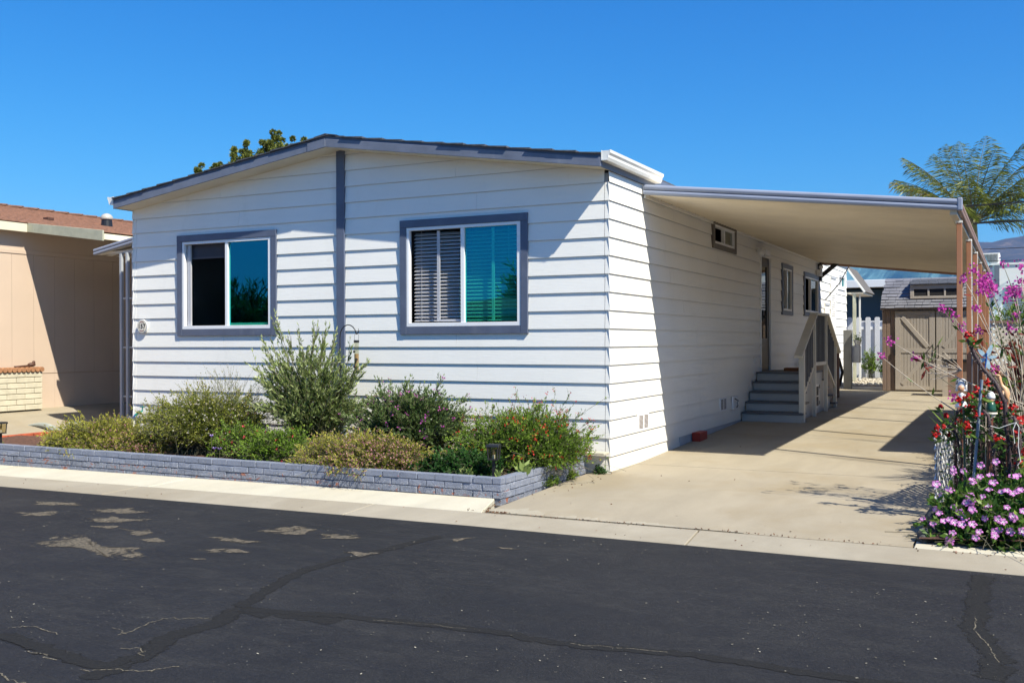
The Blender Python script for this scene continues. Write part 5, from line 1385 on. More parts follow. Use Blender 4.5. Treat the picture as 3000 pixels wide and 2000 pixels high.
# brown roof: courses of shingles with real edges
rx0, rz0, rx1, rz1 = XN + .20, 3.225, -13.95, 4.0
ncr = 12
for i in range(ncr):
    a, b_ = i / ncr, (i + 1.12) / ncr
    xa, za, xb, zb_ = lerp(rx0, rx1, a), lerp(rz0, rz1, a), lerp(rx0, rx1, b_), lerp(rz0, rz1, b_)
    MB().hexa([(xb, -4.4, zb_), (xa, -4.4, za), (xa, 12.3, za), (xb, 12.3, zb_)], [(xb, -4.4, zb_ + .006), (xa, -4.4, za + .022), (xa, 12.3, za + .022), (xb, 12.3, zb_ + .006)]).build('shingle_course', MAT['roofbrown'], nb)
# scattered raised tabs along the ridge and slope
for k in range(46):
    y0 = -4.4 + k * .36
    MB().hexa([(rx1 - .16, y0, rz1 - .01), (rx1 + .16, y0, rz1 - .015), (rx1 + .16, y0 + .40, rz1 + .0), (rx1 - .16, y0 + .40, rz1 + .0)], [(rx1 - .1, y0, rz1 + .035), (rx1 + .16, y0, rz1 + .012), (rx1 + .16, y0 + .40, rz1 + .03), (rx1 - .1, y0 + .40, rz1 + .05)]).build('ridge_shingle', MAT['roofbrown'], nb)
MB().hexa([(rx1 - 3.6, -4.4, 3.2), (rx1, -4.4, 3.98), (rx1, 12.3, 3.98), (rx1 - 3.6, 12.3, 3.2)], [(rx1 - 3.6, -4.4, 3.22), (rx1, -4.4, 4.0), (rx1, 12.3, 4.0), (rx1 - 3.6, 12.3, 3.22)]).build('back_slope', MAT['roofbrown'], nb)
for (y, a) in ((.25, .12), (5.9, .45), (1.8, .30)):
    xa, za = lerp(rx0, rx1, a), lerp(rz0, rz1, a)
    MB().box(xa - .06, xa + .06, y, y + .13, za + .01, za + .055).build('lifted_tab', MAT['rust'], nb)
vx, vy = -11.75, 3.46; vz = lerp(rz0, rz1, (rx0 - vx) / (rx0 - rx1))
vp = MB().lathe([(.11, 0), (.095, .16), (.085, .17)], (vx, vy, vz - .02), 16).build('roof_vent', MAT['black'], nb)
MB().lathe([(.11, .15), (.12, .17), (.112, .21), (.08, .25), (.035, .27), (.005, .275)], (vx, vy, vz - .02), 16).build('vent_dome', paint('white_dome', (.42, .40, .36), .3, .08, 8), vp, smooth=True, origin=ORG[vp.name])
# slump block wall with clay cap tiles
sw = root('block_planter_wall', 'low cream slump block wall topped with clay cap tiles against the peach house', 'wall', (-10.3, .5, .2))
sb = None
for r in range(7):
    z0 = .20 + r * .0885
    y = .90 - (0.0 if r % 2 else .16)
    fst = True
    ylist = []
    yc = .87
    L0 = .155 if r % 2 else .325
    while yc > -2.6:
        L = L0 if fst else .325; fst = False
        ylist.append((yc - L + .004, yc - .004)); yc -= L
    for (ya, yb2) in ylist:
        MB().box(-10.42, -10.30 + rnd.uniform(-.003, .003), ya, yb2, z0, z0 + .0805).build('block', MAT['slump'], sw, bevel=.006)
MB().box(-10.41, -10.315, -2.6, .85, .2, .81).build('mortar', paint('tan_mortar', (.30, .25, .17), .9), sw)  # core of plain tan mortar, darker than the blocks
ct0 = None
for k in range(42):
    y = .84 - k * .0845
    if ct0 is None:
        ct0 = MB().tube([(-10.45, y, .852), (-10.27, y, .852)], .040, 12).build('cap_tile', MAT['clay'], sw, origin=(-10.36, y, .852), bevel=.0)
    else: inst(ct0, (-10.36, y, .852), sw)
tag(MB().ball((-10.35, .70, .93), (.05, .07, .035)).ball((-10.35, .74, .965), (.025, .028, .03)).tube([(-10.35, .66, .905), (-10.35, .45, .90), (-10.35, .38, .905)], [.025, .018, .01], 8).build('lizard_figurine', MAT['rust'], smooth=True), 'small rusty lizard figurine lying on the clay cap tiles of the block wall', 'figurine')
# grey rock and white board by the awning posts
tag(MB().ball((-8.9, .35, -.02), (.18, .14, .10), 12, 8).build('boulder', paint('grey_green_rock', (.30, .33, .28), .8, .2, 8)), 'grey green boulder in the shade behind the left flower bed', 'rock')
ch = MB(); prf = []
for k in range(14):
    t = k / 13; prf.append((-9.55 + .95 * t, .02 + .03 * math.sin(t * 5), .02 - .12 * t + .05 * math.sin(t * 4)))
ch.tube(prf, [.01 + .035 * math.sin(min(1, k / 6) * math.pi / 2) for k in range(14)], 8)
tag(ch.build('downspout_chute', paint('pale_chute', (.33, .35, .31), .5, .1, 5)), 'pale curved chute lying on the concrete at the left of the bed', 'chute')

# ------------------------------------------------------------------ houses off to the right and across the street (they throw the shade and fill the reflections)
rn = root('right_neighbour_house', 'white neighbouring home with flat awning beyond the right edge', 'house', (5.6, 5, -.1))
MB().box(6.4, 12, -1.5, 16, -.2, 3.0).build('wall', MAT['whitewall'], rn)
MB().hexa([(4.80, 1.95, 2.66), (6.4, 1.95, 2.82), (6.4, 8.15, 2.82), (4.8, 8.15, 2.66)], [(4.80, 1.95, 2.76), (6.4, 1.95, 2.92), (6.4, 8.15, 2.92), (4.8, 8.15, 2.76)]).build('awning', MAT['gutter'], rn)
for y in (2.1, 5, 8.0): MB().box(4.95, 5.01, y - .03, y + .03, -.15, 2.67).build('post', MAT['gutter'], rn)
MB().hexa([(6.1, -1.8, 2.98), (12.3, -1.8, 2.98), (12.3, 16.3, 2.98), (6.1, 16.3, 2.98)], [(9.1, -1.8, 3.7), (9.3, -1.8, 3.7), (9.3, 16.3, 3.7), (9.1, 16.3, 3.7)]).build('roof', MAT['roofgrey'], rn)
oh = root('opposite_house', 'brown roofed home on the other side of the street behind the viewer', 'house', (-4, -21, -.2))
MB().box(-16, 4, -27, -21, -.4, 2.35).build('wall', paint('olive_wall', (.30, .30, .20), .7), oh)
MB().hexa([(-16.4, -27.4, 2.36), (4.4, -27.4, 2.36), (4.4, -20.4, 2.36), (-16.4, -20.4, 2.36)], [(-14, -24.2, 2.95), (2.6, -24.2, 2.95), (2.6, -23.8, 2.95), (-14, -23.8, 2.95)]).build('roof', MAT['roofbrown'], oh)
MB().box(-16.4, 4.4, -20.42, -20.36, 2.18, 2.40).build('fascia_board', MAT['cream'], oh)
MB().box(-40, 30, -19, -15, -.4, -.19).build('opposite_yard', MAT['earth'], kind='structure')
for k, (x_, y_, z_, w_) in enumerate(((-22.3, -19, 2.9, 1.3), (-24.5, -18.5, 2.3, 1.6), (-17.5, -17.5, 1.6, 1.2), (-14.3, -28.5, 4.3, 1.6), (-19.6, -18.5, 2.5, .9), (9, -19, 2.2, 1.8))):
    shrub('street_tree', ['broad dark shrub across the street by the left corner', 'rounded dark shrub across the street', 'low shrub before the opposite house', 'tree crown rising behind the opposite roof', 'large tree left of the opposite house', 'tree right of the opposite house'][k],
          (x_, y_, -.3), (x_, y_, z_ * .62), (w_, w_, z_ * .5), 140, 8, .5, 8, .34, .06, LM['salvia'] if k % 2 else LM['darkgreen'], seed=60 + k, rs=.02, group='plants across the street')

# service cables slung from the carport beam to the neighbour (their shadows cross the driveway)
for k, (y0, lab) in enumerate(((1.57, 'thin black cable of the set nearest the street, slung right from the carport edge'), (3.42, 'thin black cable of the second set from the street, slung right from the carport edge'),
                               (7.45, 'thin black cable of the third set, slung right from the carport beside the middle posts'), (10.2, 'thin black cable of the farthest set, slung right from the carport near the shed'))):
    for q in range(3 if k < 2 else 2):
        yy0 = y0 + (q - 1) * .055
        pts = [(3.53 + 2.87 * t, yy0 - 1.28 * t + (q - 1) * .02 * t, 2.735 + .2 * t - .10 * math.sin(math.pi * t)) for t in [i / 10 for i in range(11)]]
        tag(MB().tube(pts, [.003] * 3 + [.0085] * 8, 5).build('service_cable', MAT['black']), lab, 'cable', 'cables slung from the carport')

# ------------------------------------------------------------------ garden ornaments, front bed
sh = root('bird_feeder', 'clear tube bird feeder half full of seed hanging from the black hook', 'bird feeder', (-2.98, -.6, .95))
FX, FY = -2.985, -.6
MB().lathe([(.028, .0), (.028, .335)], (FX, FY, .94), 14).build('tube', MAT['tube'], sh, smooth=False)
MB().lathe([(.026, .0), (.026, .19)], (FX, FY, .95), 12).build('seed_fill', MAT['seed'], sh)
MB().lathe([(.042, 0), (.042, .008), (.030, .012), (.030, .03)], (FX, FY, .915), 14).build('tray', MAT['glass_plain'], sh)
MB().lathe([(.032, 0), (.033, .025), (.028, .03)], (FX, FY, 1.272), 14).build('lid', MAT['black'], sh)
for i, z in enumerate((.985, 1.075, 1.165)):
    MB().tube([(FX + (.012 if i % 2 else -.008), FY - .026, z), (FX + (.03 if i % 2 else -.012), FY - .04, z)], .014, 8).build('feeding_port', MAT['black'], sh)
MB().tube([(FX - .03, FY, 1.29), (FX - .03, FY, 1.36), (FX, FY, 1.395), (FX + .03, FY, 1.36), (FX + .03, FY, 1.29)], .002, 5).build('hanger', MAT['black'], sh)
hk = root('shepherd_hook', 'thin black shepherd hook pole standing in the bed beside the centre board', 'garden hook', (-3.2, -.6, 0))
pts = [(-3.225, -.6, -.1), (-3.225, -.6, 1.33)]
for k in range(9):
    a = math.pi - math.pi * k / 8 * .93; pts.append((-3.105 + .12 * math.cos(a), -.6, 1.345 + .14 * math.sin(a) + .0))
pts += [(-2.985, -.6, 1.375), (-2.965, -.6, 1.385), (-2.952, -.6, 1.41), (-2.958, -.6, 1.435)]
MB().tube(pts, .0065, 7).build('pole', MAT['black'], hk, smooth=True)
def lantern(x, y, zb, zt_, label):
    l = root('path_lamp', label, 'garden lamp', (x, y, zb), 'path lamps along the planter')
    hb_ = .155; z0 = zt_ - hb_
    MB().box(x - .013, x + .013, y - .013, y + .013, zb, z0).build('stake', MAT['black'], l)
    MB().hexa([(x - .05, y - .05, z0 - .0), (x + .05, y - .05, z0), (x + .05, y + .05, z0), (x - .05, y + .05, z0)], [(x - .052, y - .052, z0 + .012), (x + .052, y - .052, z0 + .012), (x + .052, y + .052, z0 + .012), (x - .052, y + .052, z0 + .012)]).build('base_plate', MAT['black'], l)
    for sx_ in (-1, 1):
        for sy_ in (-1, 1): MB().bar((x + sx_ * .044, y + sy_ * .044, z0 + .012), (x + sx_ * .052, y + sy_ * .052, z0 + .125), .011, .011).build('frame', MAT['black'], l)
    for (dx_, dy_) in ((0, -1), (0, 1), (1, 0), (-1, 0)):
        if dx_: q = [(x + dx_ * .043, y - .04, z0 + .014), (x + dx_ * .043, y + .04, z0 + .014), (x + dx_ * .050, y + .046, z0 + .122), (x + dx_ * .050, y - .046, z0 + .122)]
        else: q = [(x - .04, y + dy_ * .043, z0 + .014), (x + .04, y + dy_ * .043, z0 + .014), (x + .046, y + dy_ * .050, z0 + .122), (x - .046, y + dy_ * .050, z0 + .122)]
        MB().add(q, [(0, 1, 2, 3)]).build('pane', MAT['lampglass'], l)
    MB().tube([(x, y, z0 + .012), (x, y, z0 + .05)], .014, 8).build('candle', MAT['ceramic'], l)
    MB().lathe([(.008, 0), (.013, .02), (.009, .04), (.002, .055)], (x, y, z0 + .05), 8).build('bulb', paint('amber_bulb', (.75, .5, .2), .3) if 'amber_bulb' not in bpy.data.materials else bpy.data.materials['amber_bulb'], l)
    MB().hexa([(x - .066, y - .066, z0 + .126), (x + .066, y - .066, z0 + .126), (x + .066, y + .066, z0 + .126), (x - .066, y + .066, z0 + .126)], [(x - .06, y - .06, z0 + .150), (x + .06, y - .06, z0 + .150), (x + .06, y + .06, z0 + .150), (x - .06, y + .06, z0 + .150)]).build('cap', MAT['black'], l, bevel=.003)
    return l
l1 = lantern(-.49, -1.85, -.08, .295, 'black lantern path lamp by the right corner of the brick planter')
l1.rotation_euler = (0, 0, .25)
lantern(-7.72, -1.8, -.08, .27, 'black lantern path lamp at the left edge of the picture')

# ------------------------------------------------------------------ shrubs in the front bed
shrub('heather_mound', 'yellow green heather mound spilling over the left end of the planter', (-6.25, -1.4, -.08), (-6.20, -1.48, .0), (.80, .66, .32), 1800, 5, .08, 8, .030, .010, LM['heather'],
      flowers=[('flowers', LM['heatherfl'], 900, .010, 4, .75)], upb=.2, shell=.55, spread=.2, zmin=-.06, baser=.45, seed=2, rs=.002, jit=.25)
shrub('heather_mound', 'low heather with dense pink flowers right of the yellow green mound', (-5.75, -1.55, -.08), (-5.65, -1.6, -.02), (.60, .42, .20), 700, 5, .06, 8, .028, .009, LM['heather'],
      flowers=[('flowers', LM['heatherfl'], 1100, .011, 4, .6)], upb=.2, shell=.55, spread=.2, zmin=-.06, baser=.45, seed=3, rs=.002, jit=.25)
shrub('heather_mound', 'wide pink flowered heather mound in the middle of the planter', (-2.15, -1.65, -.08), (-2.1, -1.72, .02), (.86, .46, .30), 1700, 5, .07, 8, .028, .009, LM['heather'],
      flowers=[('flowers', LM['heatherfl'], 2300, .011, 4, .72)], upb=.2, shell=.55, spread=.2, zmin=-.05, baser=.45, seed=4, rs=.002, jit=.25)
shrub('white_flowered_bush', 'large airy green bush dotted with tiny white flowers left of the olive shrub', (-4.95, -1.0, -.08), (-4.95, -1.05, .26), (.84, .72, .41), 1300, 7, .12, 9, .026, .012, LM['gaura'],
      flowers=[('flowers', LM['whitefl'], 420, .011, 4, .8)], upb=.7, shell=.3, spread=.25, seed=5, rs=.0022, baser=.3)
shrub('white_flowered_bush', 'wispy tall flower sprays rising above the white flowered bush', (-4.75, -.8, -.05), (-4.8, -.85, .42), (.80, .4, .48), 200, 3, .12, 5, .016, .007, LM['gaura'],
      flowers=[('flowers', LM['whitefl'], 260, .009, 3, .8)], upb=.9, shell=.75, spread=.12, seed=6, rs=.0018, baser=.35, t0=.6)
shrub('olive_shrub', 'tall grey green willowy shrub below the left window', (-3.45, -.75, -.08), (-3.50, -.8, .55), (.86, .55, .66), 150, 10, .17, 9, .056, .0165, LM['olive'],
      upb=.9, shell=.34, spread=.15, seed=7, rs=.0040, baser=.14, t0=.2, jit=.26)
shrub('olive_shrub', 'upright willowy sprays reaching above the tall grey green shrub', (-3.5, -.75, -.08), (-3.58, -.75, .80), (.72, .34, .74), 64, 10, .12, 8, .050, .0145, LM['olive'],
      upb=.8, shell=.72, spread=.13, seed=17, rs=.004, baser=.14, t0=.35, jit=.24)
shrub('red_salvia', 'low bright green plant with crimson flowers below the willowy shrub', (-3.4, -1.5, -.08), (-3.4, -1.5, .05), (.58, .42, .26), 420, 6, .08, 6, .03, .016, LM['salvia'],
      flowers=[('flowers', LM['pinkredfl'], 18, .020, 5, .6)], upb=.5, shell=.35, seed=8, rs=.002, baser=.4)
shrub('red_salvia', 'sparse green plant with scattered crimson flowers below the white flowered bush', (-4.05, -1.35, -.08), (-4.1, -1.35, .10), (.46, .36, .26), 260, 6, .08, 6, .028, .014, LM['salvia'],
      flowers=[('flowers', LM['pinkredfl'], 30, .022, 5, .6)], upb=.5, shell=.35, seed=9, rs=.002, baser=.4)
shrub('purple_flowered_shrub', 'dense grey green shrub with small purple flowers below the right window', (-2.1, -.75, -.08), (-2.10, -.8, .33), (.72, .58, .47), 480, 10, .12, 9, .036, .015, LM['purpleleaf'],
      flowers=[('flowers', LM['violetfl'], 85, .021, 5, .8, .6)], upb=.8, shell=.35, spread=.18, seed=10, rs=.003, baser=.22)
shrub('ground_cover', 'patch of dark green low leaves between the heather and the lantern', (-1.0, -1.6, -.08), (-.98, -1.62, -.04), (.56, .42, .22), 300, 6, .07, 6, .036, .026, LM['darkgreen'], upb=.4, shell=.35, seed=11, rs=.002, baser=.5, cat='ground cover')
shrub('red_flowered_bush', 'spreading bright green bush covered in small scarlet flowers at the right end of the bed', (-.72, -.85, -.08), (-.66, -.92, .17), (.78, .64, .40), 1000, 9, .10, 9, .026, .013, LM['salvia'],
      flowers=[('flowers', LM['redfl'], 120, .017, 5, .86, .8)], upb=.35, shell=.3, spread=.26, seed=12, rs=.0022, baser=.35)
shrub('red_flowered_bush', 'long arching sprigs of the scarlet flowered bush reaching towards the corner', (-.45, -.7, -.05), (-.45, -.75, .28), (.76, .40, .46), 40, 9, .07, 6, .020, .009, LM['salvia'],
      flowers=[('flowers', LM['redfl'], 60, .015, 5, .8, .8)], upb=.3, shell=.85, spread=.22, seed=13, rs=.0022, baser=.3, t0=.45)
# broad-leaved seedlings
for k, (x_, y_, s_, lb) in enumerate(((-.72, -1.92, .055, 'small yellow green seedling left of the lantern'), (-.40, -1.93, .05, 'tiny green seedling at the foot of the lantern'), (-.30, -1.6, .10, 'pale broad leaved plant right of the lantern'), (-.83, -1.88, .045, 'small round leaved seedling by the dark ground cover'))):
    r_ = root('seedling', lb, 'plant', (x_, y_, -.06)); nl = 12
    a = np.linspace(0, 2 * math.pi * 2.4, nl); D = np.c_[np.cos(a) * .6, np.sin(a) * .6, .35 + .8 * R_.rand(nl)]
    P = np.c_[np.full(nl, x_), np.full(nl, y_), -.06 + np.linspace(.01, .08, nl)]
    for j in range(nl): leafmesh('leaf', P[j:j + 1], D[j:j + 1], s_ * (1.2 + .6 * R_.rand()), s_ * .55, [.3 + .7 * R_.rand()], LM['lime'], r_)
for k, (x_, y_, z_) in enumerate(((-4.22, -1.7, .20), (-4.16, -1.72, .06), (-4.08, -1.72, .06))):
    r_ = root('lilac_poppy', ['lilac poppy flower highest of three under the white flowered bush', 'lilac poppy flower low, left one of the close pair', 'lilac poppy flower low, right one of the close pair'][k], 'flower', (x_, y_, -.06))
    MB().tube([(x_, y_, -.06), (x_, y_, z_)], .002, 5).build('stem', MAT['stem'], r_)
    a = np.arange(7) * 2 * math.pi / 7; D = np.c_[np.cos(a), np.sin(a), np.full(7, 1.0)]
    leafmesh('petals', np.tile([x_, y_, z_], (7, 1)), D, .042, .034, R_.rand(7), LM['poppy'], r_, Nrm=np.c_[-np.sin(a), np.cos(a), np.zeros(7)] * 0 + [0, 0, 1])
for k, (x_, y_) in enumerate(((-.235, -1.05), (-.235, -.55))):
    shrub('weed', ['green weed clump at the middle foot of the planter side wall', 'green weed tuft at the far foot of the planter side wall'][k], (x_, y_, -.19), (x_ + .01, y_, -.17), (.05, .16 if k == 0 else .09, .07), 40, 4, .03, 5, .018, .010, LM['salvia'], seed=70 + k, rs=.0015, cat='weed', group='weeds along the planter side wall', baser=.6)
shrub('weed', 'green weed in the gap under the corner ledge', (-.12, -.06, -.19), (-.12, -.06, -.16), (.07, .04, .05), 30, 4, .03, 5, .02, .012, LM['darkgreen'], seed=73, rs=.0015, cat='weed', baser=.6)
shrub('yellow_marigold', 'small plant with yellow orange flowers beside the left brick edging', (-8.3, -1.7, -.08), (-8.25, -1.7, -.04), (.25, .25, .12), 70, 5, .05, 5, .03, .014, LM['salvia'],
      flowers=[('flowers', leafmat('yellow_petals', [(0, (.6, .2, .01)), (1, (.75, .5, .03))]), 12, .022, 5, .5)], seed=74, cat='plant', rs=.002, baser=.5)

# ------------------------------------------------------------------ right-hand garden bed
rb = MB(); vs = []
for j in range(16):
    y = -2.62 + j * .6
    for i in range(6): vs.append((3.39 + i * .8, y, -.18 + .05 * (i > 0) + .03 * R_.rand() + max(0, gz(0, y) + .19)))
rb.add(vs, [(j * 6 + i, j * 6 + i + 1, (j + 1) * 6 + i + 1, (j + 1) * 6 + i) for j in range(15) for i in range(5)])
rb.build('right_bed_soil', MAT['soil'], kind='structure')
def rock(c, r, label, seed):
    R = np.random.RandomState(seed); m_ = MB().ball(c, r, 14, 9)
    m_.v = [tuple(np.array(v) + (np.array(v) - np.array(c)) * .12 * math.sin(v[0] * 31 + seed) * math.cos(v[2] * 27) + R.normal(size=3) * .004) for v in m_.v]
    tag(m_.build('rock', MAT['rock'], smooth=True), label, 'rock', 'rocks edging the right bed')
rock((3.45, -2.0, -.14), (.07, .24, .13), 'grey speckled boulder beside the driveway under the pink flowers', 1)
rock((3.42, -2.45, -.18), (.06, .13, .075), 'low dark rock at the kerb corner of the right bed', 2)
rock((3.44, -1.55, -.14), (.07, .16, .09), 'dark rock behind the speckled boulder', 3)

vinca = shrub('vinca_bush', 'mound of glossy green leaves with large pink purple flowers at the right front corner', (3.95, -1.95, -.16), (3.98, -1.85, -.08), (.54, .71, .31), 460, 5, .09, 5, .058, .030, LM['vincaleaf'],
      upb=.5, shell=.35, spread=.3, seed=20, rs=.003, baser=.45)
shrub('vinca_bush', 'green leafy skirt of the pink flowered mound along the kerb', (3.95, -2.35, -.17), (3.95, -2.35, -.14), (.56, .30, .17), 200, 5, .08, 5, .055, .028, LM['vincaleaf'],
      upb=.3, shell=.4, spread=.3, seed=21, rs=.003, baser=.5)
VFL = [(3.464, -1.9, 0.144, -0.3, -1.0, 0.5), (3.587, -1.9, 0.245, -0.3, -1.0, 0.5), (3.66, -1.9, 0.257, -0.3, -1.0, 0.5), (3.727, -2.096, 0.211, -0.31, -0.176, 0.934), (3.78, -2.067, 0.231, -0.236, -0.149, 0.96), (3.848, -2.064, 0.245, -0.152, -0.144, 0.978), (3.872, -2.234, 0.212, -0.134, -0.279, 0.951), (3.926, -2.364, 0.17, -0.075, -0.415, 0.907), (4.001, -2.379, 0.165, 0.029, -0.434, 0.901), (4.027, -2.078, 0.252, 0.053, -0.151, 0.987), (3.725, -2.342, 0.129, -0.382, -0.429, 0.819), (3.743, -2.403, 0.102, -0.382, -0.519, 0.765), (3.618, -2.359, 0.041, -0.64, -0.524, 0.561), (3.704, -2.398, 0.083, -0.459, -0.532, 0.711), (3.843, -2.481, 0.083, -0.235, -0.635, 0.736), (3.407, -2.362, -0.067, -0.566, -0.042, 0.823), (3.485, -2.503, -0.069, -0.443, -0.507, 0.739), (3.555, -2.516, -0.044, -0.314, -0.458, 0.831), (3.596, -2.52, -0.032, -0.26, -0.437, 0.861), (3.628, -2.556, -0.044, -0.247, -0.549, 0.799), (3.678, -2.581, -0.048, -0.207, -0.613, 0.762), (3.694, -2.53, -0.013, -0.167, -0.409, 0.897), (3.827, -2.541, 0.006, -0.314, -0.829, 0.462), (3.806, -2.398, 0.13, -0.264, -0.485, 0.834), (4.005, -2.558, 0.022, 0.052, -0.838, 0.543), (3.941, -2.572, -0.004, -0.084, -0.902, 0.423), (3.79, -2.636, -0.078, -0.132, -0.821, 0.555), (3.769, -2.649, -0.114, -0.165, -0.951, 0.262), (3.888, -2.654, -0.091, -0.052, -0.891, 0.451), (3.92, -2.631, -0.056, -0.022, -0.732, 0.68), (3.619, -2.605, -0.102, -0.32, -0.86, 0.397), (3.601, -2.607, -0.147, -0.362, -0.928, -0.083), (3.993, -2.089, 0.251, 0.015, -0.159, 0.987), (4.059, -2.515, 0.067, 0.143, -0.702, 0.698), (3.481, -2.167, -0.007, -0.883, -0.327, 0.337), (3.887, -1.9, 0.34, -0.3, -1.0, 0.5), (3.78, -1.9, 0.308, -0.3, -1.0, 0.5), (3.513, -2.096, 0.081, -0.724, -0.222, 0.653), (3.66, -2.429, 0.013, -0.61, -0.644, 0.462), (3.752, -2.48, 0.04, -0.427, -0.688, 0.587), (3.962, -2.506, 0.083, -0.031, -0.667, 0.744), (4.058, -2.627, -0.057, 0.082, -0.73, 0.678), (3.849, -2.332, 0.173, -0.179, -0.384, 0.906), (3.588, -2.143, 0.131, -0.561, -0.245, 0.791), (3.984, -2.636, -0.062, 0.026, -0.762, 0.647), (4.049, -2.326, 0.185, 0.092, -0.37, 0.925), (3.745, -2.592, -0.041, -0.148, -0.609, 0.779), (3.519, -2.383, -0.017, -0.307, -0.082, 0.948)]
# one flower: five notched petals with pale centre
def flower_mesh():
    vs = []; fs = []; tn = []
    for j in range(5):
        a = 2 * math.pi * j / 5
        for (rr, da, z) in ((.0, 0, 0), (.012, -.42, .002), (.012, .42, .002), (.029, -.55, .007), (.029, .53, .004), (.039, -.20, .003), (.034, .26, .002)):
            vs.append((rr * math.cos(a + da), rr * math.sin(a + da), z))
        o = j * 7
        fs += [(o, o + 1, o + 2), (o + 1, o + 3, o + 4, o + 2), (o + 3, o + 5, o + 6, o + 4)]; tn += [0.0, .28, 1.0]
    me = bpy.data.meshes.new('flower'); me.from_pydata(vs, [], fs); at = me.attributes.new('tone', 'FLOAT', 'FACE'); at.data.foreach_set('value', np.array(tn, np.float32)); me.materials.append(LM['vincafl']); return me
fm = flower_mesh()
for (x_, y_, z_, nx_, ny_, nz_) in VFL:
    for q in range(2 if rnd.random() < .4 else 1):
        o = bpy.data.objects.new('flower', fm); COL.objects.link(o); o.parent = vinca
        dx_, dz_ = (0, 0) if q == 0 else (rnd.uniform(-.04, .04), rnd.uniform(-.025, .025))
        nrm = (Vector((nx_, ny_ - .35, nz_)).normalized() + Vector((rnd.uniform(-.35, .35), rnd.uniform(-.5, .1), rnd.uniform(-.2, .4)))).normalized()
        o.location = Vector((x_ + dx_, y_, z_ + dz_)) - ORG[vinca.name] + Vector((nx_, ny_, nz_)) * .015
        o.rotation_euler = nrm.to_track_quat('Z', 'Y').to_euler(); s_ = rnd.uniform(.68, .98); o.scale = (s_, s_ * rnd.uniform(.8, 1), s_ * rnd.uniform(.6, 2.2))

# white lattice trellis beside the driveway
tr = root('lattice_trellis', 'white diagonal lattice panel leaning along the driveway edge behind the pink flowers', 'trellis', (3.43, -.4, -.17))
ya_, yb3, za_, zb3 = 0.0, 1.30, -.18, .50
TA, TD = Vector((3.385, -1.0, 0)), Vector((.24, 1.1, 0)).normalized()
TN = Vector((TD.y, -TD.x, 0))
def tp(l_, z_, n_): return tuple(TA + TD * l_ + TN * n_ + Vector((0, 0, z_)))
h3 = zb3 - za_
for sgn in (1, -1):
    for k in range(40):
        y0 = ya_ - h3 + k * .088 if sgn > 0 else ya_ + k * .088
        y1 = y0 + h3 * sgn
        a = [y0, za_]; b_ = [y1, zb3]
        if max(y0, y1) <= ya_ or min(y0, y1) >= yb3: continue
        for (u_, w_) in ((a, b_), (b_, a)):
            if u_[0] < ya_: t = (ya_ - u_[0]) / (w_[0] - u_[0]); u_[1] += (w_[1] - u_[1]) * t; u_[0] = ya_
            if u_[0] > yb3: t = (yb3 - u_[0]) / (w_[0] - u_[0]); u_[1] += (w_[1] - u_[1]) * t; u_[0] = yb3
        xo = 0 if sgn > 0 else .008
        MB().bar(tp(a[0], a[1], xo), tp(b_[0], b_[1], xo), .027, .006, up=tuple(TN)).build('lattice_slat', MAT['whiteplastic'], tr)

# crown of thorns: spiny stalks, leaves, red flower heads
cot = root('crown_of_thorns', 'spiny dark stalked plant with clustered red flowers at the right edge', 'plant', (3.9, -1.5, -.16))
stalks = [([(3.97, -1.5, -.1), (3.97, -1.5, 0.12), (3.97, -1.5, 0.37), (3.95, -1.5, 0.58), (3.94, -1.5, 0.78), (3.87, -1.5, 0.94), (3.78, -1.5, 1.05), (3.72, -1.5, 1.16), (3.68, -1.5, 1.27), (3.67, -1.5, 1.32)], .017),
          ([(3.88, -1.6, -.1), (3.87, -1.6, 0.18), (3.86, -1.6, 0.4), (3.84, -1.6, 0.56), (3.82, -1.6, 0.68), (3.78, -1.6, 0.72)], .014),
          ([(3.56, -1.2, -.1), (3.57, -1.3, 0.41), (3.56, -1.3, 0.58), (3.58, -1.3, 0.68), (3.63, -1.3, 0.71), (3.69, -1.3, .66)], .013),
          ([(4.03, -1.6, -.1), (4.01, -1.6, 0.19), (4.05, -1.6, 0.46), (4.04, -1.6, 0.6), (4.0, -1.6, 0.68)], .014),
          ([(3.68, -1.4, .0), (3.70, -1.4, 0.43), (3.75, -1.4, 0.52), (3.79, -1.4, 0.52)], .011),
          ([(3.60, -1.35, .0), (3.62, -1.4, .3), (3.58, -1.4, .5), (3.52, -1.4, .58)], .011),
          ([(4.1, -1.4, -.1), (4.08, -1.4, .3), (4.02, -1.4, .42)], .013)]
SP = []; SD_ = []
for pts, r_ in stalks:
    MB().tube(pts, r_, 8).build('stalk', MAT['stalk'], cot, smooth=True)
    for a, b_ in zip(pts[:-1], pts[1:]):
        L = (Vector(b_) - Vector(a)).length
        for q in range(int(L / .0035)):
            t = R_.rand(); SP.append(np.array(a) * (1 - t) + np.array(b_) * t); SD_.append(R_.normal(size=3))
SP = np.array(SP); SD_ = unit(np.array(SD_)); SP = SP + SD_ * .008
leafmesh('spines', SP, SD_, .028, .0065, R_.rand(len(SP)), leafmat('spine_pale', [(0, (.08, .05, .05)), (.5, (.28, .22, .21)), (1, (.62, .56, .52))]), cot, kind='stuff')
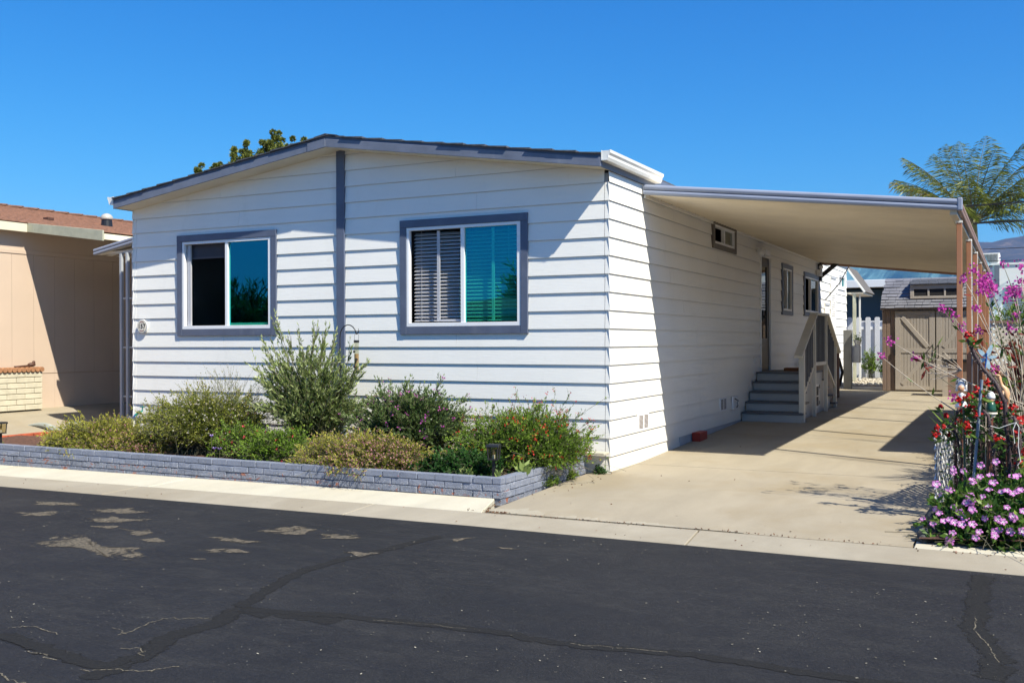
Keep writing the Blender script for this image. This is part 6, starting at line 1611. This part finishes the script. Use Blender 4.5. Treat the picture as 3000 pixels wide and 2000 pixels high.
RF = [(3.68, -1.6, 1.31), (3.71, -1.6, 1.27), (3.73, -1.6, 0.84), (3.78, -1.6, 0.85), (3.76, -1.6, 0.89), (3.69, -1.6, 0.83), (3.7, -1.6, 0.74), (3.74, -1.6, 0.68), (3.62, -1.6, 0.8), (3.64, -1.6, 0.7), (3.67, -1.6, 0.6), (3.51, -1.6, 0.66), (3.46, -1.6, 0.73), (3.45, -1.6, 0.57), (3.44, -1.6, 0.52), (3.49, -1.6, 0.57), (3.53, -1.6, 0.5), (3.81, -1.6, 0.94), (3.85, -1.6, 0.82), (3.92, -1.6, 0.75), (4.0, -1.6, 0.74), (4.05, -1.6, 0.65), (3.89, -1.6, 0.5), (4.03, -1.6, 0.53), (4.07, -1.6, 0.41), (4.04, -1.6, 0.29), (3.68, -1.6, 0.56), (3.62, -1.6, 0.61)]
for (x_, y_, z_) in RF:
    y_ += R_.uniform(-.05, .25); k = 18
    sz_ = .016 if 3.43 < x_ < 3.54 else .030
    ct_ = np.array([x_, y_, z_]) + R_.normal(size=(k, 3)) * sz_ * .55
    n_ = unit(R_.normal(size=(k, 3)) * .6 + [0, -1, .5])
    a1 = unit(np.cross(n_, [.2, .3, .9])); a2 = np.cross(n_, a1)
    PP = np.concatenate([ct_] * 4); DD = np.concatenate([a1, -a1, a2, -a2]) ; NN = np.concatenate([n_] * 4)
    leafmesh('flower_head', PP, DD, .0135, .0125, R_.rand(len(PP)), LM['redfl'], cot, Nrm=NN, kind='stuff')
    m_ = 5
    leafmesh('leaf_rosette', np.array([x_, y_, z_ - .03]) + R_.normal(size=(m_, 3)) * .012, R_.normal(size=(m_, 3)) * [1, 1, .4], .085, .032, .3 + .7 * R_.rand(m_), LM['vincaleaf'], cot)
n = 420; P = np.c_[R_.uniform(3.46, 4.15, n), R_.uniform(-1.6, -.9, n), R_.uniform(-.05, .72, n)]
leafmesh('foliage', P, R_.normal(size=(n, 3)), .05, .020, R_.rand(n) * .8, LM['vincaleaf'], cot, kind='stuff')
n = 1500; P = np.c_[R_.uniform(3.56, 4.5, n), R_.uniform(-1.0, .3, n), R_.uniform(-.1, .60, n)]
leafmesh('foliage', P, R_.normal(size=(n, 3)), .07, .035, R_.rand(n) * .6, LM['darkgreen'], cot, kind='stuff')
n = 500; P = np.c_[R_.uniform(3.52, 4.3, n), R_.uniform(-1.3, -.4, n), R_.uniform(-.1, .6, n)]
segs = np.stack([P, P + R_.normal(size=(n, 3)) * [.05, .05, .16]], 1); stemmesh('twigs', segs, .004, MAT['stalk'], cot)
# strap leaves at the left of the bed
sg = root('strap_leaf_clump', 'clump of narrow arching strap leaves beside the driveway', 'plant', (3.55, -1.0, 0))
for k in range(22):
    a = R_.uniform(2.0, 5.2); L = R_.uniform(.16, .30); b0_ = np.array([3.58 + R_.normal() * .03, -1.1 + R_.normal() * .05, .46 + R_.normal() * .04])
    pts = [b0_, b0_ + np.array([math.cos(a) * .35, math.sin(a) * .3, 1.1]) * L * .5, b0_ + np.array([math.cos(a) * .9, math.sin(a) * .6, .9]) * L]
    leafmesh('leaf', [pts[0]], [pts[2] - pts[0]], L * 1.2, .016, [R_.rand()], LM['vincaleaf'], sg)

# reed orchids: long pale stems arching from the right with magenta heads
oc = root('reed_orchids', 'pale bare orchid stems arching left with magenta flower heads', 'plant', (4.1, -.8, -.1))
OF = [(3.8, -.8, 1.78, 3), (3.83, -.8, 1.71, 3), (3.76, -.8, 1.74, 3), (3.69, -.8, 1.9, 1), (3.6, -.8, 1.83, 1), (3.72, -.8, 1.54, 1), (3.44, -.8, 1.56, .7), (3.52, -.8, 1.49, 1), (3.59, -.8, 1.4, 1), (3.72, -.8, 1.36, 1), (3.04, -.8, 1.27, .8), (2.94, -.8, 1.14, .8), (3.22, -.8, 1.12, .9), (4.02, -.8, 1.69, 2.6), (3.98, -.8, 1.72, 1.5), (3.94, -.8, 1.63, 1), (4.06, -.8, 1.89, 1), (4.06, -.8, 1.78, 1), (3.92, -.8, 1.94, .7), (4.02, -.8, 1.5, .8), (3.99, -.8, 1.38, 1), (3.86, -.8, 1.03, .7), (3.52, -.8, .77, .9)]
for i, (x_, y_, z_, s_) in enumerate(OF):
    y_ = -.8 + (i % 5 - 2) * .16
    bx2 = 4.02 + .12 * R_.rand(); bz2 = .3 + .5 * R_.rand()
    md_ = ((x_ + bx2) / 2 + .10 * (x_ > 3.5), y_, (z_ + bz2) / 2 + (.02 if x_ > 3.4 else -.10) + R_.normal() * .04)
    pts = []
    for k in range(9):
        t = k / 8; pts.append(tuple((1 - t) ** 2 * np.array([bx2, y_, bz2]) + 2 * t * (1 - t) * np.array(md_) + t * t * np.array([x_, y_, z_])))
    MB().tube([(bx2 + .03, y_, -.15)] + pts, [.006] * 6 + [.0035] * 3 + [.002], 6).build('stem', MAT['whitestem'] if i % 3 else MAT['stem'], oc, smooth=True)
    k = int(30 * s_ ** 1.2); sp_ = .014 * s_ ** .5 + .006
    ct_ = np.array([x_, y_, z_]) + R_.normal(size=(k, 3)) * [sp_, sp_, sp_ * 1.2]
    n_ = unit(R_.normal(size=(k, 3)) * .7 + [0, -1, .2]); a1 = unit(np.cross(n_, [.2, .3, .9])); a2 = np.cross(n_, a1)
    PP = np.concatenate([ct_] * 5); DD = np.concatenate([a1 * math.cos(q * 1.257) + a2 * math.sin(q * 1.257) for q in range(5)]); NN = np.concatenate([n_] * 5)
    leafmesh('flower_head', PP, DD, .012, .008, R_.rand(len(PP)), LM['magenta'], oc, Nrm=NN, kind='stuff')
    m_ = 3 if s_ < 2 else 7
    tt = R_.uniform(.45, .93, m_); lp = np.array([pts[min(8, int(q * 8))] for q in tt])
    leafmesh('leaves', lp, R_.normal(size=(m_, 3)) * [1, .6, 1] + [-.3, 0, .5], .09, .024, R_.rand(m_), LM['redleaf'] if i % 4 == 0 else LM['vincaleaf'], oc)
for k in range(12):
    x0 = 3.95 + R_.rand() * .5; z0 = R_.uniform(-.1, .6); y0 = R_.uniform(-1.0, .4)
    d = np.array([R_.uniform(-.55, .15), 0, 1.0]) * R_.uniform(.5, 1.25)
    MB().tube([(x0, y0, z0), tuple(np.array([x0, y0, z0]) + d * .5 + [0, 0, .03]), tuple(np.array([x0, y0, z0]) + d)], [.0045, .0035, .002], 5).build('stem', MAT['whitestem'] if k % 3 == 0 else MAT['stem'], oc)
tw = []   # dry branching twigs before the shed door
for k in range(16):
    a0 = np.array([3.60, -.9, 1.02]); e_ = np.array([3.28 + R_.rand() * .18, -.9 + R_.normal() * .05, 1.06 + R_.normal() * .07]); m2 = (a0 + e_) / 2 + R_.normal(size=3) * .03
    tw += [(a0, m2), (m2, e_)]
stemmesh('twigs', tw, .003, MAT['whitestem'], oc)
leafmesh('leaves', np.array([[3.30, -.9, 1.06]] * 9) + R_.normal(size=(9, 3)) * .02, R_.normal(size=(9, 3)) * [1, .5, 1], .10, .028, R_.rand(9), LM['redleaf'], oc)
leafmesh('leaves', np.array([[3.40, -.9, 1.18]] * 6) + R_.normal(size=(6, 3)) * .02, R_.normal(size=(6, 3)) * [.5, .3, 1] + [0, 0, .6], .11, .022, R_.rand(6), LM['olive'], oc)

# dense dark shrubbery further back on the right
shrub('cordyline', 'red leaved plant in the shade at the right edge', (4.35, .6, -.1), (4.3, .6, .75), (.35, .5, .5), 60, 4, .2, 5, .30, .035, LM['redleaf'], upb=.8, shell=.4, seed=80, cat='plant', rs=.006)
shrub('back_bush', 'dark leafy bush under the lattice fence behind the orchid stems', (3.95, 2.4, -.1), (4.0, 2.4, .42), (.42, 1.1, .42), 200, 7, .12, 6, .055, .028, LM['darkgreen'], upb=.6, shell=.35, seed=81, rs=.004)
shrub('back_bush', 'mixed green bush between the posts and the lattice fence', (4.1, 4.6, -.05), (4.15, 4.6, .40), (.50, 1.2, .38), 200, 7, .12, 6, .055, .025, LM['salvia'], upb=.6, shell=.35, seed=82, rs=.004)

# stakes and string
def stake(a, b_, r_, mat, label): tag(MB().tube([a, b_], r_, 8).build('garden_stake', mat), label, 'stake', 'stakes in the right bed')
stake((3.69, -1.55, -.16), (3.775, -1.55, .96), .012, MAT['bluepole'], 'blue grey metal stake leaning right behind the figurine')
stake((3.65, -1.5, -.16), (3.64, -1.5, .74), .009, MAT['greenpole'], 'dark green stake left of the blue one')
stake((3.80, -1.4, -.16), (3.84, -1.4, .66), .017, MAT['brownpole'], 'reddish brown stake behind the crown of thorns')
stake((4.0, -1.3, -.16), (4.03, -1.3, .66), .020, MAT['brownpole'], 'thick brown stake tied with white cord')
stake((3.60, -1.0, -.16), (3.60, -1.0, .70), .011, MAT['brownpole'], 'brown stake carrying the bonnet girl figurine')
tag(MB().tube([(3.84, -1.64, .60), (3.9, -1.66, .585), (3.98, -1.66, .62), (4.02, -1.66, .635), (4.04, -1.66, .60), (4.035, -1.66, .45), (4.05, -1.66, .33), (4.03, -1.66, .30)], .0028, 5).tube([(4.02, -1.66, .635), (4.0, -1.66, .58), (4.01, -1.66, .47)], .0035, 5).build('tied_cord', MAT['string']), 'white cord tied round the spiny stalk with hanging ends', 'cord')
# dragonfly ornament
df = root('dragonfly_ornament', 'pale blue metal dragonfly ornament on a thin stake', 'ornament', (3.80, -1.2, 1.1))
for (dx_, dz_, L, w_) in ((-.055, .065, .085, .035), (.04, .10, .11, .034), (-.055, -.035, .07, .034), (.02, -.085, .09, .036), (.075, .01, .075, .026)):
    d = Vector((dx_, 0, dz_)).normalized(); n_ = Vector((d.z, 0, -d.x)); c0_ = Vector((3.80, -1.2, 1.13))
    pr = []
    for k in range(10):
        a = math.pi * 2 * k / 10; pr.append(c0_ + d * (L / 2 + .008 + math.cos(a) * L / 2) + n_ * math.sin(a) * w_ / 2)
    m_ = MB().add([tuple(p_ + Vector((0, -.002, 0))) for p_ in pr] + [tuple(p_ + Vector((0, .002, 0))) for p_ in pr], [tuple(range(10)), tuple(range(19, 9, -1))] + [(i, 10 + i, 10 + (i + 1) % 10, (i + 1) % 10) for i in range(10)])
    fixnorm(m_.build('wing', MAT['wing'], df))
MB().tube([(3.80, -1.21, 1.17), (3.80, -1.21, 1.12), (3.79, -1.21, 1.04)], [.009, .008, .004], 8).build('body', MAT['bluehose'], df)
MB().tube([(3.80, -1.2, 1.12), (3.79, -1.2, .2)], .004, 6).build('stake', MAT['whitestem'], df)
# bonnet girl figurine
gf = root('bonnet_girl_figurine', 'white ceramic figurine of a girl in a large bonnet on a stake', 'figurine', (3.60, -1.0, .70))
GX, GY = 3.60, -1.0
MB().lathe([(.05, 0), (.055, .01), (.045, .03), (.032, .07), (.024, .10), (.028, .115), (.015, .13)], (GX, GY, .70), 16).build('dress', MAT['ceramic'], gf, smooth=True)
MB().ball((GX - .003, GY - .012, .865), (.030, .028, .032), 12, 8).ball((GX - .004, GY - .041, .862), (.004, .005, .004), 6, 4).build('head', MAT['skin'], gf, smooth=True)
MB().lathe([(.040, -.035), (.047, -.03), (.046, .03), (.036, .052), (.015, .062), (.002, .064)], (GX, GY + .012, .885), 16, 1, .85).box(GX - .048, GX + .048, GY - .02, GY + .03, .842, .852).build('bonnet', MAT['ceramic'], gf, smooth=True)
MB().tube([(GX - .04, GY - .02, .90), (GX - .03, GY - .03, .93), (GX, GY - .035, .945), (GX + .03, GY - .03, .93), (GX + .04, GY - .02, .90)], .006, 6).build('bonnet_brim', paint('grey_brim', (.30, .34, .36), .3), gf, smooth=True)
MB().tube([(GX + .022, GY - .01, .81), (GX + .042, GY - .03, .785), (GX + .025, GY - .045, .775)], [.011, .010, .008], 8).build('arm', MAT['ceramic'], gf, smooth=True)
MB().box(GX + .012, GX + .042, GY - .055, GY - .035, .765, .80).build('basket', MAT['redbrick'], gf, bevel=.004)
# long-necked animal figurine
ga = root('animal_figurine', 'tan ceramic long necked animal figurine behind the thorny stalk', 'figurine', (3.94, -1.2, .72))
MB().tube([(3.885, -1.2, .985), (3.895, -1.2, .97), (3.905, -1.2, .93), (3.915, -1.2, .90), (3.935, -1.2, .875), (3.952, -1.2, .83), (3.955, -1.2, .78), (3.955, -1.2, .73)], [.014, .018, .014, .017, .026, .028, .020, .011], 10).ball((3.882, -1.215, .985), (.024, .014, .012), 8, 6).tube([(3.93, -1.21, .86), (3.915, -1.215, .80), (3.91, -1.215, .74)], [.014, .010, .008], 8).tube([(3.945, -1.18, .80), (3.94, -1.18, .73)], [.013, .009], 8).tube([(3.895, -1.2, 1.0), (3.90, -1.2, 1.02)], [.007, .003], 6).build('body', MAT['ceramic_tan'], ga, smooth=True)
MB().lathe([(.035, 0), (.035, .008)], (3.94, -1.2, .722), 12).build('foot_plate', MAT['ceramic'], ga)
MB().tube([(3.95, -1.2, .722), (3.95, -1.2, -.1)], .008, 6).build('stake', MAT['brownpole'], ga)
# gnome
gn = root('gnome_figurine', 'small figurine with white cap and dark green coat among the red flowers', 'figurine', (3.84, -1.5, .69))
MB().lathe([(.036, 0), (.040, .02), (.034, .06), (.022, .09)], (3.84, -1.5, .70), 14).build('coat', MAT['ceramic_green'], gn, smooth=True)
MB().ball((3.84, -1.512, .80), (.022, .02, .022), 10, 7).ball((3.84, -1.533, .798), (.004, .004, .004), 6, 4).build('head', MAT['skin'], gn, smooth=True)
MB().lathe([(.033, -.005), (.034, .01), (.028, .035), (.016, .05), (.003, .055)], (3.84, -1.5, .812), 14).build('cap', MAT['ceramic'], gn, smooth=True)
MB().lathe([(.05, -.012), (.046, .0), (.03, -.04)], (3.84, -1.5, .70), 14).build('base', MAT['soffit'], gn)
MB().tube([(3.84, -1.5, .69), (3.84, -1.5, -.1)], .008, 6).build('stake', MAT['brownpole'], gn)

# ------------------------------------------------------------------ trees
def palm(x, y, zc, label):
    p = root('palm_tree', label, 'palm', (x, y, .2))
    pts = [(x, y, .2), (x + .05, y, 2.0), (x + .02, y, zc - .9)]
    MB().tube(pts, [.22, .17, .15], 14).build('trunk', MAT['bark'], p, smooth=True)
    MB().tube([(x + .02, y, zc - .95), (x, y, zc - .3), (x, y, zc)], [.16, .14, .06], 12).build('crownshaft', paint('crownshaft_green', (.16, .17, .07), .5, .2, 4), p, smooth=True)
    # (azimuth, elevation, length, droop, dead)
    spec = [(2.95, 1.02, 2.9, .75, 0), (2.6, .75, 2.9, .9, 0), (1.9, 1.25, 2.9, .5, 0), (1.2, 1.35, 2.8, .45, 0), (.25, 1.0, 3.0, .8, 0), (.05, .62, 3.1, .8, 0), (-.3, .30, 3.0, .8, 0), (.4, .15, 2.6, .9, 0),
            (3.3, .45, 2.8, .9, 1), (2.95, .55, 2.3, 1.1, 1), (3.9, .55, 2.3, .9, 0), (4.7, .7, 2.3, .9, 0), (5.5, .35, 2.6, .9, 0), (3.14, .20, 3.2, .55, 0), (5.9, .8, 2.7, .9, 0), (1.57, .7, 2.6, .8, 0), (-.15, .85, 2.7, 1.0, 0), (3.6, .95, 2.6, .8, 0), (2.4, 1.15, 2.7, .6, 0), (4.3, 1.1, 2.6, .6, 0), (5.1, 1.0, 2.6, .7, 0), (3.4, .75, 2.6, .9, 1), (5.7, .55, 2.8, .8, 0), (.7, .75, 2.8, .8, 0), (4.5, .35, 2.5, .8, 0), (2.9, .8, 2.7, .8, 0), (6.1, 1.15, 2.7, .6, 0), (3.0, .05, 2.6, .7, 1)]
    for i, (az_, el, L, dr_, dead) in enumerate(spec):
        L *= 1.22; K = 16; q = np.array([x, y, zc - .3], float); pts = [q.copy()]
        for k in range(K):
            e = el - dr_ * .70 * (k / K) ** 1.5
            q = q + np.array([math.cos(az_) * math.cos(e), math.sin(az_) * math.cos(e), math.sin(e)]) * L / K; pts.append(q.copy())
        pts = np.array(pts)
        f = MB().tube([tuple(v) for v in pts[::2]], [.035, .03, .026, .022, .018, .014, .011, .008, .004][:len(pts[::2])], 5).build('frond', MAT['stem'], p)
        nlf = 190; t = np.repeat(np.linspace(.16, .995, nlf // 2), 2); sgn = np.tile([1, -1], nlf // 2)
        idx = np.minimum((t * K).astype(int), K - 1); fr_ = (t * K - idx)[:, None]
        P = pts[idx] * (1 - fr_) + pts[idx + 1] * fr_; T = unit(pts[idx + 1] - pts[idx]); S = unit(np.cross(T, [0, 0, 1])) * sgn[:, None]
        D = unit(S * .8 + T * (.75) + np.array([0, 0, -.28]) * (1 + R_.rand(nlf, 1)) + R_.normal(size=(nlf, 3)) * .12)
        LL = .78 * np.sin(np.clip(t * 1.02, 0, 1) * math.pi) ** .5 * (.75 + .4 * R_.rand(nlf)) + .08
        mid = P + D * (LL * .55)[:, None]; D2 = unit(D + np.array([0, 0, -.45]))
        tn = np.clip(.15 + .55 * R_.rand(nlf) + (.55 if dead else 0) * R_.rand(nlf), 0, 1)
        PP = np.concatenate([P, mid - D * .02]); DD = np.concatenate([D, D2]); L2 = np.concatenate([LL * .62, LL * .5])
        o = leafmesh('leaflets', PP, DD, L2, .026, np.concatenate([tn, tn]), LM['palm'], f)
        o.parent = f; ORG[f.name] = Vector((x, y, .2))
        # leaflets were offset by frond origin
    return p
_pal = palm(2.62, 28.0, 5.60, 'feathery palm tree rising behind the carport roof at the right')
MB_hill = MB()
# far conifers behind the roof
def conifer(x, y, zt_, w, label, seed):
    R = np.random.RandomState(seed)
    r_ = root('conifer', label, 'tree', (x, y, 0), 'conifers behind the roof')
    MB().tube([(x, y, 0), (x, y, zt_ - .5)], [.2, .05], 8).build('trunk', MAT['bark'], r_)
    P = []; D = []
    for cxy in range(int(24 * w) + 2):
        ax, az_ = R.uniform(-w, w), R.uniform(0, 1)
        top = zt_ - 1.0 * (abs(ax) / w) ** 1.5 - .5 * az_ ** 2 * R.rand()
        for k in range(11):
            z0 = top - k * .2 + R.normal() * .05
            c = np.array([x + ax + R.normal() * .08, y + R.normal() * w * .3, z0])
            rr2 = (.07 + .03 * k) * (.8 + .4 * R.rand()); rr2 = min(rr2, .26)
            n = 200; d = unit(R.normal(size=(n, 3)) + [0, -.1, .35]); P.append(c + d * rr2 * (.15 + .85 * R.rand(n, 1))); D.append(d + [0, 0, .35])
    P = np.concatenate(P); D = np.concatenate(D)
    leafmesh('crown', P, D, .075, .035, R.rand(len(P)), LM['cypress'], r_)
conifer(-19.45, 14, 6.92, .30, 'small conifer tip lowest and leftmost over the roof slope', 1)
conifer(-18.85, 14.1, 7.02, .34, 'second small conifer tip from the left over the roof slope', 6)
conifer(-17.85, 14.2, 7.50, .62, 'broad middle conifer crown over the left roof slope', 2)
conifer(-16.50, 14, 7.78, .58, 'tallest conifer crown over the roof near the ridge', 3)
conifer(-15.60, 14.2, 7.62, .52, 'pale tipped conifer crown next to the ridge', 4)

# hills on the horizon
hl = MB(); vs = []; nx = 90; rows_ = 7
Rh = np.random.RandomState(5); ph = Rh.rand(8) * 6
for j in range(rows_):
    for i in range(nx + 1):
        x = -2600 + 5200 * i / nx; y = 4600 + j * 180
        prof = 500 + 36 * math.sin(x * .0022 + ph[0]) + 24 * math.sin(x * .006 + ph[1]) + 9 * math.sin(x * .021 + ph[2]) + 5 * math.sin(x * .05 + ph[3])
        z = prof * (j / (rows_ - 1)) ** .8 * (1 + .05 * math.sin(x * .02 + j * 2) * (1 if j < rows_ - 1 else 0))
        vs.append((x, y, z))
hl.add(vs, [(j * (nx + 1) + i, j * (nx + 1) + i + 1, (j + 1) * (nx + 1) + i + 1, (j + 1) * (nx + 1) + i) for j in range(rows_ - 1) for i in range(nx)])
m, nt, b = newmat('hillside'); p = pos(nt, (.01, .01, .01))
n1 = noise(nt, p, 1.2, 8, .7)
c = ramp(nt, n1, [(.40, (.020, .026, .020)), (.55, (.045, .042, .03)), (.7, (.20, .14, .10))])
nt.links.new(c, b.inputs['Base Color']); b.inputs['Roughness'].default_value = 1
hl.build('hills', m, smooth=True, kind='structure')
# air between here and the hills
hz_, nt, b = newmat('haze_air'); nt.nodes.remove(b)
pv = nt.nodes.new('ShaderNodeVolumePrincipled'); pv.inputs['Color'].default_value = (.30, .50, 1, 1); pv.inputs['Density'].default_value = 0.00007; pv.inputs['Anisotropy'].default_value = .2
nt.links.new(pv.outputs[0], nt.nodes['Material Output'].inputs['Volume'])
HAZE = True
if HAZE: MB().box(-7000, 7000, -7000, 7000, -1.5, 620).build('haze', hz_, kind='stuff')
